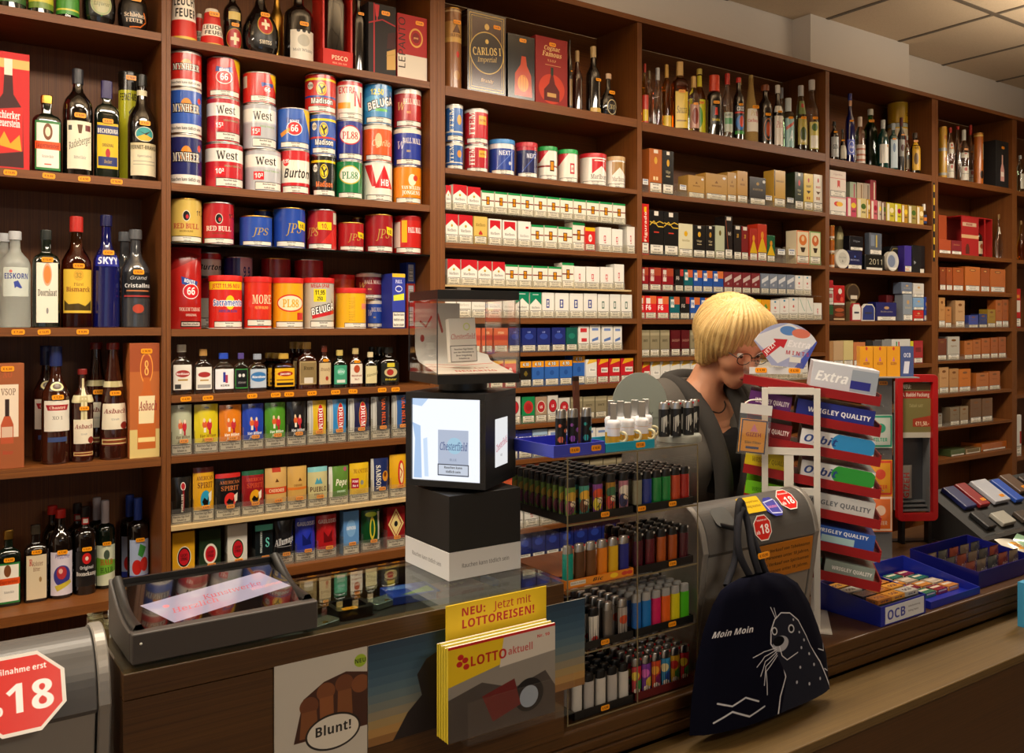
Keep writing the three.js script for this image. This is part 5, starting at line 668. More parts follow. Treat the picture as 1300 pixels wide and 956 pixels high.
{
  const q = K(200, 430, 3.611);
  const jw = (bg, tx = '#fff') => Po(bg, ['e', 0.5, 0.07, 0.1, 0.02, '#3a3a2a'], ['e', 0.4, 0.42, 0.1, 0.08, '#d8602a'], ['e', 0.38, 0.33, 0.05, 0.045, '#e8c8a0'], ['e', 0.6, 0.44, 0.11, 0.1, '#c8303a'], ['e', 0.62, 0.34, 0.05, 0.045, '#eed8c0'], ['r', 0.36, 0.48, 0.1, 0.1, '#f0e8d8'], ['r', 0.58, 0.5, 0.08, 0.12, '#b02030'], ['t', 'Van Willem', 0.54, 0.65, 0.09, tx, 'bi', 0.7], ['t', 'Jongens', 0.54, 0.73, 0.09, tx, 'bi', 0.6]);
  const dr = (bg) => Po(bg, ['r', 0, 0, 0.24, 0.8, '#cfd0ca'], ['o', 0.05, 0.06, 0.13, 0.7, '#333', 0.008], ['e', 0.64, 0.42, 0.18, 0.33, '#c0202a'], ['e', 0.64, 0.42, 0.18, 0.33, '#e8c04a', 0.012], ['t', 'DRUM', 0.64, 0.42, 0.2, '#fff', 'bs', 0.5, 90]);
  const vn = (bg) => Po(bg, ['r', 0, 0, 0.24, 0.8, '#c8c8c2'], ['o', 0.05, 0.06, 0.13, 0.7, '#333', 0.008], ['r', 0.5, 0.2, 0.4, 0.55, '#22283a'], ['t', 'VAN NELLE', 0.6, 0.4, 0.2, '#e8602a', 'b', 0.7, 90]);
  rowOf(2, 5, q, [[66, 162, 305, jw('#b9bda0', '#5a4a3a'), 'silver grey tobacco pouch'], [172, 283, 302, jw('#dcc81e', '#7a5a1a'), 'lemon yellow tobacco pouch'], [287, 390, 305, jw('#dd7c14'), 'orange tobacco pouch'], [393, 492, 300, jw('#1d3fb0'), 'blue tobacco pouch with two figures'], [497, 592, 294, jw('#4d9022'), 'green tobacco pouch'], [597, 688, 290, jw('#15151a'), 'black tobacco pouch with two figures'],
    [693, 780, 285, dr('#d8b21e'), 'golden tobacco pouch with a red lozenge'], [785, 872, 280, dr('#2f86c8'), 'sky blue tobacco pouch with a red lozenge'], [880, 978, 274, dr('#20204a'), 'dark violet tobacco pouch with a red lozenge'], [985, 1072, 267, vn('#2b2c34'), 'charcoal tobacco pouch with orange letters'], [1080, 1160, 260, vn('#2a5a9a'), 'steel blue tobacco pouch with orange letters']], { pouch: 1, d: 0.024, name: 'tobacco_pouch', cat: 'tobacco pouch', tray: 0.045, tag: 0.27, z: -0.018 });
  const sp = (bg, top, tx, bird) => Po(bg, ['r', 0, 0, 1, 0.1, top], ['t', 'AMERICAN', 0.55, 0.2, 0.1, tx, 'bs', 0.8], ['t', 'SPIRIT', 0.55, 0.33, 0.15, tx, 'bs', 0.8], ['c', 0.56, 0.6, 0.17, bird], ['p', '#15110e', 0.4, 0.64, 0.5, 0.56, 0.64, 0.62, 0.72, 0.54, 0.68, 0.7, 0.5, 0.72], ['p', '#eee6d4', 0.7, 0.5, 0.86, 0.44, 0.84, 0.62, 0.74, 0.66]);
  rowOf(2, 6, q, [[66, 160, 637, Po('#14120f', ['c', 0.56, 0.2, 0.09, '#e8e4da'], ['c', 0.56, 0.2, 0.07, '#a8202a'], ['r', 0.52, 0.28, 0.1, 0.45, '#7a161c'], ['t', 'PHILLIES', 0.52, 0.56, 0.1, '#e8e0d0', 'b', 0.4, -90]), 'black tobacco pouch with a red and white dot', { tag: 0 }], [166, 264, 592, sp('#d8a01c', '#6a1a14', '#5a2a18', '#2f9ac0'), 'mustard yellow pouch with a blue roundel'], [269, 386, 620, sp('#141212', '#c0241f', '#c8703a', '#d8302a'), 'black pouch with a red roundel'], [391, 494, 607, sp('#8e181c', '#1f5a3a', '#c8502a', '#e0a01c'), 'dark red pouch with an orange roundel'],
    [498, 598, 594, Po('#d2a862', ['r', 0.3, 0, 0.4, 0.1, '#b83a22'], ['p', '#5a3216', 0.42, 0.32, 0.5, 0.24, 0.6, 0.32], ['r', 0, 0.44, 1, 0.14, '#d0401f'], ['t', 'CHEROKEE', 0.5, 0.51, 0.1, '#f4dcb0', 'b', 0.8]), 'tan pouch with a red band'], [600, 690, 587, Po('#cfa456', ['p', '#6a3e16', 0.5, 0.34, 0.6, 0.26, 0.7, 0.34], ['r', 0, 0.48, 1, 0.06, '#e07a2a'], ['t', 'CHEROKEE', 0.5, 0.44, 0.06, '#7a4a1a', 'b', 0.7]), 'tan pouch with a thin orange band'], [694, 785, 590, Po('#c6bf8a', ['r', 0, 0, 1, 0.12, '#7fc0c4'], ['p', '#4a9ab0', 0.3, 0.42, 0.42, 0.26, 0.5, 0.34, 0.58, 0.26, 0.7, 0.42], ['t', 'PUEBLO', 0.5, 0.55, 0.17, '#5a3a2a', 'b', 0.84], ['t', 'TOBACCO', 0.5, 0.68, 0.07, '#5a3a2a', 'b']), 'khaki pouch with a pale blue top'], [790, 882, 587, Po('#5a8434', ['r', 0, 0, 0.16, 0.8, '#d6d6cc'], ['c', 0.8, 0.08, 0.06, '#a8506a'], ['t', 'Pepe', 0.58, 0.42, 0.24, '#f0ecd8', 'bi', 0.6], ['t', 'ORGANIC', 0.58, 0.66, 0.07, '#dfe', 'b']), 'olive green pouch with white script', { tag: 0 }], [886, 975, 572, Po('#dcb41c', ['t', 'MANITOU', 0.58, 0.2, 0.15, '#8a5a10', 'bs', 0.8], ['r', 0.08, 0.38, 0.34, 0.26, '#a81f3a'], ['t', 'PINK', 0.25, 0.46, 0.08, '#fff', 'b', 0.3], ['t', 'No 4', 0.25, 0.57, 0.08, '#fff', 'b', 0.3], ['c', 0.58, 0.5, 0.06, '#8a8a7a']), 'yellow pouch with a crimson patch', { tag: 0 }], [984, 1066, 550, Po('#1c2a5e', ['r', 0, 0, 0.14, 0.8, '#c8c8c4'], ['t', 'SAMSON', 0.36, 0.46, 0.24, '#f2ecd8', 'bs', 0.6, 90], ['c', 0.76, 0.44, 0.13, '#d8922a'], ['c', 0.74, 0.4, 0.06, '#7a3a14']), 'navy pouch with a lion medallion'], [1070, 1150, 532, Po('#e0aa1c', ['e', 0.6, 0.44, 0.2, 0.3, '#c8302a'], ['e', 0.62, 0.44, 0.12, 0.24, '#f2dca0'], ['l', '#c8302a', 0.03, 0.5, 0.3, 0.66, 0.4, 0.56, 0.54]), 'deep yellow pouch with a red oval']], { pouch: 1, d: 0.024, name: 'tobacco_pouch', cat: 'tobacco pouch', tray: 0.045, tag: 0.26, z: -0.018 });
  const e = K(200, 580, 3.33), lk = (bg, c) => Po(bg, ['c', 0.52, 0.52, 0.22, '#e8e4d4'], ['c', 0.52, 0.52, 0.2, c], ['c', 0.52, 0.52, 0.17, '#c0202a'], ['t', 'LUCKY', 0.52, 0.48, 0.08, '#1a1010', 'b', 0.3], ['t', 'STRIKE', 0.52, 0.56, 0.08, '#1a1010', 'b', 0.3]);
  const hb = { hard: 1 };
  rowOf(2, 7, e, [[62, 158, 318, lk('#dca422', '#1a1a14'), 'yellow pack with a red bullseye', { ...hb }], [176, 268, 308, lk('#20321e', '#e8e4d4'), 'dark green pack with a red bullseye', hb], [295, 380, 285, lk('#d6d3ca', '#1e3a22'), 'white pack with a red bullseye', hb], [412, 488, 287, Po('#141b1e', ['r', 0, 0, 1, 0.14, '#5fc0b0'], ['t', 'MANHATTAN', 0.34, 0.4, 0.12, '#d8e0dc', 'b', 0.5, 90], ['t', 'S', 0.7, 0.42, 0.3, '#6fd0c0', 'bs']), 'black and turquoise pack', hb], [495, 583, 272, Po('#16161a', ['t', 'Allumage', 0.5, 0.46, 0.2, '#e4e4e4', 'bis', 0.92, -8], ['r', 0.14, 0.58, 0.72, 0.015, '#aaa']), 'black pouch with slanted white script'], [588, 674, 258, Po('#2434b4', ['t', 'GAULOISES', 0.52, 0.14, 0.13, '#e8eaf8', 'b', 0.9], ['p', '#16206e', 0.28, 0.36, 0.5, 0.5, 0.74, 0.34, 0.68, 0.52, 0.74, 0.62, 0.3, 0.64]), 'royal blue pouch with a winged helmet'], [678, 764, 248, Po('#b01c20', ['t', 'GAULOISES', 0.52, 0.14, 0.13, '#f4e4e0', 'b', 0.9], ['p', '#6a1014', 0.28, 0.36, 0.5, 0.5, 0.74, 0.34, 0.68, 0.52, 0.74, 0.62, 0.3, 0.64]), 'bright red pouch with a winged helmet'], [785, 852, 230, Po('#5f92cc', ['e', 0.5, 0.4, 0.3, 0.2, '#7fb0e0'], ['t', 'AMPHORA', 0.5, 0.4, 0.11, '#e8f0fa', 'b', 0.6]), 'pale blue pack with a white spine', hb], [868, 950, 228, Po('#0f4420', ['e', 0.46, 0.1, 0.3, 0.06, '#b8d038'], ['e', 0.5, 0.44, 0.14, 0.28, '#d8c43a'], ['e', 0.5, 0.44, 0.08, 0.2, '#1f5a2a'], ['r', 0.8, 0.05, 0.12, 0.7, '#d6d6cc']), 'bottle green pouch with a golden emblem'], [970, 1046, 212, Po('#8a1a1c', ['p', '#e6d28a', 0.5, 0.04, 0.94, 0.42, 0.5, 0.8, 0.06, 0.42], ['p', '#9a2420', 0.5, 0.1, 0.84, 0.42, 0.5, 0.74, 0.16, 0.42], ['p', '#e6d28a', 0.5, 0.14, 0.8, 0.42, 0.5, 0.7, 0.2, 0.42], ['c', 0.5, 0.42, 0.07, '#222'], ['t', 'EARLY', 0.72, 0.34, 0.09, '#7a1a1c', 'b', 0.3, 52]), 'red pack with a yellow diamond', hb]], { pouch: 1, d: 0.03, name: 'tobacco_pouch', cat: 'tobacco pouch', tray: 0.04, tag: 0.24, z: -0.03 });
}
{
  const q = K(200, 230, 3.611), s = spanBox(2, 3, q[0](66), q[0](214), q[1](302), -0.03), art = A(200, 360, '#b51f1c', ['p', '#8e1413', 0, 0, 1, 0.1, 0.5, 0.2, 0, 0.3], ['p', '#28489e', 0.34, 0.36, 0.86, 0.42, 0.8, 0.5, 0.36, 0.45], ['t', 'ROUTE', 0.6, 0.42, 0.06, '#fff', 'b', 0.4, 8], ['e', 0.64, 0.54, 0.24, 0.09, '#d8202a'], ['e', 0.64, 0.54, 0.24, 0.09, '#fff', 0.01], ['t', '66', 0.64, 0.54, 0.13, '#fff', 'b'], ['t', 'VOLUM TABAK', 0.62, 0.76, 0.06, '#f0e0d0', 'bs', 0.66], ['t', 'ORIGINAL', 0.66, 0.83, 0.04, '#f0e0d0', 'b'], ['w', 0.91, 0.06, 0.36, 0.6]);
  const m = new THREE.Mesh(pouchShape(s.w, s.h, 0.07, art, 2), pm(art.a, 'film')); m.position.set(s.X, s.Y, -0.066); m.rotation.y = -0.12; tag(m, 'tobacco_bag', 'large red foil tobacco bag under the dark glass shelf', 'tobacco bag');
  bx(2, 3, q, 1076, 1136, 424, A(110, 260, '#2436a4', ['r', 0, 0, 1, 0.07, '#e0b81c'], ['t', 'PALL', 0.5, 0.15, 0.08, '#eef', 'bs', 0.8], ['e', 0.5, 0.28, 0.24, 0.05, '#d8dcf0', 0.02], ['p', '#d8e03a', 0.1, 0.4, 0.9, 0.36, 0.9, 0.48, 0.1, 0.5], ['w', 0.7, 0.28]), 'tall royal blue carton', { d: 0.08, z: -0.02, name: 'tobacco_carton', cat: 'carton' });
  const bb = (yt, yb, c2, n, z) => { const x0 = q[0](1142), x1 = q[0](1208), h = (yb - yt) / 3.611 * dep(525, z) / F, X0 = Xat(x0, z), X1 = Math.min(INX[2][1], Xat(x1, z)), a2 = A(80, 130, c2, ['r', 0.2, 0.1, 0.6, 0.8, '#c8ccd8'], ['w', 0.3, 0.5, 0.28, 0.44]), m2 = artBox(X1 - X0, h, 0.05, a2); m2.position.set((X0 + X1) / 2, n, z - 0.025); return [m2, n + h + 0.0004]; };
  const [m1, y1] = bb(560, 668, '#b82a22', SY[2][3] + 0.0004, -0.1), [m2, y2] = bb(460, 556, '#b8302a', y1, -0.1), [m3] = bb(360, 456, '#1f3c9c', y2, -0.1); tag(m1, 'tobacco_carton', 'red carton at the bottom of the stack by the upright', 'carton'); tag(m2, 'tobacco_carton', 'red and white carton between a red and a blue one', 'carton'); tag(m3, 'tobacco_carton', 'blue and white carton topping two red ones', 'carton');
}
// ---- cigarette packs
const Ck = (bg, ...o) => A(84, 130, bg, ['w', 0.72, 0.25, 0.06, 0.88], ...o);
const CK = {
  red: [Ck('#ece8df', ['p', '#c3202a', 0, 0, 1, 0, 1, 0.42, 0.5, 0.2, 0, 0.42], ['c', 0.5, 0.4, 0.05, '#b8922a'], ['t', 'Marlboro', 0.5, 0.56, 0.13, '#222', 's', 0.72]), 'red and white cigarette pack with a peaked white field'],
  redw: [Ck('#ece8df', ['p', '#c3202a', 0.1, 0.06, 0.9, 0.06, 0.9, 0.4, 0.5, 0.24, 0.1, 0.4], ['t', 'Marlboro', 0.5, 0.56, 0.12, '#222', 's', 0.72]), 'white cigarette pack with a framed red peak'],
  gold: [Ck('#d3b45e', ['t', 'Marlboro', 0.5, 0.3, 0.14, '#5a3a14', 's', 0.72], ['p', '#b8322a', 0.36, 0.6, 0.5, 0.5, 0.64, 0.6, 0.64, 0.66, 0.36, 0.66]), 'golden beige cigarette pack'],
  wred: [Ck('#e8e5de', ['r', 0.6, 0.2, 0.22, 0.08, '#c8303a'], ['t', 'Marlboro', 0.5, 0.58, 0.12, '#777', 's', 0.7]), 'white cigarette pack with a tiny red mark'],
  lm: [Ck('#eae5d6', ['r', 0, 0, 1, 0.1, '#1f8a4a'], ['r', 0, 0.42, 1, 0.05, '#7a2a22'], ['r', 0.36, 0.26, 0.28, 0.38, '#3a1a10'], ['r', 0.4, 0.29, 0.2, 0.32, '#d08a1c'], ['t', 'XL', 0.5, 0.45, 0.12, '#3a1a10', 'b', 0.2]), 'cream cigarette pack with a brown band and amber square'],
  lmr: [Ck('#cf2a28', ['r', 0, 0, 1, 0.16, '#e8b41c'], ['e', 0.5, 0.46, 0.18, 0.16, '#efe6da'], ['t', 'LM', 0.5, 0.46, 0.16, '#cf2a28', 'b', 0.3]), 'red cigarette pack with a yellow top'],
  wm: [Ck('#ebe9e2', ['r', 0.4, 0.34, 0.16, 0.22, '#c83a44'], ['r', 0.44, 0.38, 0.08, 0.14, '#ebe9e2'], ['t', 'LM', 0.5, 0.62, 0.08, '#a33', 'b']), 'white cigarette pack with a small red square'],
  wh: [Ck('#ebe8de', ['l', '#c9c4b4', 0.012, 0.1, 0.42, 0.5, 0.24, 0.9, 0.42], ['t', 'Marlboro', 0.5, 0.58, 0.1, '#b8b2a2', 's', 0.7]), 'plain white cigarette pack with a faint peak'],
  men: [Ck('#ebe8de', ['p', '#12805e', 0, 0, 1, 0, 1, 0.5, 0.5, 0.26, 0, 0.5], ['t', 'Marlboro', 0.5, 0.6, 0.11, '#333', 's', 0.7], ['r', 0.24, 0.08, 0.5, 0.03, '#dfe8e0']), 'green and white cigarette pack with a peak'],
  lmb: [Ck('#ebe9e2', ['r', 0.34, 0.26, 0.26, 0.34, '#2d3a8c'], ['r', 0.4, 0.31, 0.14, 0.24, '#ebe9e2'], ['t', 'LM', 0.47, 0.43, 0.14, '#2d3a8c', 'b', 0.16]), 'white cigarette pack with a blue framed square'],
  lmg: [Ck('#ebe9e2', ['r', 0.36, 0.3, 0.22, 0.3, '#4a6a60'], ['r', 0.41, 0.35, 0.12, 0.2, '#ebe9e2']), 'white cigarette pack with a grey green framed square'],
  dblue: [Ck('#1b2870', ['e', 0.5, 0.36, 0.3, 0.12, '#2c44a0'], ['t', 'LM', 0.5, 0.18, 0.1, '#8ea0e0', 'b']), 'dark blue cigarette pack'],
  orr: [Ck('#d0603a', ['r', 0, 0.3, 1, 0.2, '#b83a2a'], ['t', 'FOX', 0.5, 0.2, 0.14, '#f4d8a8', 'b']), 'dull orange cigarette pack'],
  teal: [Ck('#14584e', ['e', 0.5, 0.36, 0.3, 0.12, '#1f7a68']), 'dark teal cigarette pack'],
  wrb: [Ck('#e6e3dc', ['r', 0.2, 0.1, 0.6, 0.16, '#c8323a'], ['r', 0.3, 0.5, 0.5, 0.14, '#c8323a']), 'white cigarette pack with two red bars'],
  wbl: [Ck('#e6e4de', ['r', 0.2, 0.12, 0.6, 0.1, '#7a92c8'], ['p', '#5a78b8', 0.2, 0.56, 0.8, 0.46, 0.8, 0.58, 0.2, 0.66]), 'white cigarette pack with blue slashes'],
  bk4: [Ck('#161412', ['r', 0, 0, 1, 0.24, '#e89a1c'], ['t', '4,10', 0.5, 0.12, 0.18, '#fff', 'bk', 0.8], ['p', '#6a5a20', 0.3, 0.5, 0.5, 0.36, 0.7, 0.5, 0.5, 0.6]), 'black cigarette pack with an orange price top'],
  bl4: [Ck('#2d62b4', ['r', 0, 0, 1, 0.24, '#e89a1c'], ['t', '4,10', 0.5, 0.12, 0.18, '#fff', 'bk', 0.8], ['c', 0.5, 0.48, 0.1, '#24509a']), 'mid blue cigarette pack with an orange price top'],
  pmr: [Ck('#c4202a', ['p', '#e8a81c', 0.3, 0, 1, 0, 1, 0.1, 0.1, 0.24], ['r', 0.34, 0.36, 0.6, 0.2, '#ece6dc'], ['t', 'West', 0.64, 0.46, 0.13, '#333', 'b', 0.5]), 'red cigarette pack with a white plate and yellow slash'],
  pmw: [Ck('#e4e2dc', ['p', '#e8b83c', 0.3, 0, 1, 0, 1, 0.1, 0.1, 0.2], ['r', 0.3, 0.36, 0.62, 0.16, '#f4f2ec'], ['t', 'West', 0.62, 0.44, 0.12, '#777', 'b', 0.5]), 'silvery white cigarette pack with a yellow slash'],
  lsg: [Ck('#17824a', ['c', 0.5, 0.4, 0.24, '#b8302e'], ['c', 0.5, 0.4, 0.15, '#a01f22']), 'green cigarette pack with a red roundel'],
  lst: [Ck('#a48a70', ['c', 0.5, 0.4, 0.24, '#e0d8c8'], ['c', 0.5, 0.4, 0.21, '#b02a30'], ['t', 'LS', 0.5, 0.4, 0.14, '#fff', 'b']), 'tan cigarette pack with a red roundel'],
  lsw: [Ck('#d2ccc2', ['c', 0.5, 0.4, 0.25, '#3a3a34'], ['c', 0.5, 0.4, 0.23, '#b8242e'], ['t', 'LS', 0.5, 0.4, 0.14, '#fff', 'b']), 'white cigarette pack with a red roundel'],
  bw: [Ck('#28328e', ['t', 'TEUNE', 0.5, 0.3, 0.2, '#e6e8f4', 'b', 0.9], ['r', 0, 0.44, 1, 0.08, '#6a90d8']), 'blue cigarette pack with white letters'],
  lbw: [Ck('#a8c4e0', ['t', 'TEUNE', 0.5, 0.3, 0.2, '#fff', 'bk', 0.9]), 'light blue cigarette pack with white letters'],
  f6r: [Ck('#d8232a', ['r', 0.4, 0, 0.6, 0.34, '#dd6a3a'], ['r', 0.08, 0.1, 0.38, 0.24, '#e9e2da'], ['t', 'F6', 0.27, 0.5, 0.3, '#fff', 'b', 0.5]), 'red cigarette pack with an orange corner'],
  f6d: [Ck('#8e1a22', ['r', 0.4, 0, 0.6, 0.34, '#a8442c'], ['r', 0.08, 0.08, 0.3, 0.5, '#d8ccc0'], ['t', 'F6', 0.23, 0.34, 0.2, '#8e1a22', 'b', 0.3]), 'wine red cigarette pack with a pale patch'],
  f6k: [Ck('#1a1818', ['r', 0.6, 0, 0.4, 0.3, '#b83a34'], ['t', 'F6', 0.3, 0.4, 0.24, '#c8c0b8', 'b', 0.4]), 'black cigarette pack with a red corner'],
  f6t: [Ck('#13606a', ['r', 0.4, 0, 0.6, 0.34, '#c8603a'], ['r', 0.08, 0.12, 0.36, 0.36, '#e2e4de'], ['t', 'F6', 0.26, 0.3, 0.2, '#13606a', 'b', 0.3]), 'petrol cigarette pack with an orange corner'],
  f6b: [Ck('#2250a4', ['r', 0.4, 0, 0.6, 0.34, '#d0703c'], ['r', 0.08, 0.12, 0.36, 0.36, '#e2e4ea'], ['t', 'F6', 0.26, 0.3, 0.2, '#2250a4', 'b', 0.3]), 'blue cigarette pack with an orange corner'],
  mar: [Ck('#7a2a30', ['p', '#c8b8b4', 0.1, 0.3, 0.9, 0.1, 0.9, 0.3, 0.1, 0.5], ['t', 'R1', 0.5, 0.56, 0.14, '#ddd', 'i']), 'maroon cigarette pack with a silver slash'],
  gry: [Ck('#7c8698', ['p', '#d4d8de', 0.1, 0.3, 0.9, 0.1, 0.9, 0.3, 0.1, 0.5], ['t', 'R1', 0.5, 0.56, 0.14, '#eee', 'i']), 'grey blue cigarette pack with a silver slash'],
  yel: [Ck('#e8c01c', ['c', 0.5, 0.4, 0.2, '#e8781c']), 'yellow cigarette pack with an orange sun'],
  cam: [Ck('#e8a01c', ['r', 0, 0.5, 1, 0.2, '#e0582a'], ['p', '#6a9a3a', 0.3, 0.3, 0.5, 0.2, 0.7, 0.4, 0.5, 0.5]), 'orange yellow cigarette pack'],
  slim: [Ck('#e9e7e2', ['r', 0.4, 0.06, 0.2, 0.08, '#3a8ab0'], ['c', 0.5, 0.4, 0.06, '#d0605a'], ['t', 'Vogue', 0.5, 0.58, 0.08, '#b88', 'i']), 'slim white cigarette pack with a blue stamp'],
  slimg: [Ck('#e6e6e0', ['l', '#5aa894', 0.03, 0.2, 0.1, 0.5, 0.4, 0.8, 0.6]), 'slim white cigarette pack with a green curve'],
  tan: [Ck('#8e8468', ['r', 0, 0.1, 1, 0.1, '#a89e80'], ['t', 'ERNTE', 0.5, 0.4, 0.12, '#4a4230', 'b']), 'khaki cigarette pack'],
  dkr: [Ck('#5a1218', ['t', 'DAVIDOFF', 0.5, 0.4, 0.12, '#c8a48a', 'i']), 'oxblood cigarette pack'],
};
const pk = (x0, x1, yt, c, e = {}) => [x0, x1, yt, CK[c][0], CK[c][1], e];
const lerp = (x0, x1, n, y0, y1, c, e) => Array.from({ length: n }, (_, i) => pk(x0 + (x1 - x0) * i / n, x0 + (x1 - x0) * (i + 0.95) / n, y0 + (y1 - y0) * i / Math.max(1, n - 1), c, e));
{
  const q = K(540, 180, 4.483), P = { name: 'cigarette_pack', cat: 'cigarette pack', tray: 0.022, d: 0.05, z: -0.012 };
  rowOf(3, 2, q, [pk(115, 147, 248, 'red'), pk(157, 237, 246, 'red'), pk(239, 315, 258, 'red'), ...lerp(321, 1142, 11, 280, 352, 'lm')], P);
  rowOf(3, 3, q, [pk(115, 187, 412, 'red'), pk(190, 270, 418, 'red'), pk(276, 353, 426, 'gold'), pk(360, 434, 440, 'redw'), pk(440, 520, 448, 'redw'), pk(528, 600, 454, 'wred'), pk(602, 673, 474, 'lm'), pk(677, 750, 478, 'lm'), pk(756, 836, 486, 'lm'), pk(838, 908, 458, 'lm', { z: -0.02 }), pk(910, 967, 488, 'lmr'), pk(988, 1058, 488, 'wm'), pk(1061, 1123, 498, 'wm'), pk(1148, 1214, 480, 'wm')], P);
  rowOf(3, 4, q, [pk(125, 200, 668, 'red'), pk(203, 296, 672, 'red'), pk(300, 378, 680, 'red'), pk(382, 453, 684, 'red'), pk(456, 528, 700, 'lm'), pk(531, 606, 704, 'lm'), pk(611, 697, 708, 'lm'), pk(700, 776, 712, 'lm'), pk(778, 846, 690, 'lm', { z: -0.02 }), pk(848, 911, 710, 'wm'), pk(916, 991, 712, 'wm'), pk(996, 1070, 714, 'wm'), pk(1075, 1131, 698, 'wm')], P);
  const r = K(500, 360, 3.939);
  rowOf(3, 5, r, [pk(256, 312, 28, 'wh'), pk(315, 386, 14, 'wh'), pk(390, 466, 34, 'wh'), pk(469, 541, 38, 'wh'), pk(545, 604, 42, 'wh'), pk(608, 676, 40, 'men'), pk(680, 739, 44, 'men'), pk(742, 802, 46, 'lmb'), pk(806, 875, 48, 'lmb'), pk(879, 946, 50, 'lmb'), pk(949, 1016, 50, 'lmb'), pk(1020, 1076, 54, 'lmg'), pk(1080, 1133, 54, 'lmg'), pk(1137, 1191, 56, 'lmg')], P);
  rowOf(3, 6, r, [pk(262, 350, 222, 'orr'), pk(354, 434, 222, 'orr'), pk(440, 494, 222, 'orr'), pk(500, 571, 222, 'orr'), pk(576, 636, 222, 'dblue'), pk(640, 712, 222, 'dblue'), pk(716, 783, 222, 'dblue'), pk(790, 858, 220, 'dblue'), pk(862, 918, 220, 'teal'), pk(922, 976, 212, 'wrb'), pk(980, 1033, 208, 'wbl'), pk(1040, 1095, 210, 'wbl'), pk(1098, 1141, 212, 'wbl')], P);
  rowOf(3, 7, r, [pk(262, 330, 385, 'pmr'), pk(335, 402, 385, 'pmw'), pk(408, 475, 385, 'pmw'), pk(480, 548, 385, 'pmr'), pk(554, 612, 378, 'lmr'), pk(632, 688, 390, 'bk4'), pk(691, 751, 388, 'bl4'), pk(755, 826, 386, 'bl4'), pk(829, 892, 384, 'bl4'), pk(895, 956, 362, 'bl4', { z: -0.02 }), pk(960, 1015, 380, 'pmw'), pk(1018, 1073, 378, 'pmr'), pk(1076, 1131, 376, 'pmr'), pk(1135, 1198, 374, 'pmr')], P);
  rowOf(3, 8, r, [...lerp(440, 636, 3, 566, 566, 'lsw'), pk(641, 705, 566, 'lsg'), pk(708, 766, 566, 'lst'), pk(769, 821, 560, 'lsw'), pk(824, 880, 572, 'lsw'), ...lerp(886, 1190, 5, 568, 560, 'tan')], P);
  rowOf(3, 9, r, [pk(560, 622, 735, 'bw'), pk(622, 692, 735, 'bw'), pk(694, 768, 730, 'lbw'), ...lerp(772, 1190, 7, 728, 716, 'wbl')], P);
  rowOf(3, 10, PX, [pk(640, 657, 590, 'orr'), pk(658, 676, 590, 'orr'), pk(678, 694, 588, 'orr'), ...lerp(698, 800, 6, 588, 580, 'tan')], P);
  rowOf(3, 11, PX, [pk(648, 664, 634, 'wm'), pk(666, 684, 634, 'wm'), ...lerp(686, 800, 7, 632, 620, 'wh')], P);
  rowOf(3, 12, PX, lerp(640, 800, 9, 676, 650, 'dblue'), P);
  const u = K(800, 310, 4.815);
  rowOf(4, 3, u, [pk(73, 112, 142, 'f6d'), pk(119, 190, 144, 'f6d'), pk(195, 265, 148, 'f6d'), pk(275, 326, 154, 'f6k'), pk(330, 383, 157, 'f6t'), pk(388, 441, 160, 'f6b'), pk(445, 504, 163, 'f6b'), pk(508, 570, 166, 'f6b'), ...lerp(574, 797, 4, 170, 178, 'mar'), ...lerp(800, 1008, 4, 180, 188, 'gry'), pk(1010, 1056, 192, 'slim'), pk(1060, 1106, 194, 'slim')], P);
  rowOf(4, 4, u, [pk(69, 89, 316, 'f6r'), pk(92, 161, 316, 'f6r'), pk(166, 236, 320, 'f6r'), pk(243, 303, 322, 'f6t'), pk(307, 363, 324, 'f6k'), pk(367, 427, 326, 'f6b'), pk(431, 495, 328, 'f6b'), ...lerp(499, 770, 5, 330, 336, 'slim'), pk(773, 800, 338, 'yel'), pk(803, 857, 340, 'cam'), ...lerp(860, 1028, 3, 342, 326, 'slim'), pk(1030, 1076, 326, 'slimg'), pk(1078, 1119, 328, 'slimg'), pk(1123, 1171, 360, 'wm')], P);
  rowOf(4, 5, u, [pk(70, 119, 526, 'tan'), pk(122, 179, 526, 'tan'), pk(185, 241, 526, 'tan'), pk(250, 306, 526, 'dkr'), pk(314, 363, 526, 'dkr'), ...lerp(368, 1090, 12, 526, 530, 'tan')], P);
  rowOf(4, 6, u, [pk(68, 122, 700, 'pmr'), ...lerp(125, 430, 5, 700, 696, 'pmw'), ...lerp(436, 1090, 11, 696, 690, 'pmw')], P);
}
// ---- cigars
function holders(b, i, k, list) { for (const [x0, x1, yt] of list) { const s = spanBox(b, i, k[0](x0), k[0](x1), k[1](yt), -0.02), g = group(), w = s.w, h = s.h; part(g, 'back_plate', slab(-w / 2, w / 2, 0.0012, h, -0.03, -0.029), M.tray); part(g, 'front_plate', slab(-w / 2, w / 2, 0.0012, h * 0.5, 0, 0.001), M.tray); part(g, 'floor_plate', slab(-w / 2, w / 2, 0, 0.001, -0.03, 0.001), M.tray); for (const q of [-1, 1]) part(g, 'cheek', slab(-0.0005, 0.0005, 0.0012, h * 0.8, -0.0285, -0.0002), M.tray, q * (w / 2 - 0.001)); const art = A(60, 60, '#e4e4e0', ['r', 0.1, 0.1, 0.8, 0.24, '#7a86a8'], ['t', '8,50', 0.5, 0.66, 0.3, '#333', 'b']); const c = new THREE.Mesh(boxGeo(w * 0.8, h * 0.34, 0.0006, Array(6).fill(art)), pm(art.a)); c.name = 'price_card'; c.position.set(0, h * 0.52, -0.0005); g.add(c); g.position.set(s.X, s.Y, -0.02); tag(g, 'pack_holder', 'empty clear plastic holder ' + RP[b][i], 'holder'); } }
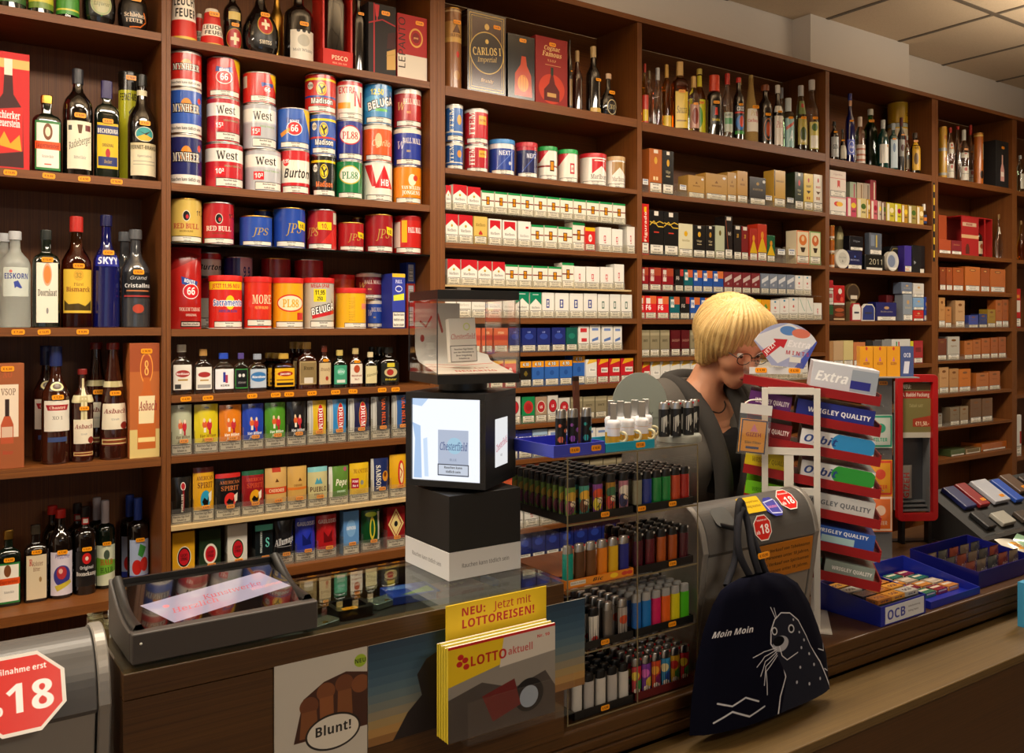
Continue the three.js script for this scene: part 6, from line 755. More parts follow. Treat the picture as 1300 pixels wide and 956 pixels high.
const Cg = (bg, ...o) => A(110, 170, bg, ['w', 0.76, 0.21, 0.05, 0.9], ...o);
{
  const q = K(800, 170, 4.815), O = { name: 'cigar_box', cat: 'cigar box', d: 0.06, round: 1, tray: 0.02, z: -0.014 };
  const gold2 = (bg, c = '#d8a52a', t = '#e8d8a8') => Cg(bg, ['r', 0.36, 0.02, 0.28, 0.08, '#e8e2d4'], ['c', 0.5, 0.28, 0.08, c], ['t', 'Villiger', 0.5, 0.48, 0.08, t, 's', 0.7], ['t', 'PREMIUM', 0.5, 0.58, 0.05, t, 'b']);
  const tanb = (w) => Cg('#b48a44', ['p', '#7a5520', 0.42, 0.36, 0.5, 0.26, 0.58, 0.36], ['t', 'MOODS', 0.5, 0.46, 0.08, '#6a481a', 'b', 0.6], ['c', 0.86, 0.14, 0.05, '#d8dce4']);
  holders(4, 1, q, [[74, 114, 262], [300, 348, 300], [822, 872, 366], [957, 1004, 380]]);
  rowOf(4, 1, q, [[118, 195, 92, Cg('#b4622a', ['r', 0.34, 0.02, 0.34, 0.08, '#e8dccc'], ['c', 0.5, 0.26, 0.08, '#d8a83a'], ['r', 0.3, 0.62, 0.16, 0.08, '#e8cf9a'], ['r', 0.52, 0.62, 0.16, 0.08, '#e8cf9a']), 'tall orange brown cigar box', {}], [198, 266, 104, gold2('#15120f'), 'tall black cigar box with a gold disc', {}], [355, 456, 256, tanb(), 'ochre cigar box with curved edge', {}], [462, 593, 245, tanb(), 'wide ochre cigar box', {}], [595, 650, 236, tanb(), 'narrow ochre cigar box', {}], [655, 719, 228, Cg('#b88a40', ['p', '#7a5520', 0.42, 0.3, 0.5, 0.2, 0.58, 0.3], ['t', 'MOODS', 0.5, 0.42, 0.08, '#6a481a', 'b', 0.6]), 'taller ochre cigar box', {}], [730, 830, 266, Cg('#1d1512', ['c', 0.5, 0.24, 0.06, '#a8823a'], ['t', 'PANTER', 0.5, 0.44, 0.1, '#c8a868', 's', 0.7], ['c', 0.88, 0.14, 0.06, '#c8c8c4']), 'broad black cigar box', {}], [880, 950, 224, Cg('#c49a3c', ['r', 0, 0, 0.1, 0.7, '#4a3a14'], ['t', 'HANDELSGOLD', 0.5, 0.3, 0.06, '#5a4212', 'b', 0.7]), 'gold cigar box with dark edge', {}], [1008, 1060, 236, gold2('#1f2e1c', '#c8302a'), 'dark green cigar box', {}], [1063, 1119, 244, Cg('#e0c25a', ['c', 0.5, 0.18, 0.06, '#b8302a'], ['t', 'BRANIFF', 0.5, 0.34, 0.08, '#3a2a10', 'b', 0.8], ['p', '#3a2412', 0.26, 0.46, 0.74, 0.46, 0.5, 0.54], ['r', 0.3, 0.62, 0.14, 0.07, '#a8602a'], ['r', 0.52, 0.62, 0.14, 0.07, '#a8602a']), 'pale yellow cigar box', {}], [1122, 1185, 250, Cg('#e6e0d2', ['c', 0.5, 0.16, 0.06, '#b8302a'], ['t', 'BRANIFF', 0.5, 0.34, 0.08, '#a8302a', 'b', 0.8], ['p', '#5a3a20', 0.26, 0.46, 0.74, 0.46, 0.5, 0.54], ['r', 0.3, 0.6, 0.14, 0.08, '#a8602a'], ['r', 0.52, 0.6, 0.14, 0.08, '#a8602a']), 'white cigar box', {}]], O);
  holders(4, 2, q, [[898, 952, 690], [965, 1012, 690]]);
  const knot = Cg('#131110', ['r', 0.32, 0.02, 0.3, 0.1, '#e6e0d4'], ['l', '#d8b23a', 0.025, 0, 0.26, 0.4, 0.3, 0.7, 0.24, 1, 0.28], ['l', '#d8b23a', 0.025, 0, 0.34, 0.3, 0.24, 0.6, 0.36, 1, 0.36], ['r', 0.3, 0.47, 0.36, 0.03, '#c83a2a']);
  const hnd = (bg) => Cg(bg, ['p', '#d8b01c', 0, 0.75, 0.5, 0.3, 1, 0.75], ['c', 0.5, 0.3, 0.1, '#d8902a']);
  rowOf(4, 2, q, [[72, 115, 428, Cg('#c8241f', ['t', 'Figurado', 0.5, 0.45, 0.3, '#f4e8d8', 'b', 0.6, -90], ['r', 0.3, 0.06, 0.36, 0.1, '#e8b81c']), 'narrow red cigar box with white letters', {}], [119, 206, 468, knot, 'black cigar box with a gold knot', {}], [208, 296, 478, knot, 'black cigar box with a gold knot', {}], [298, 383, 550, Cg('#dcd6b4', ['c', 0.5, 0.3, 0.08, '#d8a81c'], ['t', 'Senoritas', 0.5, 0.5, 0.08, '#7a6a3a', 's']), 'cream cigar box with a gold disc', {}], [386, 460, 560, gold2('#151210'), 'low black cigar box with a gold disc', {}], [462, 519, 562, gold2('#181513', '#b8862a'), 'narrow low black cigar box', {}], [522, 578, 562, Cg('#b9bfa2', ['c', 0.5, 0.22, 0.08, '#6a5a2a']), 'pale green cigar box', {}], [580, 626, 504, Cg('#1c1412', ['r', 0.2, 0.02, 0.6, 0.08, '#d8d2c4'], ['t', 'No 5', 0.6, 0.4, 0.12, '#d8d2c4', 'b'], ['l', '#b85a2a', 0.03, 0.1, 0.1, 0.4, 0.75]), 'black cigar box with orange slash', {}], [635, 680, 560, Cg('#1d1615', ['r', 0.2, 0.02, 0.6, 0.1, '#e0dacc'], ['t', '20', 0.5, 0.3, 0.16, '#d8a83a', 'b']), 'black cigar box with white tab', {}], [682, 722, 566, Cg('#7a1c1c', ['r', 0.2, 0.02, 0.6, 0.1, '#e0dacc'], ['t', '20', 0.5, 0.3, 0.16, '#d8a83a', 'b']), 'wine red cigar box with white tab', {}], [732, 778, 580, hnd('#a82a1c'), 'red cigar box with a yellow triangle', {}], [780, 836, 552, hnd('#b8341c'), 'taller red cigar box with a yellow triangle', {}], [838, 886, 620, hnd('#1c5a38'), 'green cigar box with a yellow triangle', {}], [1017, 1095, 592, Cg('#e6d8b8', ['o', 0.04, 0.02, 0.92, 0.96, '#d8602a', 0.03], ['e', 0.5, 0.28, 0.3, 0.16, '#d87a3a'], ['e', 0.5, 0.24, 0.12, 0.08, '#e8c89a'], ['p', '#3a2a1c', 0.3, 0.5, 0.7, 0.5, 0.6, 0.64, 0.4, 0.64]), 'white cigar box with orange border', {}], [1098, 1166, 598, Cg('#e2dcb8', ['o', 0.04, 0.02, 0.92, 0.96, '#6a9a4a', 0.03], ['e', 0.5, 0.28, 0.3, 0.16, '#c86a3a'], ['e', 0.5, 0.24, 0.12, 0.08, '#e8c89a'], ['p', '#3a2a1c', 0.3, 0.5, 0.7, 0.5, 0.6, 0.64, 0.4, 0.64]), 'white cigar box with green border', {}]], O);
  // bay 5
  const e7 = K(1030, 80, 4.815), e8 = K(1030, 240, 4.815);
  const R = bx(5, 1, e7, 114, 212, 822, Cg('#e4ddd4', ['c', 0.46, 0.36, 0.13, '#cf2b24'], ['c', 0.6, 0.36, 0.13, '#eab428'], ['r', 0, 0, 1, 0.06, '#d8a0a0']), 'low white carton with red and yellow dots', { d: 0.1, name: 'cigarillo_carton', cat: 'carton' });
  bx(5, 1, e7, 114, 212, 660, Cg('#e2d6cc', ['r', 0, 0.28, 1, 0.02, '#c87a72'], ['p', '#c8443c', 0.46, 0.36, 0.62, 0.36, 0.62, 0.64, 0.54, 0.56, 0.46, 0.64], ['t', 'Cigarillos', 0.5, 0.14, 0.08, '#a88', 's']), 'white carton with a red ribbon, stacked on another', { d: 0.1, Y: R.top, name: 'cigarillo_carton', cat: 'carton' });
  const cols = ['#c8506a', '#d8c88a', '#c89a3a', '#cc6a72', '#b8a89a', '#8a6a5a', '#c8b83a', '#d0c42a', '#b8882a', '#9a8a4a', '#c8a04a', '#a83a4a'], cn = ['rose', 'cream', 'amber', 'pink', 'beige', 'brown', 'olive yellow', 'lemon', 'bronze', 'moss', 'honey', 'crimson'];
  const lows = [[218, 276], [279, 336], [338, 360], [364, 404], [407, 428], [431, 456], [459, 506], [509, 550], [552, 590], [592, 641], [644, 686]];
  rowOf(5, 1, e8, lows.map(([a, b], j) => [a, b, 52 + j * 5.4, A(70, 130, cols[j], ['r', 0.1, 0.06, 0.3, 0.9, '#e6e0d2'], ['c', 0.7, 0.4, 0.14, ['#e8c83a', '#4a6a2a', '#f0e0b0', '#a81f3a'][j % 4]], ['t', 'MINI', 0.72, 0.7, 0.12, '#222', 'b', 0.4]), 'little ' + cn[j] + ' cigarillo box standing', {}]), { name: 'cigarillo_box', cat: 'cigarillo box', d: 0.03, z: -0.014 });
  for (const [j, [x0, x1, yt]] of [[236, 274, 728], [280, 318, 732], [320, 358, 736], [360, 396, 716]].entries()) { const s = spanBox(5, 1, e7[0](x0), e7[0](x1), e7[1](yt), -0.06), Y0 = Yat(e7[0]((x0 + x1) / 2), e7[1](832 + j * 5), -0.06), m = artBox(s.w, s.h + SY[5][1] - Y0, 0.03, A(60, 110, ['#9aa890', '#b8a890', '#a89a88', '#8e1c26'][j], ['r', 0.6, 0.1, 0.2, 0.8, ['#a8405a', '#8a6a4a', '#6a5a4a', '#d8c8b0'][j]]), {}); m.position.set(s.X, Y0, -0.075); tag(m, 'cigarillo_box', ['sage green', 'tan striped', 'grey brown', 'dark red'][j] + ' cigarillo box on the raised back row of the cigarillo shelf', 'cigarillo box'); }
  { const s = spanBox(5, 1, e8[0](655), e8[0](690), e8[1](110), -0.075), m = artBox(0.14, 0.075, 0.05, A(60, 60, '#5a4a34'), {}); const x1 = e7[0](396), Xr = Xat(x1, -0.06), Xl = Xat(e7[0](234), -0.06); const st = new THREE.Mesh(new THREE.BoxGeometry(Xr - Xl + 0.01, 0.004, 0.05), M.tray); st.position.set((Xl + Xr) / 2, Yat(e7[0](315), e7[1](842), -0.06) - 0.006, -0.075); const g = group(); g.add(st); st.name = 'step_top'; const leg = part(g, 'step_front', new THREE.BoxGeometry(Xr - Xl + 0.01, st.position.y - 0.0025 - SY[5][1], 0.003), M.tray, (Xl + Xr) / 2, (st.position.y - 0.002 + SY[5][1]) / 2, -0.052); tag(g, 'display_step', 'clear plastic step raising the back row of cigarillo boxes', 'display step'); }
  bottle(5, 1, e8, 688, 726, 92, { g: 'glassClear', p: 'flask', cap: ['#e4e0d8', 0.3, 1.6], L: [[0.1, 0.5, 60, Lb('#2a3a6a', ['r', 0, 0.3, 1, 0.4, '#d8782a'])]] }, 'tiny white-capped bottle');
  // round and odd tins
  const disc = (x0, x1, y0, y1, z, art, label, rimc = '#cfcabd') => { const xm = e8[0]((x0 + x1) / 2), ym = e8[1]((y0 + y1) / 2), w = Xat(e8[0](x1), z) - Xat(e8[0](x0), z), h = (e8[1](y1) - e8[1](y0)) * dep(xm, z) / F, g = group(); const geo = new THREE.CylinderGeometry(0.5, 0.5, 0.022, 32); geo.rotateX(Math.PI / 2); part(g, 'tin_body', geo, plain(rimc, 0.35)); const f = new THREE.CircleGeometry(0.47, 32); planarUV(f, art, 1, 1); part(g, 'printed_lid', f, pm(art.a, 'tin'), 0, 0, 0.0115); g.scale.set(w, h, 1); g.position.set(Xat(xm, z), SY[5][2] + h / 2 + 0.0005, z); tag(g, 'round_tin', label, 'tin'); return g; };
  const yb = (x, y, z, b, i) => Yat(e8[0](x), e8[1](y), z);
  for (let j = 0; j < 3; j++) { const s = spanCyl(SY[5][2], e8[0](104), e8[0](142), e8[1](220), 0.02, 5, 2), hh = s.h / 3, t = mkTin(s.d, hh - 0.001, A(110, 50, '#b8641c', ['r', 0, 0.78, 1, 0.16, '#e0d8c8'], ['t', 'Pipe', 0.5, 0.4, 0.3, '#5a2a0c', 'i']), 'gold'); t.position.set(s.X, SY[5][2] + 0.0003 + j * hh, s.z); tag(t, 'pipe_tobacco_tin', ['orange pipe tobacco tin, bottom of three by the upright', 'orange pipe tobacco tin, middle of three by the upright', 'orange pipe tobacco tin, top of three by the upright'][j], 'tobacco tin'); }
  disc(136, 222, 362, 480, -0.03, A(110, 110, '#d8d6cc', ['c', 0.5, 0.46, 0.3, '#c4c2b8'], ['t', 'Navy Flake', 0.5, 0.42, 0.1, '#777', 's', 0.5], ['p', '#8a8a84', 0.5, 0.52, 0.56, 0.66, 0.44, 0.66], ['r', 0.1, 0.82, 0.8, 0.12, '#e8e6de']), 'round white pipe tobacco tin standing on edge');
  disc(142, 188, 210, 478, -0.09, A(110, 110, '#a39a6e', ['c', 0.5, 0.5, 0.3, '#c4bc94'], ['r', 0.1, 0.78, 0.8, 0.1, '#ddd']), 'oval olive tin standing above the round white one', '#8a8058');
  disc(448, 522, 386, 506, -0.012, A(110, 110, '#c9c8c2', ['c', 0.46, 0.5, 0.36, '#b9bcc0'], ['c', 0.4, 0.5, 0.3, '#7a86a0'], ['r', 0.1, 0.82, 0.8, 0.1, '#e8e6de']), 'round silver tin beside the year tin');
  const tinBox = (x0, x1, y0, y1, z, art, label, d = 0.04, nm = 'gift_tin') => { const xm = (x0 + x1) / 2, X0 = Xat(e8[0](x0), z), X1 = Xat(e8[0](x1), z), h = (y1 - y0) / 4.815 * dep(e8[0](xm), z) / F, yB = Yat(e8[0](xm), e8[1](y1), z), m = artBox(X1 - X0, h, d, art, { r: 0.004, fin: 'tin' }); m.position.set((X0 + X1) / 2, yB, z - d / 2); tag(m, nm, label, 'tin'); return m; };
  const dkn = Cg('#1b2050', ['p', '#5a78c8', 0.5, 0.24, 0.56, 0.36, 0.44, 0.36], ['t', 'ROYAL', 0.5, 0.5, 0.12, '#c8ccdc', 's']);
  const onS = (m, b, i) => { m.position.y = SY[b][i] + 0.0004; return m; };
  let a = onS(tinBox(222, 312, 372, 486, -0.02, dkn, 'navy pipe tobacco tin under a black one'), 5, 2); let bb = new THREE.Box3().setFromObject(a);
  let a2 = tinBox(236, 318, 272, 362, -0.02, Cg('#14141a', ['t', 'Pipe', 0.5, 0.36, 0.16, '#9aa0a8', 's']), 'black pipe tobacco tin resting on the navy one'); a2.position.y = bb.max.y + 0.0004;
  let a4 = onS(tinBox(330, 450, 402, 496, -0.012, A(150, 100, '#10110f', ['t', '2011', 0.55, 0.45, 0.5, '#b8b49a', '', 0.9], ['r', 0.06, 0.82, 0.8, 0.16, '#e2dfd4']), 'black tin printed 2011 on the round tin shelf'), 5, 2);
  let a3 = tinBox(320, 396, 262, 396, -0.05, Cg('#5a6270', ['r', 0.1, 0.1, 0.3, 0.5, '#7a8698'], ['r', 0.5, 0.1, 0.1, 0.55, '#c8b45a']), 'grey tin standing on the tin printed 2011', 0.03); a3.position.y = new THREE.Box3().setFromObject(a4).max.y + 0.0004; a3.position.z = a4.position.z;
  { const z = -0.06, w = Xat(e8[0](566), z) - Xat(e8[0](482), z), h = 155 / 4.815 * dep(e8[0](524), z) / F, c = 0.02, g = group(), oct = (W, Hh, cc) => [[-W / 2 + cc, 0], [W / 2 - cc, 0], [W / 2, cc], [W / 2, Hh - cc], [W / 2 - cc, Hh], [-W / 2 + cc, Hh], [-W / 2, Hh - cc], [-W / 2, cc]]; part(g, 'box_body', extr(oct(w, h, c), 0.05, 0.002), M.blackSatin, 0, 0, -0.05); part(g, 'gold_border', mergeGeometries([extr(oct(w * 0.86, h * 0.86, c * 0.9), 0.0006)]), plain('#8a7a3a', 0.4), 0, h * 0.07, 0.0002); part(g, 'dark_field', extr(oct(w * 0.8, h * 0.8, c * 0.85), 0.0006), plain('#14130f', 0.5), 0, h * 0.1, 0.001); part(g, 'stripe', slab(-0.004, 0.004, 0, h * 0.5, 0, 0.0006), plain('#a8923a', 0.4), w * 0.22, h * 0.25, 0.0018); g.position.set(Xat(e8[0](524), z), SY[5][2] + 0.0026, z); tag(g, 'octagonal_tin', 'eight-sided black tin with a gold border', 'tin'); }
  onS(tinBox(572, 614, 346, 510, -0.02, Cg('#3f2f94', ['r', 0.1, 0.84, 0.5, 0.1, '#d8b8a0']), 'slim purple box beside the eight-sided tin', 0.05, 'gift_box'), 5, 2);
  onS(tinBox(618, 696, 338, 508, -0.03, A(110, 170, '#14161a', ['p', '#8a8e94', 0.1, 0.55, 0.3, 0.62, 0.14, 0.7], ['r', 0.6, 0.84, 0.3, 0.14, '#e0dccf']), 'tall black box at the end of the round tin shelf', 0.06, 'gift_box'), 5, 2);
  // gift tins below
  const st = (x0, x1, list) => { let y = SY[5][3] + 0.0004; for (const [y0, y1, art, label] of list) { const m = tinBox(x0, x1, y0, y1, -0.02, art, label, 0.06); m.position.y = y; y = new THREE.Box3().setFromObject(m).max.y + 0.0004; } };
  st(104, 136, [[705, 800, Cg('#2a5a34', ['r', 0, 0.6, 1, 0.4, '#3a2a1a']), 'green tin at the bottom of the stack by the upright'], [612, 700, Cg('#c8c4ba', ['r', 0.2, 0.2, 0.6, 0.3, '#a85a5a']), 'white tin between a green and a red one'], [545, 610, Cg('#b0242c'), 'red tin on top of the stack by the upright']]);
  st(138, 206, [[706, 800, A(110, 130, '#5a3018', ['e', 0.5, 0.3, 0.4, 0.12, '#a8502a'], ['e', 0.5, 0.6, 0.42, 0.12, '#8a4020'], ['r', 0, 0.84, 1, 0.1, '#c8b08a']), 'brown tin carrying the festive red tin'], [582, 704, A(110, 130, '#b81e20', ['c', 0.55, 0.3, 0.14, '#e8e0d8'], ['c', 0.4, 0.6, 0.18, '#8a1214'], ['c', 0.7, 0.7, 0.12, '#d84a3a'], ['r', 0, 0.88, 1, 0.12, '#e0dcd0']), 'festive red tin with white lid edge']]);
  { const z = -0.05, g = group(), hh = 112 / 4.815 * dep(e8[0](245), z) / F, w = Xat(e8[0](286), z) - Xat(e8[0](206), z); const geo = new THREE.CylinderGeometry(0.5, 0.5, 0.02, 28); geo.rotateX(Math.PI / 2); const hs = 115 / 4.815 * dep(e8[0](245), z) / F; const t = part(g, 'tin_body', geo, plain('#6a5232', 0.35), 0, hs + hh / 2, 0); t.scale.set(w, hh, 1); const f = part(g, 'printed_lid', new THREE.CircleGeometry(0.42, 28), plain('#3c2a1a', 0.4), 0, hs + hh / 2, 0.011); f.scale.set(w, hh, 1); const s = part(g, 'sticker', slab(-w * 0.25, w * 0.25, 0, hh * 0.2, 0, 0.0006), plain('#cfc6b4', 0.6), 0, hs + hh * 0.16, 0.0125); part(g, 'stand', slab(-w * 0.2, w * 0.2, 0, hs + 0.002, -0.015, 0.012), plain('#8a7a52', 0.5), -0.005); g.position.set(Xat(e8[0](246), z), SY[5][3] + 0.0004, z); tag(g, 'oval_tin', 'oval brown tin raised on an olive stand', 'tin'); }
  const arch = (x0, x1, yt, col, trim, label, lean) => { const z = -0.012, w = Xat(e8[0](x1), z) - Xat(e8[0](x0), z), h = (802 - yt) / 4.815 * dep(e8[0]((x0 + x1) / 2), z) / F, g = group(), pts = [[-w / 2, 0], [w / 2, 0], [w / 2, h * 0.78], [w * 0.32, h], [-w * 0.32 + lean * w, h], [-w / 2 + lean * w * 0.4, h * 0.78]]; part(g, 'card_body', extr(pts, 0.012, 0.001), plain(trim, 0.4), 0, 0, -0.012); part(g, 'face', extr(pts.map(([x, y]) => [x * 0.88, h * 0.06 + y * 0.88]), 0.0006), plain(col, 0.4), 0, 0, 0.0002); part(g, 'band', slab(-w * 0.26, w * 0.26, 0, h * 0.1, 0, 0.0005), plain('#3a3a4a', 0.5), 0, h * 0.42, 0.001); g.position.set(Xat(e8[0]((x0 + x1) / 2), z), SY[5][3] + 0.0004, z); tag(g, 'gift_tin', label, 'tin'); };
  arch(248, 304, 695, '#e8e6e0', '#a82c34', 'white arched tin with red edge on the gift tin shelf', 0); arch(308, 388, 700, '#2c3a80', '#d8d4cc', 'blue and white slanted tin on the gift tin shelf', 0.12);
  const gb = (x0, x1, y0, y1, z, col, label, base) => { const m = tinBox(x0, x1, y0, y1, z, Cg(col, ['c', 0.5, 0.3, 0.08, '#c8a06a'], ['t', 'Robusto', 0.5, 0.5, 0.1, '#c8b88a', 's', 0.6]), label, 0.05, 'gift_box'); m.position.y = base ?? SY[5][3] + 0.0004; return new THREE.Box3().setFromObject(m).max.y + 0.0004; };
  gb(398, 522, 686, 800, -0.012, '#1b1f66', 'navy gift box with a small crest'); gb(462, 558, 642, 800, -0.075, '#5e1418', 'dark red gift box behind the navy one');
  const t1 = gb(562, 620, 636, 800, -0.02, '#8a94a0', 'grey gift box under a pale one'); gb(552, 618, 562, 634, -0.02, '#6e7a90', 'slate box stacked on the grey gift box', t1);
  const t2 = gb(624, 688, 734, 800, -0.02, '#c2241f', 'little red box at the bottom of three'), t3 = gb(624, 690, 656, 732, -0.02, '#7fa4cc', 'light blue box between a red and a white one', t2); gb(624, 690, 562, 650, -0.02, '#d0ccc6', 'white box on top of a light blue one', t3);
  gb(692, 712, 652, 800, -0.03, '#2a4aa8', 'narrow blue box at the end of the gift tin shelf');
  // shelf behind the gum rack
  const h1 = K(1030, 390, 4.815);
  rowOf(5, 4, h1, [[110, 134, 208, Cg('#b88a5a'), 'brown paper packet', {}], [136, 196, 206, Cg('#c8a880'), 'tan paper packet', {}], [198, 256, 204, Cg('#d8c88a'), 'straw coloured packet', {}], [258, 330, 214, Cg('#c87a4a', ['c', 0.5, 0.4, 0.1, '#d8d0c0']), 'orange brown packet', {}], [334, 372, 202, Cg('#1a1a1c'), 'black packet', {}], [376, 428, 206, Cg('#4a4a50'), 'dark grey packet', {}], [432, 488, 200, Cg('#8a8c8c'), 'grey packet', {}], [490, 604, 196, A(120, 130, '#d6d6d0', ['r', 0.24, 0.1, 0.06, 0.3, '#2a8a4a'], ['r', 0.36, 0.1, 0.06, 0.3, '#c8302a'], ['p', '#15151a', 0.5, 0.5, 1, 0.36, 1, 0.6, 0.5, 0.74], ['t', 'Italia', 0.74, 0.56, 0.14, '#fff', 'b', 0.4, -8]), 'white packet with a tricolour', {}], [606, 624, 208, Cg('#d8cc2a'), 'yellow packet', {}], [626, 682, 206, Cg('#a8222a', ['r', 0.2, 0.3, 0.6, 0.2, '#7a161c']), 'dark red packet', {}]], { name: 'tobacco_packet', cat: 'packet', d: 0.04, z: -0.014 });
  // bay 6 cigar cartons
  const og = (bg = '#b4602a') => Cg(bg, ['e', 0.5, 0.14, 0.2, 0.05, '#5a2a12'], ['e', 0.5, 0.14, 0.16, 0.035, '#c88a4a']), O6 = { name: 'cigar_carton', cat: 'cigar box', d: 0.12, z: -0.02 };
  bx(6, 1, e8, 780, 855, 310, Cg('#a8451c'), 'lower orange carton', { d: 0.1, name: 'cigar_carton', cat: 'cigar box' });
  { const m = bx(6, 1, e8, 780, 828, 160, Cg('#b04a1e'), 'tall orange carton behind the lower one', { d: 0.05, z: -0.125, name: 'cigar_carton', cat: 'cigar box' }); }
  bx(6, 1, e8, 858, 920, 316, Cg('#7c1a22', ['t', 'Jubilee', 0.5, 0.3, 0.12, '#c89a5a', 's']), 'small wine red box', { d: 0.05 });
  { // red case with open window side
    const z = -0.05, X0 = Xat(e8[0](918), z), X1 = Xat(e8[0](1106), z), w = X1 - X0, h = 245 / 4.815 * dep(e8[0](1010), z) / F, g = group(), red = plain('#a81c1c', 0.4), t = 0.006, d = 0.13;
    const art = A(120, 240, '#a81c1c', ['r', 0.06, 0.14, 0.8, 0.1, '#c8a88a'], ['t', 'RUM', 0.45, 0.19, 0.08, '#8a1a1a', 'b'], ['r', 0, 0.46, 1, 0.09, '#d8ac7c'], ['p', '#5a2012', 0.3, 0.7, 0.4, 0.7, 0.46, 0.8, 0.46, 0.96, 0.24, 0.96, 0.24, 0.8]);
    const fp = new THREE.Mesh(boxGeo(w * 0.55, h - 0.013, 0.004, [swatch(art.a, '#a81c1c'), swatch(art.a, '#a81c1c'), swatch(art.a, '#a81c1c'), swatch(art.a, '#a81c1c'), art, swatch(art.a, '#a81c1c')]), pm(art.a)); fp.name = 'printed_panel'; fp.position.set(-w * 0.225, 0.0065, d / 2 - 0.002); g.add(fp);
    part(g, 'bottom_wall', slab(-w / 2, w / 2, 0, t, -d / 2, d / 2), red); part(g, 'top_wall', slab(-w / 2, w / 2, h - t, h, -d / 2, d / 2), red); part(g, 'back_wall', slab(-w / 2, w / 2, t + 0.0003, h - t - 0.0003, -d / 2, -d / 2 + t), red); part(g, 'side_wall', slab(w / 2 - t, w / 2, t + 0.0003, h - t - 0.0003, -d / 2 + t + 0.0003, d / 2), red); part(g, 'mullion', slab(w * 0.24, w * 0.27, t + 0.0003, h - t - 0.0003, d / 2 - 0.004, d / 2), red);
    g.position.set((X0 + X1) / 2, SY[6][1] + 0.0004, z - d / 2); tag(g, 'gift_case', 'large red gift case with an open window', 'gift case');
    const bt = mkBottle(0.06, h * 0.8, { g: 'glassBrown', cap: ['gold', 0.1], L: [[0.1, 0.5, 60, Lb('#d8c8a8', ['c', 0.5, 0.4, 0.2, '#a8502a'])]] }); bt.position.set((X0 + X1) / 2 + w * 0.3, SY[6][1] + 0.0072, z - d / 2 + 0.01); tag(bt, 'liquor_bottle', 'brown bottle inside the large red gift case', 'bottle');
  }
  bottle(6, 1, e8, 1112, 1180, 150, { z: 0.03, g: 'glassClear', p: 'belly', flat: 0.6, cap: ['#8a6a3a', 0.1, 1.4], L: [[0.56, 0.72, 50, Lb('#d8d4c4'), 'neck_label']] }, 'wheel-shaped clear decanter');
  bx(6, 0, e7, 1128, 1206, 478, A(110, 200, '#101014', ['r', 0.46, 0.3, 0.1, 0.2, '#e0b0a0'], ['p', '#d8a098', 0.44, 0.5, 0.58, 0.5, 0.66, 0.62, 0.66, 0.86, 0.36, 0.86, 0.36, 0.62], ['r', 0.4, 0.66, 0.22, 0.1, '#f0e8e0']), 'black gift box printed with a pink bottle', { d: 0.08, tagAt: [0.55, 0.86] });
  rowOf(6, 2, e8, [[786, 822, 478, og('#8a3e1a'), 'cedar brown carton on its side', {}], [826, 862, 480, og('#9a481e'), 'russet carton on its side', {}], [866, 930, 482, og('#a8521f'), 'rust carton', {}], [940, 1032, 476, og('#bf6a2c'), 'broad orange carton with an oval seal', {}], [1036, 1090, 484, og('#a04e20'), 'copper carton', {}], [1094, 1186, 490, og('#b8642a'), 'orange carton with an oval seal at the end', {}]].map((r) => { r[5] = {}; return r; }), O6);
  const mix = (b, i, k, list, d = 0.05) => rowOf(b, i, k, list.map(([x0, x1, y, c, n]) => [x0, x1, y, Cg(c, ['e', 0.5, 0.16, 0.2, 0.05, '#7a4a20'], ['t', 'Cigarros', 0.5, 0.4, 0.08, '#6a3a18', 's', 0.7]), n, {}]), { name: 'cigar_box', cat: 'cigar box', d, z: -0.014, tray: 0.02, round: 1 });
  mix(6, 3, e8, [[780, 818, 664, '#c08a50', 'tall sand coloured cigar box'], [820, 856, 720, '#b87a40', 'short sand coloured cigar box'], [882, 938, 682, '#c2986a', 'broad beige cigar box'], [962, 1020, 772, '#3a4a9a', 'low blue cigar box'], [1026, 1075, 764, '#2c3a70', 'low navy cigar box'], [1078, 1126, 736, '#9a7a2a', 'mustard cigar box'], [1128, 1166, 678, '#a85c28', 'tall orange cigar box'], [1168, 1206, 676, '#9c5224', 'tall rust cigar box']]);
  mix(6, 4, h1, [[772, 828, 192, '#6a3018', 'dark brown cigar box'], [834, 907, 180, '#b8b4a8', 'white cigar box'], [936, 986, 206, '#b0662c', 'first orange cigar box'], [988, 1036, 200, '#aa602a', 'second orange cigar box'], [1040, 1092, 190, '#a85a26', 'third orange cigar box'], [1097, 1141, 186, '#a05424', 'fourth orange cigar box'], [1145, 1190, 182, '#9a5022', 'last orange cigar box']]);
  mix(6, 5, h1, [[764, 780, 404, '#b88a58', 'narrow tan cigar box'], [782, 840, 368, '#c49460', 'tall tan cigar box'], [845, 900, 376, '#b8854e', 'tan cigar box'], [903, 975, 378, '#c8701f', 'square orange cigar box'], [1008, 1084, 402, '#b4662c', 'wide rust cigar box'], [1088, 1154, 392, '#ac5e28', 'plain rust cigar box']]);
  mix(6, 6, h1, [[774, 800, 650, '#8a8478', 'grey cigarillo box'], [850, 906, 612, '#7a6a54', 'dull brown cigarillo box'], [910, 960, 606, '#8a7458', 'drab cigarillo box'], [972, 1040, 560, '#6a4a30', 'dark tan cigar box'], [1044, 1108, 556, '#6e4c30', 'dusky cigar box']]);
  rowOf(6, 7, h1, [[852, 938, 868, Cg('#4a5a34'), 'flat green box', {}], [940, 1038, 862, Cg('#6a5a3a', ['o', 0.1, 0.1, 0.8, 0.8, '#c8b88a', 0.02]), 'flat framed box', {}], [1042, 1205, 826, Cg('#a8581f'), 'flat orange box', {}]], { name: 'cigar_box', cat: 'cigar box', d: 0.12, z: -0.03 });
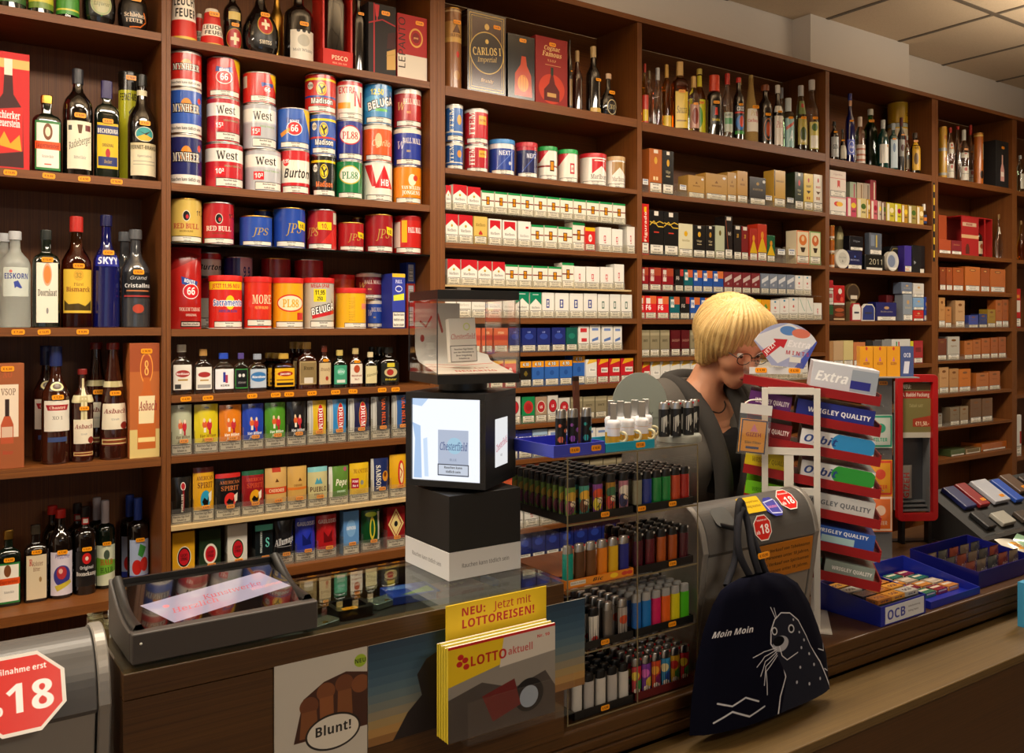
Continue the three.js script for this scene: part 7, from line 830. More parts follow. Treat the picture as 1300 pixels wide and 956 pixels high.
  bx(7, 2, e8, 1246, 1280, 610, Cg('#b81c1c', ['r', 0.1, 0.3, 0.8, 0.3, '#d8d0c4'], ['r', 0.2, 0.16, 0.6, 0.08, '#d8862a']), 'red upright box', { d: 0.06 });
  bx(7, 4, h1, 1250, 1284, 660, Cg('#dcdad4', ['r', 0.7, 0.4, 0.3, 0.3, '#b02a22']), 'white upright leaflet box on the end cigar shelf', { d: 0.04, rp: '' });
}

// ================================================================ counter
const HC = 0.808, ZF = 1.24, LEDGE = 0.714;
{
  const o = group(), x0 = -1.4, x1 = 4.6, W = x1 - x0, xm = W / 2; o.position.set(x0, 0, 0);
  part(o, 'countertop', wbox(W, 0.03, ZF - 0.955, 0.006), counterWood, xm, HC - 0.015, (ZF + 0.955) / 2);
  part(o, 'back_worktop', wbox(x1 - 2.2, 0.03, 0.333, 0.004), counterWood, W - (x1 - 2.2) / 2, HC - 0.015, 0.787);
  part(o, 'back_worktop_side', wbox(0.018, HC - 0.032, 0.33), counterWood, 2.21 - x0, (HC - 0.032) / 2, 0.788);
  part(o, 'moulding', wbox(W, 0.028, 0.03, 0.01), counterWood, xm, HC - 0.0445, ZF - 0.022);
  part(o, 'moulding', wbox(W, 0.03, 0.03, 0.008), counterWood, xm, HC - 0.074, ZF - 0.032);
  part(o, 'front_panel', wbox(W, LEDGE - 0.03, 0.02), counterWood, xm, (LEDGE - 0.03) / 2, ZF - 0.045);
  part(o, 'back_panel', wbox(W, HC - 0.032, 0.018), counterWood, xm, (HC - 0.032) / 2, 0.97);
  part(o, 'ledge', wbox(W, 0.024, 0.19, 0.004), ledgeWood, xm, LEDGE - 0.012, 1.312);
  part(o, 'ledge_front', wbox(W, LEDGE - 0.026, 0.02), counterWood, xm, (LEDGE - 0.026) / 2, 1.38);
  tag(o, 'shop_counter', 'long brown wooden counter with moulded edge and lower bag ledge', 'counter');
}
// ---- flat glass showcase standing on the counter
const SC = { x0: 0.262, x1: 1.052, z0: 0.95, z1: 1.25, top: 1.11 };
{
  const o = group(), w = SC.x1 - SC.x0, d = SC.z1 - SC.z0, h = SC.top - HC; o.position.set((SC.x0 + SC.x1) / 2, HC + 0.0005, (SC.z0 + SC.z1) / 2);
  part(o, 'front_rail', wbox(w, 0.038, 0.022, 0.002), counterWood, 0, h - 0.026, d / 2 - 0.011);
  part(o, 'back_rail', wbox(w, 0.02, 0.018), counterWood, 0, h - 0.017, -d / 2 + 0.009);
  for (const s of [-1, 1]) part(o, 'end_panel', wbox(0.02, h - 0.007, d - 0.042), counterWood, s * (w / 2 - 0.01), (h - 0.007) / 2, 0);
  part(o, 'front_panel', wbox(w, h - 0.046, 0.018), counterWood, 0, (h - 0.046) / 2, d / 2 - 0.01);
  part(o, 'back_panel', wbox(w, h - 0.028, 0.014), counterWood, 0, (h - 0.028) / 2, -d / 2 + 0.009);
  part(o, 'display_floor', new THREE.BoxGeometry(w - 0.042, 0.006, d - 0.044), plain('#1f1a16', 0.7), 0, h - 0.06, 0);
  part(o, 'glass_top', new THREE.BoxGeometry(w, 0.006, d), std('pane', '#f2fbf7', 0.01, { transmission: 1, thickness: 0, ior: 1.5 }), 0, h - 0.003, 0);
  tag(o, 'glass_showcase', 'low wooden showcase with a glass top', 'showcase');
}
const inY = SC.top - 0.0555;
function lying(px, py, w, d, h, art, label, name, cat, o = {}) { const [x, z] = G(px, py, inY + h); const m = new THREE.Mesh(boxGeo(w, h, d, [swatch(art.a, art.bg), swatch(art.a, art.bg), art, art, swatch(art.a, art.bg), swatch(art.a, art.bg)], 0.0015), pm(art.a, 'gloss')); m.position.set(x, inY + 0.0005, Math.min(SC.z1 - 0.03 - d / 2, Math.max(SC.z0 + 0.03 + d / 2, z))); m.rotation.y = o.ry ?? 0; tag(m, name, label, cat); return m; }
{
  // ashtray and boxes under the glass
  const t = group(), [x, z] = G(443, 772, inY + 0.01);
  const ring = new THREE.Shape(roundRect(0.075, 0.07, 0.01).map((p) => new THREE.Vector2(...p))); ring.holes.push(new THREE.Path(roundRect(0.055, 0.05, 0.008).map((p) => new THREE.Vector2(...p)))); const rg = new THREE.ExtrudeGeometry(ring, { depth: 0.014, bevelEnabled: false }); rg.rotateX(-Math.PI / 2);
  part(t, 'rim', rg, M.blackPlastic, 0, 0.004, 0); const fl = extr(roundRect(0.075, 0.07, 0.01), 0.004); fl.rotateX(-Math.PI / 2); part(t, 'bottom', fl, M.blackPlastic); const tg = priceTag(t, -0.012, 0.0188, 0.03); tg.rotation.set(-Math.PI / 2, 0, 0); t.position.set(x, inY + 0.0005, z); tag(t, 'ashtray', 'square black ashtray under the showcase glass', 'ashtray');
  lying(505, 740, 0.1, 0.075, 0.016, A(120, 90, '#2340a8', ['r', 0.1, 0.1, 0.5, 0.3, '#6a8ad8'], ['p', '#88a048', 0.2, 0.9, 0.9, 0.4, 0.9, 0.9]), 'blue flat box under the showcase glass', 'flat_box', 'box', { ry: -0.1 });
  lying(576, 742, 0.11, 0.06, 0.014, A(120, 90, '#8a2a2c', ['t', 'ZIPP', 0.5, 0.5, 0.3, '#d8b878', 'b']), 'dark red flat box under the showcase glass', 'flat_box', 'box');
  lying(640, 730, 0.09, 0.05, 0.012, A(120, 90, '#2a6fc0', ['r', 0.1, 0.2, 0.8, 0.2, '#cfe0f4']), 'light blue flat box under the showcase glass', 'flat_box', 'box');
  for (const [px, py, col, nm] of [[408, 790, '#8a8478', 'silver'], [372, 760, '#6a4a2c', 'bronze'], [486, 762, '#9aa29a', 'grey green']]) { const g2 = group(), [x2, z2] = G(px, py, inY + 0.01); part(g2, 'case_body', extr(roundRect(0.06, 0.034, 0.006), 0.012, 0.001).rotateX(-Math.PI / 2), std('cs' + col, col, 0.25, { metalness: 0.7 })); part(g2, 'clasp', slab(-0.004, 0.004, 0.012, 0.0135, 0.008, 0.015), M.gold); g2.position.set(x2, inY + 0.0005, Math.min(SC.z1 - 0.05, Math.max(SC.z0 + 0.05, z2))); g2.rotation.y = 0.3; tag(g2, 'cigarette_case', nm + ' cigarette case under the showcase glass', 'case'); }
}
// ---- posters on the showcase front and the leaflet holder
{
  const poster = (px0, px1, y0, y1, art, label, z = 1.252) => { const X0 = Xat(px0, z), X1 = Xat(px1, z), w = X1 - X0, h = y1 - y0, m = new THREE.Mesh(boxGeo(w, h, 0.0016, Array(6).fill(0).map((_, i) => (i === 4 ? art : swatch(art.a, '#c8c4bc')))), pm(art.a)); m.position.set((X0 + X1) / 2, y0, z); tag(m, 'poster', label, 'poster'); };
  poster(348, 466, 0.86, 1.068, A(300, 420, '#c6c2b8', ['p', '#3f1d0e', 0.2, 0.62, 0.3, 0.3, 0.52, 0.2, 0.76, 0.16, 1, 0.2, 1, 0.62], ['e', 0.36, 0.36, 0.1, 0.07, '#6b3a1c'], ['e', 0.54, 0.28, 0.1, 0.07, '#7a4522'], ['e', 0.74, 0.25, 0.1, 0.07, '#6b3a1c'], ['e', 0.92, 0.28, 0.1, 0.07, '#7a4522'], ['p', '#7d4a24', 0.28, 0.4, 0.44, 0.4, 0.46, 0.6, 0.26, 0.6], ['p', '#8a5128', 0.47, 0.32, 0.62, 0.32, 0.63, 0.6, 0.48, 0.6], ['p', '#7d4a24', 0.67, 0.3, 0.82, 0.3, 0.84, 0.6, 0.66, 0.6], ['e', 0.62, 0.6, 0.3, 0.14, '#1a1410'], ['e', 0.62, 0.6, 0.28, 0.125, '#ddd8cc'], ['t', 'Blunt!', 0.62, 0.58, 0.1, '#17120e', 'b', 0.46], ['c', 0.92, 0.1, 0.05, '#9ab82a'], ['t', 'NEU', 0.92, 0.1, 0.045, '#2a3a0a', 'b', 0.16], ['t', 'Cigarillos', 0.5, 0.86, 0.08, '#3a2a1c', 'i']), 'pale poster of brown cigar rolls on the showcase front');
  const gd = []; for (let i = 0; i < 12; i++) gd.push(['r', 0, i / 12, 1, 0.09, ['#1f3a52', '#24425a', '#2a4a62', '#33526a', '#3d5a70', '#4a6474', '#5a6c74', '#6d7470', '#847c68', '#9a8458', '#a8824a', '#8a6234'][i]]);
  poster(467, 742, 0.9, 1.068, A(420, 260, '#24425a', ...gd, ['p', '#1a1012', 0.1, 1, 0.16, 0.76, 0.22, 0.62, 0.2, 0.4, 0.24, 0.26, 0.3, 0.2, 0.36, 0.26, 0.37, 0.4, 0.34, 0.58, 0.37, 0.72, 0.38, 1], ['p', '#8a4a2c', 0.31, 0.3, 0.36, 0.3, 0.365, 0.42, 0.345, 0.52, 0.31, 0.5], ['r', 0.495, 0.16, 0.008, 0.84, '#12181c'], ['r', 0.46, 0.2, 0.08, 0.015, '#12181c'], ['r', 0.47, 0.26, 0.06, 0.015, '#12181c'], ['r', 0.505, 0.3, 0.03, 0.1, '#12181c']), 'dusk coloured poster with a figure and a utility pole', 1.2525);
  // yellow sign and magazines
  const zS = 1.287, X0 = Xat(566, zS), X1 = Xat(693, zS), yT = Yat(566, 770, zS), h = yT - 0.93;
  const sg2 = A(340, 330, '#e8c61a', ['t', 'NEU:', 0.26, 0.085, 0.105, '#b81c1c', 'b', 0.26], ['t', 'Jetzt mit', 0.65, 0.085, 0.105, '#b81c1c', '', 0.44], ['t', 'LOTTOREISEN!', 0.51, 0.195, 0.11, '#b81c1c', 'b', 0.76]);
  const o = group(), w = X1 - X0; o.position.set((X0 + X1) / 2, 0.93, zS);
  const pl = part(o, 'yellow_sign', boxGeo(w, h, 0.002, Array(6).fill(0).map((_, i) => (i === 4 ? sg2 : swatch(sg2.a, '#e8c61a')))), pm(sg2.a), 0, 0, 0, 'yellow sign with red lettering');
  part(o, 'pocket_front', slab(-w / 2, w / 2 + 0.01, -0.02, 0.05, 0.07, 0.072), M.acrylic); part(o, 'pocket_floor', slab(-w / 2, w / 2 + 0.01, -0.022, -0.0205, 0.0012, 0.072), M.acrylic); part(o, 'hanger', slab(-0.02, 0.02, 0.02, 0.06, -0.032, -0.0012), M.blackPlastic);
  tag(o, 'leaflet_holder', 'clear leaflet holder with a yellow lottery sign', 'leaflet holder');
  const mg = A(340, 300, '#8d8880', ['p', '#e6c31c', 0, 0, 0.55, 0, 0.5, 0.3, 0, 0.42], ['r', 0, 0, 1, 0.03, '#c81f1f'], ['p', '#cfc8bc', 0.5, 0.03, 1, 0.03, 1, 0.3, 0.46, 0.34], ['c', 0.1, 0.2, 0.03, '#c02020'], ['c', 0.15, 0.17, 0.03, '#c02020'], ['c', 0.11, 0.13, 0.03, '#c02020'], ['c', 0.16, 0.24, 0.03, '#c02020'], ['t', 'LOTTO', 0.36, 0.2, 0.14, '#b81c1c', 'b', 0.34], ['t', 'aktuell', 0.66, 0.19, 0.11, '#c0605a', 'b', 0.24], ['t', 'Nr. 10', 0.88, 0.1, 0.05, '#c83030', 'b'], ['p', '#4a4440', 0, 0.55, 0.3, 0.45, 0.6, 0.6, 0.9, 0.5, 1, 0.7, 1, 1, 0, 1], ['e', 0.74, 0.72, 0.14, 0.18, '#14161a'], ['e', 0.74, 0.74, 0.09, 0.12, '#9aa8b8'], ['p', '#6a2020', 0.3, 0.6, 0.6, 0.5, 0.66, 0.8, 0.4, 0.9]);
  const zM = 1.338, mx0 = Xat(569, zM), mx1 = Xat(712, zM), mw = Math.min(mx1 - mx0, w + 0.008), yM = Yat(569, 822, zM);
  for (let i = 0; i < 9; i++) { const m = new THREE.Mesh(boxGeo(mw, yM - 0.912 - (i % 3) * 0.0016, 0.0036, [swatch(mg.a, '#e0d060'), swatch(mg.a, '#e0c83a'), swatch(mg.a, i % 2 ? '#e6ded0' : '#d8c8b8'), swatch(mg.a, '#ccc'), i ? swatch(mg.a, '#d8c83a') : mg, swatch(mg.a, '#ddd')]), pm(mg.a, 'gloss')); m.position.set(mx0 + mw / 2 + (i % 2) * 0.0008, 0.9104, zM - 0.002 - i * 0.0042); tag(m, 'lottery_magazine', i ? 'lottery magazine filed behind the front one in the clear holder' : 'foremost lottery magazine in the clear holder under the yellow sign', 'magazine'); }
}
// ---- sloping money tray with a glossy screen
{
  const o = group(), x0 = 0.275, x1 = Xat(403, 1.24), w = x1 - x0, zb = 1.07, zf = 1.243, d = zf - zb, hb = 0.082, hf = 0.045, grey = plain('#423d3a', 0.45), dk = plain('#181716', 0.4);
  o.position.set((x0 + x1) / 2, SC.top + 0.0008, (zb + zf) / 2);
  part(o, 'front_bar', new RoundedBoxGeometry(w, hf, 0.02, 2, 0.003).translate(0, hf / 2, d / 2 - 0.01), grey);
  part(o, 'bottom_plate', slab(-w / 2 + 0.004, w / 2 - 0.004, 0.001, 0.006, -d / 2, d / 2 - 0.021), dk);
  for (const s of [-1, 1]) {
    const pts = [[-d / 2, 0], [d / 2 - 0.02, 0], [d / 2 - 0.02, hf - 0.004]]; for (let i = 0; i <= 8; i++) { const t = i / 8; pts.push([d / 2 - 0.02 - t * (d - 0.02), hf - 0.004 + (hb - hf + 0.004) * t - Math.sin(t * Math.PI) * 0.014]); }
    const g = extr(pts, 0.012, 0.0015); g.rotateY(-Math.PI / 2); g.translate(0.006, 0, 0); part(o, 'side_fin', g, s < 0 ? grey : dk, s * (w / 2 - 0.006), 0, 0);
    const cp = []; for (let i = 0; i <= 8; i++) { const t = i / 8; cp.push([s * (w / 2 - 0.012), hf + (hb - hf) * t - Math.sin(t * Math.PI) * 0.014 + 0.001, d / 2 - 0.015 - t * (d - 0.02)]); } const tg = tube(cp, 0.008, 12, 6); tg.scale(1, 1, 1); part(o, 'fin_cap', tg, dk);
  }
  part(o, 'back_bar', slab(-w / 2 + 0.014, w / 2 - 0.014, 0.0065, hb, -d / 2, -d / 2 + 0.006), dk);
  const sl = Math.atan2(hb - hf - 0.004, d - 0.03), L = (d - 0.03) / Math.cos(sl);
  const scr = A(420, 260, '#0d0b0b', ['p', '#8d8ca6', 0.06, 0.5, 0.86, 0.2, 0.99, 0.62, 0.2, 0.95], ['t', 'Kunstwerke', 0.62, 0.5, 0.13, '#a8505e', 'is', 0.4, -10], ['t', 'Herzlich', 0.36, 0.68, 0.13, '#b0606c', 'is', 0.3, -10], ['t', 'Willkommen', 0.84, 0.52, 0.09, '#cf8f98', 'i', 0.22, -10], ['e', 0.2, 0.6, 0.02, 0.03, '#c87a86']);
  const sg = new THREE.PlaneGeometry(w - 0.03, L); planarUV(sg, scr, w - 0.03, L); const sm = part(o, 'glossy_screen', sg, std('scr', '#fff', 0.05, { map: scr.a.tex, clearcoat: 1, clearcoatRoughness: 0.02 }), 0, (hb + hf) / 2 - 0.006, -0.006); sm.rotation.x = -Math.PI / 2 + sl;
  part(o, 'status_light', new THREE.SphereGeometry(0.002, 8, 6), plain('#d8d8d0', 0.3), -w / 2 + 0.012, 0.03, d / 2 + 0.0005);
  tag(o, 'money_tray', 'grey sloping counter display tray with a glossy black pane', 'display tray');
}
// ---- cigarette advertising tower
{
  const cx = 0.945, cz = 1.05, Y0 = SC.top + 0.0008, S = 0.17;
  const b = group(); b.position.set(cx, Y0, cz);
  const txt = A(300, 96, '#d6d6d8', ['t', 'Rauchen kann tödlich sein', 0.5, 0.52, 0.2, '#55555a', '', 0.66]); const ws = swatch(txt.a, '#d6d6d8');
  part(b, 'white_base', boxGeo(0.167, 0.054, 0.178, [txt, txt, ws, ws, txt, txt], 0.001), pm(txt.a)); part(b, 'black_block', new RoundedBoxGeometry(0.166, 0.108, 0.177, 2, 0.001).translate(0, 0.054 + 0.0545, 0), M.blackSatin);
  part(b, 'pivot', new THREE.CylinderGeometry(0.03, 0.03, 0.008, 20).translate(0, 0.1672, 0), M.blackPlastic);
  tag(b, 'advert_block', 'black block with a white warning band, foot of the tower', 'display');
  const c = group(); c.position.set(cx, Y0 + 0.172, cz); c.rotation.y = -54.6 * Math.PI / 180; const h = 0.184, t = 0.012;
  const bk = plain('#141519', 0.4);
  part(c, 'top_wall', slab(-S / 2, S / 2, h - t, h, -S / 2, S / 2), bk); part(c, 'bottom_wall', slab(-S / 2, S / 2, 0, t, -S / 2, S / 2), bk); part(c, 'back_wall', slab(-S / 2, S / 2, t + 0.0002, h - t - 0.0002, -S / 2, -S / 2 + t), bk);
  for (const s of [-1, 1]) part(c, 'side_wall', slab(-t / 2, t / 2, t + 0.0002, h - t - 0.0002, -S / 2 + t + 0.0002, S / 2), bk, s * (S / 2 - t / 2));
  const sa = A(300, 330, '#f4f8ff', ['p', '#b8d0ee', 0, 0, 0.24, 0, 0.14, 0.1, 0, 0.08], ['p', '#a8c4e8', 0, 0.3, 0.12, 0.34, 0.14, 0.98, 0.02, 0.98, 0.04, 0.5], ['p', '#c8dcf4', 0.16, 0.5, 0.22, 0.48, 0.24, 0.96, 0.18, 0.96], ['r', 0.38, 0.38, 0.44, 0.56, '#aeb8cc'], ['t', 'Chesterfield', 0.6, 0.58, 0.13, '#3a4a7a', 'is', 0.4], ['c', 0.62, 0.57, 0.1, '#9fc4d8'], ['t', 'Chesterfield', 0.6, 0.58, 0.13, '#3a4a7a', 'is', 0.4], ['t', 'BLUE', 0.6, 0.74, 0.04, '#6a7690', ''], ['r', 0.38, 0.8, 0.44, 0.13, '#c4ccda'], ['o', 0.38, 0.8, 0.44, 0.13, '#2a2e38', 0.01], ['t', 'Rauchen kann', 0.6, 0.835, 0.035, '#333', 'b', 0.36], ['t', 'tödlich sein', 0.6, 0.885, 0.035, '#333', 'b', 0.36]);
  const sw = S - 2 * t, sh = h - 2 * t, sg = new THREE.PlaneGeometry(sw, sh); planarUV(sg, sa, sw, sh);
  part(c, 'lit_screen', sg, std('screenGlow', '#000000', 0.3, { emissive: new THREE.Color(1, 1, 1), emissiveMap: sa.a.tex, emissiveIntensity: 1.05 }), 0, h / 2, S / 2 - 0.006);
  const sb = A(120, 170, '#ffffff', ['t', 'Chesterfield', 0.5, 0.55, 0.2, '#c8304a', 'is', 0.9, -14], ['t', 'RED', 0.5, 0.78, 0.06, '#888', '']); const g2 = new THREE.PlaneGeometry(0.07, 0.095); planarUV(g2, sb, 0.07, 0.095);
  const pz = part(c, 'lit_window', g2, std('winGlow', '#000000', 0.3, { emissive: new THREE.Color(1, 1, 1), emissiveMap: sb.a.tex, emissiveIntensity: 0.8 }), S / 2 + 0.0004, h * 0.45, 0.0); pz.rotation.y = Math.PI / 2;
  const rl = new THREE.RectAreaLight(new THREE.Color(0.85, 0.92, 1), 2.2, sw, sh); rl.position.set(0, h / 2, S / 2 + 0.004); rl.lookAt(0, h / 2, 1); rl.castShadow = true; rl.name = 'screen_light'; c.add(rl); rl.rotation.set(0, Math.PI, 0);
  tag(c, 'light_cube', 'black cube with a glowing advertising screen', 'display');
  // acrylic case on top
  const e = group(); e.position.set(cx + 0.002, Y0 + 0.172 + h + 0.018, cz); e.rotation.y = -10 * Math.PI / 180; const W = 0.172, hh = 0.182;
  part(e, 'swivel', new THREE.CylinderGeometry(0.05, 0.05, 0.016, 24).translate(0, -0.0085, 0), M.blackPlastic);
  part(e, 'bottom_plate', slab(-W / 2, W / 2, 0, 0.018, -W / 2, W / 2), M.blackPlastic); part(e, 'top_plate', slab(-W / 2, W / 2, hh - 0.018, hh, -W / 2, W / 2), M.blackPlastic);
  for (const [x0, x1, z0, z1] of [[-W / 2, W / 2, W / 2 - 0.002, W / 2], [-W / 2, -W / 2 + 0.002, -W / 2, W / 2 - 0.0022], [W / 2 - 0.002, W / 2, -W / 2, W / 2 - 0.0022]]) part(e, 'acrylic_wall', slab(x0, x1, 0.0182, hh - 0.0182, z0, z1), M.acrylic);
  for (const [x, z] of [[-1, 1], [1, 1], [-1, -1], [1, -1]]) part(e, 'corner_edge', slab(-0.0008, 0.0008, 0.0182, hh - 0.0182, -0.0008, 0.0008), plain('#2a2a2c', 0.4), x * (W / 2 + 0.0009), 0, z * (W / 2 + 0.0009));
  // curled white backdrop
  const ba = A(240, 360, '#d6d4ce', ['l', '#b83a30', 0.02, 0.12, 0.16, 0.24, 0.2, 0.36, 0.12], ['l', '#a83028', 0.03, 0.5, 0.1, 0.6, 0.24], ['c', 0.16, 0.3, 0.03, '#a8322c'], ['p', '#e8ded0', 0, 0.6, 1, 0.6, 1, 1, 0, 1], ['l', '#c8432e', 0.016, 0.05, 0.62, 0.5, 0.68, 0.95, 0.62], ['t', '4,25 €', 0.68, 0.8, 0.05, '#b8402e', 'b', 0.4], ['t', 'NEUARTIG', 0.55, 0.9, 0.075, '#c23a24', 'b', 0.84], ['l', '#c8432e', 0.01, 0.1, 0.72, 0.4, 0.78]);
  const bw = W - 0.012; part(e, 'backdrop', grid(1, 16, (s, t) => { const a = t < 0.45 ? [0.074 - t / 0.45 * 0.11, 0.0195 + t / 0.45 * 0.018] : t > 0.6 ? [-0.068, 0.062 + (t - 0.6) / 0.4 * 0.098] : [-0.036 - (t - 0.45) / 0.15 * 0.032, 0.0375 + Math.pow((t - 0.45) / 0.15, 2) * 0.0245]; return [(s - 0.5) * bw * (t > 0.6 ? 0.62 : 1) - (t > 0.6 ? bw * 0.19 : 0), a[1], a[0], ...uvOf(ba, s, t)]; }), pm(ba.a));
  tag(e, 'acrylic_case', 'clear acrylic case with black top, crown of the tower', 'display case');
  const pa = A(150, 220, '#e3e0d8', ['c', 0.66, 0.2, 0.09, '#cfd88a'], ['c', 0.66, 0.2, 0.06, '#e3e0d8'], ['t', 'Chesterfield', 0.5, 0.42, 0.16, '#b0302c', 'is', 0.9], ['r', 0, 0.62, 1, 0.38, '#eceae4'], ['o', 0.02, 0.63, 0.96, 0.36, '#111', 0.014], ['t', 'Rauchen fügt Ihnen', 0.5, 0.71, 0.05, '#222', 'b', 0.8], ['t', 'und den Menschen in', 0.5, 0.78, 0.05, '#222', 'b', 0.8], ['t', 'Ihrer Umgebung', 0.5, 0.85, 0.05, '#222', 'b', 0.7], ['t', 'Schaden zu', 0.5, 0.92, 0.05, '#222', 'b', 0.5]);
  const pkm = artBox(0.056, 0.088, 0.022, pa, { r: 0.001 }); pkm.position.set(cx - 0.012, e.position.y + 0.0395, cz + 0.022); pkm.rotation.y = -0.25; pkm.rotation.x = -0.12; tag(pkm, 'cigarette_pack', 'white cigarette pack on show inside the acrylic case', 'cigarette pack');
}
// ---- acrylic lighter case
const LC = { x0: 1.082, x1: 1.447, z0: 1.0, z1: 1.22, lv: [HC + 0.002, 0.944, 1.075, 1.204, 1.337] };
LC.xd = Xat(809, 1.22);
{
  const o = group(); o.position.set((LC.x0 + LC.x1) / 2, HC + 0.0008, (LC.z0 + LC.z1) / 2); const w = LC.x1 - LC.x0, d = LC.z1 - LC.z0, edge = plain('#7d7052', 0.35), H2 = LC.lv[4] - HC - 0.0008;
  for (const y of LC.lv) { const yy = y - HC - 0.0008; part(o, 'acrylic_shelf', slab(-w / 2 + 0.003, w / 2 - 0.003, yy - 0.002, yy + 0.0005, -d / 2, d / 2 - 0.0012), M.acrylic); part(o, 'shelf_edge', slab(-w / 2, w / 2, yy - 0.0022, yy + 0.0008, d / 2 - 0.001, d / 2), edge); }
  for (const x of [-w / 2 + 0.0012, LC.xd - o.position.x, w / 2 - 0.0012]) { part(o, 'acrylic_wall', slab(-0.0012, 0.0012, 0.001, H2 - 0.0025, -d / 2, d / 2 - 0.0012), M.acrylic, x); part(o, 'wall_edge', slab(-0.0013, 0.0013, 0, H2 - 0.0025, d / 2, d / 2 + 0.0012), edge, x); }
  tag(o, 'lighter_case', 'clear acrylic cabinet full of lighters', 'display case');
}
const lgGeo = {};
function lighterGeo(h) {
  return lgGeo[h] ??= { body: shell([[0, 0.0118], [0.002, 0.0124], [h * 0.78, 0.0124], [h * 0.8, 0.012]], { n: 2.6, flat: 0.55, seg: 14 }), hood: shell([[h * 0.802, 0.0118], [h * 0.97, 0.0114], [h, 0.0095]], { n: 2.6, flat: 0.55, seg: 12 }), btn: new THREE.BoxGeometry(0.007, h * 0.05, 0.011).translate(0.0074, h * 0.955, 0) };
}
function mkLighter(mat, h = 0.08, hood = M.steel, btn = '#b8201c') { const g = group(), L = lighterGeo(h); part(g, 'body', L.body, mat); part(g, 'hood', L.hood, hood); if (btn) part(g, 'button', L.btn, plain(btn, 0.4)); return g; }
function block(x0, x1, zf, nx, nz, y, pitch, make, trayCol, label, o = {}) {
  const t = group(), w = x1 - x0, d = nz * pitch + 0.004, th = o.th ?? 0.016; t.position.set((x0 + x1) / 2, y + 0.001, zf - d / 2 - 0.002);
  const tm = plain(trayCol, 0.45); part(t, 'tray_floor', slab(-w / 2, w / 2, 0, 0.002, -d / 2, d / 2), tm); for (const s of [-1, 1]) { part(t, 'tray_side', slab(-w / 2, w / 2, 0.0022, th, -0.001, 0.001), tm, 0, 0, s * (d / 2 - 0.001)); part(t, 'tray_end', slab(-0.001, 0.001, 0.0022, th, -d / 2 + 0.0022, d / 2 - 0.0022), tm, s * (w / 2 - 0.001)); }
  if (o.art) { const m = part(t, 'tray_print', boxGeo(w, th - 0.003, 0.0006, Array(6).fill(o.art)), pm(o.art.a), 0, 0.0024, d / 2 + 0.0006); }
  for (const tx of o.tags ?? [0]) priceTag(t, tx, th * 0.5, d / 2 + 0.0014, 0.75);
  tag(t, 'lighter_tray', 'tray ' + label, 'tray');
  const protos = make.map((m) => m());
  protos.forEach((p) => (p.used = 0));
  for (let j = 0; j < nz; j++) for (let i = 0; i < nx; i++) {
    if (o.skip && o.skip(i, j)) continue;
    const k = i % protos.length, p = protos[k], c = p.used++ ? p.clone() : p;
    c.position.set(x0 + (i + 0.5) * w / nx, y + 0.0034, zf - 0.004 - (j + 0.5) * pitch); tag(c, 'lighter', (o.names?.[k] ?? 'lighter') + (j ? ' behind the front rank ' : ' in the front rank ') + label, 'lighter');
  }
}
const artMat = (c, fin = 'gloss') => pm(c.a, fin);
function artLighter(art, h = 0.08, hood = M.steel, btn = '#b8201c') { const g = group(), L = lighterGeo(h); const key = 'w' + art.x + '_' + art.y + '_' + h; const prof = [[0, 0.0118], [0.002, 0.0124], [h * 0.78, 0.0124], [h * 0.8, 0.012]]; lgGeo[key] ??= patch(prof, 0.0005, h * 0.79, 89, art, { n: 2.6, flat: 0.55, off: 0.0003, nu: 10, nv: 1 }); part(g, 'body', L.body, plain('#1a1a1c', 0.4)); part(g, 'printed_wrap', lgGeo[key], pm(art.a, 'gloss')); part(g, 'hood', L.hood, hood); if (btn) part(g, 'button', L.btn, plain(btn, 0.4)); return g; }
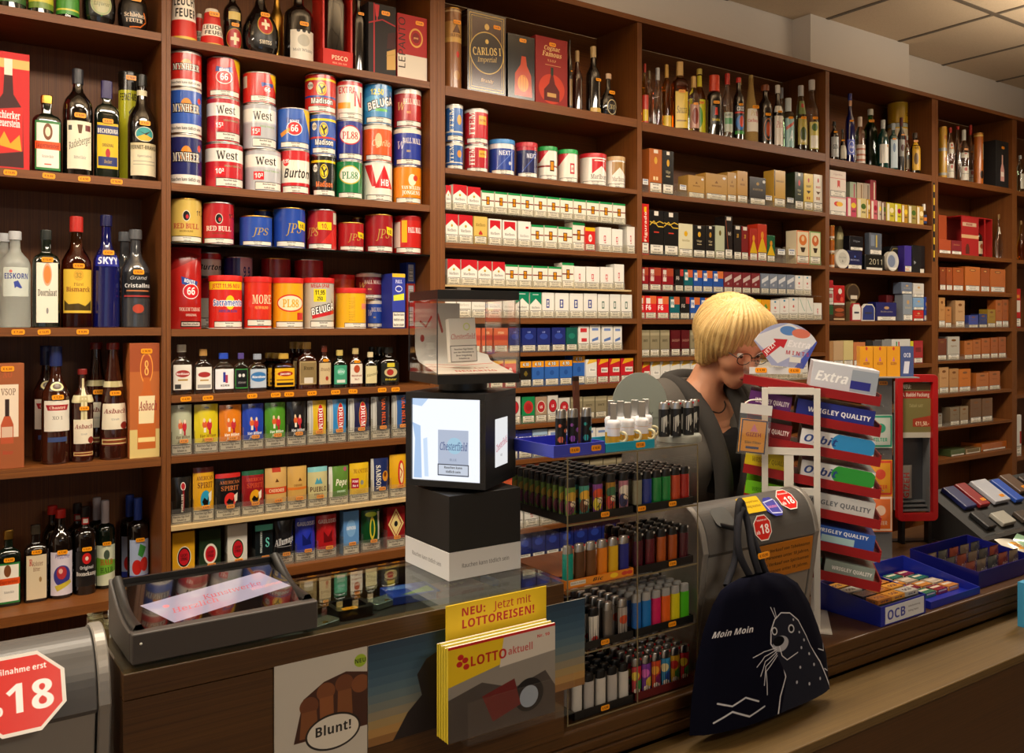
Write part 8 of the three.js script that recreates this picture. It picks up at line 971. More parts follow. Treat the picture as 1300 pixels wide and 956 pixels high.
{
  const L = LC.lv, a0 = LC.x0 + 0.006, a1 = LC.xd - 0.004, b0 = LC.xd + 0.004, b1 = LC.x1 - 0.006, zf = LC.z1 - 0.006;
  const comic = [['#6a8a3a', '#c8a03a', '#8a3a5a'], ['#4a9a8a', '#e8b43a', '#7a4a2a'], ['#8a4a9a', '#d8502a', '#e8d43a'], ['#a87a2a', '#3a6a4a', '#c83a2a'], ['#b87a8a', '#e8e0d0', '#3a3a6a']].map((c, i) => A(60, 120, c[0], ['e', 0.5, 0.3, 0.4, 0.16, c[1]], ['e', 0.4, 0.6, 0.3, 0.2, c[2]], ['c', 0.6, 0.5, 0.1, '#f0e0c0'], ['r', 0, 0.86, 1, 0.14, '#c8b82a'], ['l', '#222', 0.02, 0.3, 0.4, 0.7, 0.5, 0.4, 0.7]));
  block(a0, a1, zf, 5, 10, L[3], 0.0205, comic.map((c) => () => artLighter(c, 0.085, plain('#1a1a1a', 0.35), '#222')), '#121212', 'of comic-print lighters', { names: ['moss green', 'teal', 'purple', 'ochre', 'pink'].map((n) => n + ' comic-print lighter'), tags: [0.01] });
  const tr = (c, r = 0.12) => () => mkLighter(std('lt' + c, c, r, { clearcoat: 0.6 }), 0.08, plain('#1c1a18', 0.3), '#c8c4bc');
  block(b0, b1, zf, 6, 6, L[3], 0.022, ['#8a8a72', '#1f3488', '#16803a', '#16803a', '#b8401c', '#a01c14'].map((c) => tr(c)), '#0e0e0e', 'of coloured see-through lighters', { names: ['grey', 'blue', 'green', 'green', 'orange', 'red'].map((n) => n + ' see-through lighter'), tags: [0.02, -0.07] });
  const bic = A(260, 40, '#e08a1c', ['r', 0.06, 0.2, 0.22, 0.6, '#d8d0c4'], ['t', 'Made in France', 0.17, 0.5, 0.3, '#333', '', 0.2], ['t', 'Bic', 0.45, 0.5, 0.7, '#1a1410', 'bi'], ['e', 0.7, 0.5, 0.06, 0.36, '#f0c81c'], ['c', 0.86, 0.5, 0.3, '#c83a2a'], ['c', 0.94, 0.5, 0.3, '#c83a2a']);
  block(a0 - 0.002, a1, zf, 6, 8, L[2], 0.023, [['#129080'], ['#5a3a20'], ['#6a4422'], ['#e0801c'], ['#d8ac1c'], ['#242a80']].map(([c]) => () => mkLighter(plain(c, 0.3), 0.08)), '#d8781c', 'of plain lighters in the orange carton', { art: bic, tags: [], names: ['turquoise', 'dark brown', 'brown', 'orange', 'yellow', 'navy'].map((n) => n + ' plain lighter'), skip: (i, j) => j > 0 });
  { const pl = new THREE.Shape([new THREE.Vector2(a0, 0), new THREE.Vector2(a1 - 0.002, 0), new THREE.Vector2(a1 - 0.002, 0.158), new THREE.Vector2(a0, 0.158)]); for (let i = 0; i < 6; i++) for (let j = 0; j < 7; j++) { const p = new THREE.Path(); p.absellipse(a0 + 0.014 + i * (a1 - a0 - 0.026) / 5, 0.012 + j * 0.0224, 0.0105, 0.0068, 0, 7); pl.holes.push(p); } const g = new THREE.ExtrudeGeometry(pl, { depth: 0.002, bevelEnabled: false, curveSegments: 6 }); g.rotateX(-Math.PI / 2); const m = new THREE.Mesh(g, plain('#c8702a', 0.5)); m.position.set(0, L[2] + 0.0178, zf - 0.028); tag(m, 'carton_insert', 'orange perforated insert with empty lighter holes', 'carton insert'); }
  block(b0, b1, zf, 5, 5, L[2], 0.023, ['#4a1420', '#5a1420', '#a8501c', '#a04a1a', '#4a1420'].map((c) => tr(c, 0.25)), '#141010', 'of wine and amber lighters', { names: ['wine', 'wine', 'amber', 'amber', 'wine'].map((n) => n + ' lighter'), tags: [0.02] });
  block(a0 + 0.02, a1, zf, 4, 6, L[1], 0.022, [() => artLighter(A(50, 110, '#d8d4ca', ['c', 0.5, 0.78, 0.1, '#c8362c']), 0.075, M.blackPlastic, null), () => artLighter(A(50, 110, '#d8d4ca', ['c', 0.5, 0.78, 0.1, '#c8362c']), 0.075, M.blackPlastic, null), () => mkLighter(std('brush', '#9a948c', 0.3, { metalness: 0.8 }), 0.08, M.steel, null), () => artLighter(A(50, 110, '#a8a098', ['c', 0.5, 0.4, 0.14, '#c8502c']), 0.08, M.steel, null)], '#1a1816', 'of white and metal lighters', { names: ['white', 'white', 'brushed metal', 'red-dotted metal'].map((n) => n + ' lighter'), tags: [0.0] });
  const gt = (c) => () => mkLighter(plain(c, 0.35), 0.082, plain('#9a9a98', 0.4), null);
  block(b0 - 0.002, b1, zf, 6, 7, L[1], 0.023, [gt('#1b5fae'), gt('#1b6fb8'), gt('#c81f5a'), gt('#e0601c'), gt('#d8cc1c'), gt('#4cb81c')], '#121212', 'of neon lighters with grey tops', { names: ['blue', 'sky blue', 'magenta', 'orange', 'yellow', 'lime'].map((n) => n + ' grey-topped lighter'), tags: [0.02] });
  block(a0 + 0.02, a1, zf, 5, 5, L[0], 0.024, [() => mkLighter(plain('#c8c4bc', 0.4), 0.078, M.blackPlastic, null), () => mkLighter(plain('#b0aca8', 0.4), 0.078, M.blackPlastic, null)], '#141414', 'of white lighters with black tops', { names: ['white black-topped lighter', 'grey black-topped lighter'] });
  const fl = ['#c8283a', '#7a3a9a', '#c84a2a', '#3a8ab8', '#d8a82a'].map((c, i) => A(50, 110, c, ['c', 0.3, 0.3, 0.14, ['#e8d03a', '#d86ab8', '#e8a03a', '#e8d8a0', '#c8302a'][i]], ['c', 0.7, 0.6, 0.16, ['#4aa04a', '#e8c84a', '#8a1f5a', '#2a4a9a', '#4a9a3a'][i]], ['c', 0.4, 0.8, 0.1, '#f0e0d0']));
  block(b0 - 0.002, b1, zf, 6, 8, L[0], 0.0235, fl.map((c) => () => artLighter(c, 0.082)), '#5a1818', 'of flower-print lighters', { names: ['red', 'violet', 'orange red', 'blue', 'yellow'].map((n) => n + ' flower-print lighter'), tags: [] });
}
// things standing on the lighter case
{
  const Y = LC.lv[4] + 0.0012;
  const pan = (px0, px1, d, col, label, tags, h = 0.02) => { const z1 = 1.212, x0 = Xat(px0, z1), x1 = Xat(px1, z1), w = x1 - x0, g = group(); g.position.set((x0 + x1) / 2, Y, z1 - d / 2); const m = plain(col, 0.4); part(g, 'tray_floor', slab(-w / 2, w / 2, 0, 0.003, -d / 2, d / 2), m); for (const s of [-1, 1]) { part(g, 'tray_side', slab(-w / 2, w / 2, 0.0032, h, -0.0015, 0.0015), m, 0, 0, s * (d / 2 - 0.0015)); part(g, 'tray_end', slab(-0.0015, 0.0015, 0.0032, h, -d / 2 + 0.0032, d / 2 - 0.0032), m, s * (w / 2 - 0.0015)); } for (const t of tags) priceTag(g, t * w, h * 0.5, d / 2 + 0.0004, 0.85); tag(g, 'lighter_tray', label, 'tray'); return { x0, x1, z1 }; };
  pan(703, 768, 0.14, '#3c46c0', 'royal blue plastic tray on top of the lighter case', [-0.1, 0.32], 0.024); pan(769, 831, 0.1, '#1b9fc0', 'turquoise plastic tray on top of the lighter case', [0.2], 0.018);
  const dots = (c, n) => { const a = A(60, 130, '#0f0e10', ['c', 0.3, 0.2, 0.05, c], ['c', 0.7, 0.35, 0.07, c], ['c', 0.35, 0.6, 0.09, c], ['c', 0.75, 0.72, 0.06, c], ['c', 0.3, 0.86, 0.05, c]); return a; };
  for (const [px, c, n] of [[712, '#e8714a', 'orange'], [727, '#a85ac8', 'violet'], [744, '#2fb0a8', 'turquoise']]) { const z = 1.185, g = artLighter(dots(c), 0.088, M.steel, null); g.position.set(Xat(px, z), Y + 0.0035, z); g.scale.set(0.95, 1, 1.2); tag(g, 'lighter', 'black lighter with ' + n + ' dots in the royal blue tray', 'lighter'); }
  { const g = group(), z = 1.14; part(g, 'stick', slab(-0.006, 0.006, 0, 0.14, -0.004, 0.004), plain('#6a3a22', 0.6)); part(g, 'metal_tip', slab(-0.0062, 0.0062, 0.1402, 0.15, -0.0042, 0.0042), plain('#2a1a14', 0.5)); g.position.set(Xat(734, z), Y + 0.0035, z); g.rotation.z = 0.05; tag(g, 'incense_holder', 'upright brown wooden stick in the royal blue tray', 'stick'); }
  // beer mug lighters
  const mug = (px, z) => { const g = group(), s = 0.0135; const pr = [[0, s * 0.9], [0.004, s], [0.042, s]]; part(g, 'mug', shell(pr, { seg: 16 }), plain('#d89a22', 0.25)); part(g, 'foam', shell([[0.0422, s * 1.02], [0.052, s * 1.1], [0.058, s * 0.9], [0.06, s * 0.5]], { seg: 16 }), plain('#e9e9ee', 0.6)); part(g, 'burner', new RoundedBoxGeometry(0.014, 0.034, 0.008, 1, 0.001).translate(0, 0.0772, 0), M.steel); part(g, 'handle', new THREE.TorusGeometry(0.01, 0.003, 6, 14).translate(s + 0.004, 0.024, 0), plain('#d8cfa8', 0.3)); part(g, 'band', shell([[0.0262, s * 1.02], [0.0415, s * 1.02]], { seg: 16 }), plain('#e6e2ea', 0.5)); g.position.set(Xat(px, z), Y + 0.0035, z); g.rotation.y = -0.9; tag(g, 'lighter', 'beer mug shaped lighter with white foam', 'lighter'); };
  for (const [px, z] of [[779, 1.19], [797, 1.19], [815, 1.19], [788, 1.155], [806, 1.155], [776, 1.135], [820, 1.15]]) mug(px, z);
  { const g = group(), z = 1.16, r = 0.05; g.position.set(Xat(862, z), Y, z); part(g, 'foot', shell([[0, r], [0.012, r], [0.016, r * 0.94]], { seg: 32 }), plain('#8a8c84', 0.5)); tag(g, 'round_stand', 'round grey foot carrying black lighters', 'stand'); }
  { const g = group(), z = 1.06, X = Xat(812, z), r = Xat(838, z) - X; const e2 = new THREE.CylinderGeometry(1, 1, 0.004, 36); e2.rotateX(Math.PI / 2); const m = part(g, 'oval_board', e2, plain('#8f978e', 0.5), 0, 0.075, 0); m.scale.set(r, 0.075, 1); const tx = A(120, 40, '#8f978e', ['t', 'Kinky', 0.5, 0.5, 0.7, '#2a2a28', 'i']); const tp = part(g, 'lettering', boxGeo(r * 0.9, 0.02, 0.0006, Array(6).fill(tx)), pm(tx.a), r * 0.2, 0.045, 0.0026); part(g, 'prop', slab(-0.01, 0.01, 0, 0.03, -0.02, -0.003), plain('#8f978e', 0.5)); g.position.set(X, Y, z); g.rotation.y = -0.5; tag(g, 'advert_board', 'oval grey advertising board behind the beer mug lighters', 'sign'); }
  const bl = A(60, 120, '#141414', ['p', '#c8c8c0', 0.3, 0.3, 0.6, 0.2, 0.7, 0.5, 0.5, 0.7, 0.6, 0.9, 0.3, 0.8]);
  const bp = artLighter(bl, 0.075, M.steel, '#b8201c'); let n = 0;
  for (const [px, z] of [[843, 1.185], [858, 1.19], [874, 1.19], [850, 1.16], [866, 1.165], [881, 1.165]]) { const c = n++ ? bp.clone() : bp; c.position.set(Xat(px, z), Y + 0.0165, z); c.rotation.y = -0.4; tag(c, 'lighter', 'black lighter with grey print on the round stand', 'lighter'); }
}
// ---- two lottery slip machines
function machine(x0, x1, signs, label, zf = 1.2) {
  const g = group(), w = x1 - x0; g.position.set(x0, HC + 0.0008, zf);
  const arc = [[-0.13, 0.29], [-0.128, 0.32], [-0.115, 0.348], [-0.095, 0.364], [-0.07, 0.37], [-0.045, 0.363], [-0.025, 0.345], [-0.01, 0.315], [0, 0.272]];
  const cv = new THREE.SplineCurve(arc.map((p) => new THREE.Vector2(...p))).getPoints(32).map((p) => [p.x, p.y]);
  const side = (pts, m, name, a, b) => { const e = extr(pts.map(([z, y]) => [-z, y]), b - a, 0.002); e.rotateY(Math.PI / 2); part(g, name, e, m, a, 0, 0); };
  const grey = plain('#565452', 0.36), silver = std('silverPlastic', '#8e8a84', 0.35, { metalness: 0.25 });
  side([...cv, [-0.004, 0.266], [-0.126, 0.266]].reverse(), grey, 'rounded_cover', 0.018, w - 0.018);
  side([[-0.124, 0.265], [-0.006, 0.265], [-0.014, 0.2], [-0.05, 0], [-0.124, 0]], silver, 'lower_body', 0.02, w - 0.02);
  for (const a of [0, w - 0.017]) side([...cv.map(([z, y]) => [z * 1.03, y * 1.012]), [-0.004, 0.26], [-0.012, 0.2], [-0.048, 0], [-0.132, 0]].reverse(), silver, 'side_cheek', a, a + 0.017);
  const nrm = (u) => { const k = 5 + u * 3, i = Math.min(7, Math.floor(k)), f = k - i, p = arc[i], q = arc[i + 1]; return [p[0] + (q[0] - p[0]) * f, p[1] + (q[1] - p[1]) * f, Math.atan2(q[0] - p[0], p[1] - q[1])]; };
  for (const [x, u, geoW, geoH, kind, art, nm] of signs) {
    const oct = (W, Hh) => { const c = 0.29; return [[-W / 2 + c * W, -Hh / 2], [W / 2 - c * W, -Hh / 2], [W / 2, -Hh / 2 + c * Hh], [W / 2, Hh / 2 - c * Hh], [W / 2 - c * W, Hh / 2], [-W / 2 + c * W, Hh / 2], [-W / 2, Hh / 2 - c * Hh], [-W / 2, -Hh / 2 + c * Hh]]; };
    const gg = planarUV(extr(kind === 'o' ? oct(geoW, geoH) : roundRect(geoW, geoH, 0.003), 0.0008), art, geoW, geoH); const [z, y, a] = kind === 'f' ? [-0.008, 0.225, 0.11] : nrm(u);
    const m = part(g, nm, gg, pm(art.a, 'gloss'), x, y, z + (kind === 'f' ? 0.006 : 0.004)); m.rotation.x = kind === 'f' ? 0.115 : -Math.PI / 2 + (Math.PI / 2 - a) ;
  }
  tag(g, 'slip_machine', label, 'lottery machine'); return g;
}
{
  const a18 = A(160, 160, '#e8e4de', ['p', '#d8271f', 0.3, 0.05, 0.7, 0.05, 0.95, 0.3, 0.95, 0.7, 0.7, 0.95, 0.3, 0.95, 0.05, 0.7, 0.05, 0.3], ['t', '18', 0.6, 0.56, 0.5, '#fff', 'b', 0.6], ['t', 'ab', 0.2, 0.66, 0.2, '#fff', 'b', 0.26], ['t', 'Teilnahme erst', 0.5, 0.2, 0.1, '#fff', 'b', 0.6]);
  const yl = A(120, 70, '#d8b41c', ['t', 'Glücksspiel kann', 0.5, 0.3, 0.18, '#7a5a0a', 'b', 0.84], ['t', 'süchtig machen', 0.5, 0.6, 0.18, '#7a5a0a', 'b', 0.84]), bu = A(110, 110, '#3a3f9a', ['p', '#c8cce8', 0.1, 0.2, 0.9, 0.1, 0.86, 0.9, 0.2, 0.84], ['p', '#4a4aa8', 0.16, 0.26, 0.84, 0.16, 0.8, 0.84, 0.24, 0.78], ['t', 'JUGEND', 0.5, 0.5, 0.16, '#e88ab8', 'b', 0.6]);
  const or = A(300, 180, '#b8701a', ['t', 'Kein Verkauf von Tabakwaren', 0.5, 0.2, 0.13, '#3a2008', 'b', 0.9], ['t', 'an Personen unter 18 Jahren,', 0.5, 0.4, 0.13, '#3a2008', 'b', 0.9], ['t', 'kein Verkauf von Spirituosen', 0.5, 0.6, 0.13, '#3a2008', 'b', 0.9], ['t', 'an Personen unter 18 Jahren.', 0.5, 0.8, 0.13, '#3a2008', 'b', 0.9]);
  const x0 = Xat(893, 1.2), x1 = 1.9;
  const m2 = machine(x0, x1, [[0.2, 0.1, 0.075, 0.045, 'r', yl, 'yellow_sticker'], [0.265, 0.28, 0.055, 0.055, 'o', bu, 'blue_sticker'], [0.33, 0.12, 0.06, 0.06, 'o', a18, 'red_stop_sticker'], [0.205, 0.72, 0.06, 0.06, 'o', a18, 'red_stop_sticker'], [0.285, 0, 0.2, 0.085, 'f', or, 'orange_notice']], 'grey rounded slip machine behind the navy tote bag');
  { const wn = extr(roundRect(0.06, 0.05, 0.016), 0.001); const p = part(m2, 'side_window', wn, std('winmetal', '#8e9396', 0.2, { metalness: 0.6 }), 0.085, 0.345, -0.022); p.rotation.x = -0.75; part(m2, 'bag_peg', new THREE.CylinderGeometry(0.006, 0.006, 0.06, 10).rotateX(Math.PI / 2), M.blackPlastic, 0.07, 0.33, 0.014); }
  const l0 = -0.21;
  machine(l0, 0.248, [[0.345, 0.66, 0.11, 0.11, 'o', a18, 'red_stop_sticker']], 'grey rounded slip machine with one red stop sticker', 1.242).scale.y = 0.93;
}
// ---- navy tote bag with a seal
{
  const sealArt = A(420, 420, '#060718',
    ['t', 'Moin Moin', 0.2, 0.42, 0.06, '#dcdce0', 'bi', 0.34, 2],
    ['l', '#cfd0d6', 0.01, 0.55, 0.4, 0.62, 0.36, 0.7, 0.38, 0.77, 0.46, 0.8, 0.56, 0.83, 0.68, 0.88, 0.8, 0.93, 0.92, 0.96, 1], ['l', '#cfd0d6', 0.01, 0.55, 0.4, 0.5, 0.47, 0.48, 0.56, 0.52, 0.64, 0.56, 0.72, 0.57, 0.8, 0.52, 0.9, 0.5, 1],
    ['p', '#20222e', 0.56, 0.4, 0.62, 0.37, 0.7, 0.39, 0.77, 0.47, 0.83, 0.68, 0.94, 1, 0.52, 1, 0.58, 0.8, 0.5, 0.6, 0.5, 0.48], ['e', 0.53, 0.48, 0.025, 0.03, '#c8cad0'], ['e', 0.53, 0.48, 0.016, 0.02, '#0c0d12'], ['e', 0.68, 0.5, 0.03, 0.034, '#c8cad0'], ['e', 0.68, 0.5, 0.019, 0.022, '#0c0d12'], ['e', 0.565, 0.58, 0.07, 0.055, '#a8aab2'], ['e', 0.55, 0.56, 0.05, 0.035, '#0c0d12'], ['l', '#dcdce0', 0.007, 0.55, 0.6, 0.56, 0.66, 0.6, 0.7, 0.7, 0.68],
    ...[0, 1, 2, 3, 4].map((i) => ['l', '#d8d8dc', 0.006, 0.52, 0.6 + i * 0.012, 0.42, 0.6 + i * 0.03, 0.34 + i * 0.02, 0.62 + i * 0.06]), ['l', '#d8d8dc', 0.007, 0.56, 0.39, 0.54, 0.3], ['l', '#d8d8dc', 0.006, 0.57, 0.39, 0.57, 0.31],
    ...[[0.72, 0.44], [0.75, 0.55], [0.78, 0.62], [0.74, 0.66], [0.8, 0.72], [0.82, 0.8], [0.86, 0.9], [0.7, 0.78], [0.66, 0.86], [0.76, 0.9]].map(([x, y]) => ['e', x, y, 0.008, 0.01, '#b8bac2']),
    ['l', '#c8cad0', 0.01, 0.12, 0.84, 0.2, 0.87, 0.28, 0.84, 0.36, 0.88], ['l', '#c8cad0', 0.01, 0.1, 0.94, 0.2, 0.9, 0.3, 0.95, 0.4, 0.92], ['l', '#c8cad0', 0.008, 0.9, 0.72, 0.95, 0.75, 1, 0.72], ['l', '#c8cad0', 0.008, 0.92, 0.86, 0.96, 0.89, 1, 0.86]);
  const z = 1.312, row = [[1.0, 950, 982, 733], [0.92, 926, 1003, 740], [0.8, 914, 1022, 757], [0.62, 902, 1036, 785], [0.4, 893, 1048, 822], [0.2, 887, 1058, 862], [0, 884, 1062, 905]].map(([t, a, b, y]) => [t, Xat(a, z), Xat(b, z), Yat((a + b) / 2, y, z)]).reverse();
  const at = (t) => { for (let i = 1; i < row.length; i++) if (t <= row[i][0] + 1e-6) { const p = row[i - 1], q = row[i], f = (t - p[0]) / (q[0] - p[0]); return [1, 2, 3].map((k) => p[k] + (q[k] - p[k]) * f); } return row[row.length - 1].slice(1); };
  const gx = row[0][1], gy = row[0][3]; const g = group(); g.position.set((row[0][1] + row[0][2]) / 2, LEDGE + 0.0006, z - 0.02); const ox = g.position.x, oy = row[0][3];
  const face = (f) => grid(20, 20, (s, t) => { const [a, b, y] = at(t), X = a + (b - a) * (f > 0 ? s : 1 - s), e = Math.pow(Math.sin(Math.PI * s), 0.5) * (0.25 + 0.75 * Math.pow(1 - t, 0.6)), fold = (Math.sin(s * 17 + t * 3) * 0.004 * t + Math.sin(s * 8 - t * 6) * 0.0035) * e; return [X - ox, y - oy, f * (0.042 * e * (0.4 + 0.6 * Math.min(1, (1 - t) * 4 + 0.4)) + fold), ...uvOf(sealArt, f > 0 ? s : 0.02 + 0.01 * s, f > 0 ? t : 0.97)]; });
  const cloth = new THREE.MeshPhysicalMaterial({ map: sealArt.a.tex, roughness: 1, specularIntensity: 0.25 });
  const yOff = oy - LEDGE - 0.0006 < 0.002 ? 0.0 : oy - LEDGE - 0.0006; const fg = face(1), bg = face(-1); part(g, 'bag_front', fg, cloth, 0, yOff, 0); part(g, 'bag_back', bg, cloth, 0, yOff, 0);
  const P = (px, py, zz) => [Xat(px, zz) - ox, Yat(px, py, zz) - LEDGE - 0.0006, zz - g.position.z], strap = plain('#10111c', 0.9);
  part(g, 'strap', tube([P(955, 738, 1.272), P(938, 700, 1.26), P(937, 668, 1.245), P(940, 650, 1.232), P(944, 648, 1.222), P(950, 668, 1.24), P(955, 700, 1.262), P(966, 736, 1.276)], 0.008, 40, 8), strap); part(g, 'strap', tube([P(922, 744, 1.27), P(934, 706, 1.25), P(936, 662, 1.236), P(938, 640, 1.226), P(941, 636, 1.216), P(948, 660, 1.232), P(962, 700, 1.26), P(976, 736, 1.274)], 0.0075, 40, 8), strap);
  const tp = P(966, 704, 1.27); priceTag(g, tp[0], tp[1], tp[2] + 0.008, 1, -0.3, 0.15);
  tag(g, 'tote_bag', 'navy cotton tote bag with a white seal print', 'bag');
}
// ---- chewing gum rack
{
  const g = group(), e1 = [0.637, 0.771]; g.position.set(1.96 - 0.065 * e1[0], HC + 0.0008, 1.149 - 0.065 * e1[1]); g.rotation.y = -50.4 * Math.PI / 180;
  const white = plain('#d4d2cb', 0.4), red = plain('#8e1014', 0.35), tips = [1.404, 1.3255, 1.249, 1.167, 1.089, 1.005, 0.929].map((y) => y - HC - 0.0008);
  const up = 0.625;
  for (const x of [-0.065, 0.065]) for (const z of [0, -0.15]) part(g, 'upright', slab(-0.008, 0.008, 0.004, up, -0.006, 0.006), white, x, 0, z);
  for (const y of [0.618, 0.46, 0.357]) part(g, 'crossbar', slab(-0.057, 0.057, -0.009, 0.009, -0.004, 0.004), white, 0, y, 0.0005);
  part(g, 'mid_strut', slab(-0.012, 0.012, 0.367, 0.45, -0.003, 0.003), white, -0.005, 0, 0.0005);
  part(g, 'base_plate', slab(-0.1, 0.1, 0, 0.0038, -0.16, 0.03), white);
  const sl = 9 * Math.PI / 180, x0 = -0.12, x1 = 0.22, Ls = (x1 - x0) / Math.cos(sl);
  const boxes = [];
  tips.forEach((y, i) => {
    const s = group(); s.name = 'red_shelf'; s.position.set(x1, y, -0.1); s.rotation.z = -sl; g.add(s);
    part(s, 'shelf_plate', slab(-Ls, 0, 0, 0.003, -0.088, 0.088), red); part(s, 'front_stop', slab(-0.004, 0, 0.0032, 0.016, -0.088, 0.088), red); part(s, 'side_skirt', slab(-Ls, 0, -0.014, 0.01, 0.0885, 0.0905), red); part(s, 'under_rib', slab(-Ls, -0.001, -0.02, -0.0005, -0.088, -0.085), red);
  });
  tag(g, 'gum_rack', 'white wire-style gum rack with sloping red shelves', 'rack');
  const wq = (c, t = '#fff', nm = 'WRIGLEY QUALITY') => A(200, 50, c, ['t', nm, 0.55, 0.5, 0.4, t, 'b', 0.8]);
  const orb = (c) => A(200, 60, '#dfe2e6', ['e', 0.72, 0.5, 0.3, 0.7, c], ['t', 'Orbit', 0.26, 0.5, 0.62, '#24408a', 'bi', 0.46]);
  const list = [
    [0, 0.045, 0.21, 0.07, A(200, 80, '#c3c8d4', ['r', 0.6, 0.1, 0.4, 0.8, '#98a4b4'], ['t', 'Extra', 0.3, 0.5, 0.5, '#f4f8fc', 'bi'], ['r', 0.6, 0.5, 0.3, 0.3, '#2c2f8a']), 'pale blue gum carton on the top red shelf'],
    [1, -0.11, 0.0, 0.044, wq('#5c2a72'), 'purple gum carton on the second red shelf'], [1, 0.01, 0.205, 0.044, wq('#252f88'), 'navy gum carton on the second red shelf'],
    [2, -0.12, 0.0, 0.044, wq('#7a1a24'), 'maroon gum carton on the third red shelf'], [2, 0.02, 0.205, 0.044, orb('#2f8fd0'), 'white gum carton with blue swirl on the third shelf'],
    [3, -0.12, 0.0, 0.044, wq('#d8c41c', '#8a7a0a'), 'yellow gum carton on the fourth red shelf'], [3, 0.02, 0.205, 0.044, orb('#2f9a3a'), 'white gum carton with green swirl on the fourth shelf'],
    [4, -0.12, -0.005, 0.04, wq('#6fbf1c', '#3a7a0a'), 'lime gum carton on the fifth red shelf'], [4, 0.005, 0.205, 0.044, wq('#c9ccce', '#555b66'), 'grey white gum carton on the fifth red shelf'],
    [5, -0.11, 0.03, 0.044, wq('#2450b0'), 'blue gum carton on the sixth red shelf'], [5, 0.04, 0.205, 0.044, A(200, 60, '#2a5ab8', ['r', 0.2, 0.5, 0.5, 0.4, '#a8d0d8'], ['t', 'WRIGLEY QUALITY', 0.5, 0.26, 0.3, '#fff', 'b', 0.8]), 'blue gum carton with a pale stripe on the sixth shelf'],
    [6, -0.1, -0.02, 0.034, wq('#1a3a2c'), 'dark green gum carton on the lowest red shelf'], [6, -0.015, 0.075, 0.034, wq('#20463a', '#a8c8b8'), 'bottle green gum carton on the lowest red shelf'], [6, 0.08, 0.205, 0.034, wq('#8a9a94', '#eee'), 'frosted gum carton on the lowest red shelf'],
  ];
  const q = new THREE.Quaternion().setFromEuler(new THREE.Euler(0, g.rotation.y, 0)), R = new THREE.Matrix4().makeRotationY(g.rotation.y);
  for (const [i, a, b, h, art, label] of list) {
    const top = art; const m = artBox(b - a - 0.002, h, 0.16, art, { top: i === 0 && a > 0 ? cut(art, 0.02, 0.2, 0.5, 0.6) : undefined, r: 0.001, fin: 'gloss' });
    const xm = (a + b) / 2, p = new THREE.Vector3(xm, tips[i] + (x1 - xm) * Math.tan(sl) + 0.0048, -0.1).applyMatrix4(R).add(g.position); m.position.copy(p); m.quaternion.copy(q).multiply(new THREE.Quaternion().setFromEuler(new THREE.Euler(0, 0, -sl))); tag(m, 'gum_carton', label, 'gum carton');
  }
  // fan card on top and the hanging yellow packet
  const loc = (x, y, z) => new THREE.Vector3(x, y, z).applyMatrix4(R).add(g.position);
  const W = 0.15, fa = A(300, 200, '#a8b0d8', ['p', '#e2e4ec', 0, 0.4, 0.5, 0, 1, 0.3, 0.7, 0.6, 0.4, 0.9], ['p', '#4656b8', 0.62, 1, 0.96, 0.2, 1, 0.36, 0.8, 1], ['p', '#c8202a', 0.1, 0.74, 0.34, 0.44, 0.3, 0.38, 0.5, 0.36, 0.46, 0.56, 0.41, 0.52, 0.2, 0.84], ['t', 'JETZT', 0.27, 0.6, 0.12, '#fff', 'b', 0.3, -52], ['e', 0.5, 0.17, 0.12, 0.1, '#5a8ad0'], ['e', 0.68, 0.2, 0.13, 0.1, '#e07a62'], ['t', 'Extra', 0.66, 0.44, 0.2, '#f8f8ff', 'bi', 0.4], ['t', 'M I N T S', 0.66, 0.64, 0.12, '#b83a4a', 'b', 0.5], ['r', 0.56, 0.72, 0.16, 0.12, '#e8e8e4']);
  const fan = []; for (let i = 0; i <= 14; i++) { const a = (155 - i * 120 / 14) * Math.PI / 180; fan.push([Math.cos(a) * 0.085, 0.02 + Math.sin(a) * 0.085]); } fan.push([0.045, 0.005], [-0.03, 0.005]);
  const fg = extr(fan.reverse(), 0.0016); planarUV(fg.translate(0, -0.053, 0), fa, 0.165, 0.105); const fm = new THREE.Mesh(fg, pm(fa.a, 'gloss')); const fp = loc(-0.01, 0.735, -0.02); fm.position.copy(fp); fm.rotation.y = -0.55; fm.rotation.z = -0.12; fm.scale.set(1.15, 1.15, 1); tag(fm, 'fan_card', 'white and blue fan-shaped promotion card above the gum rack', 'sign');
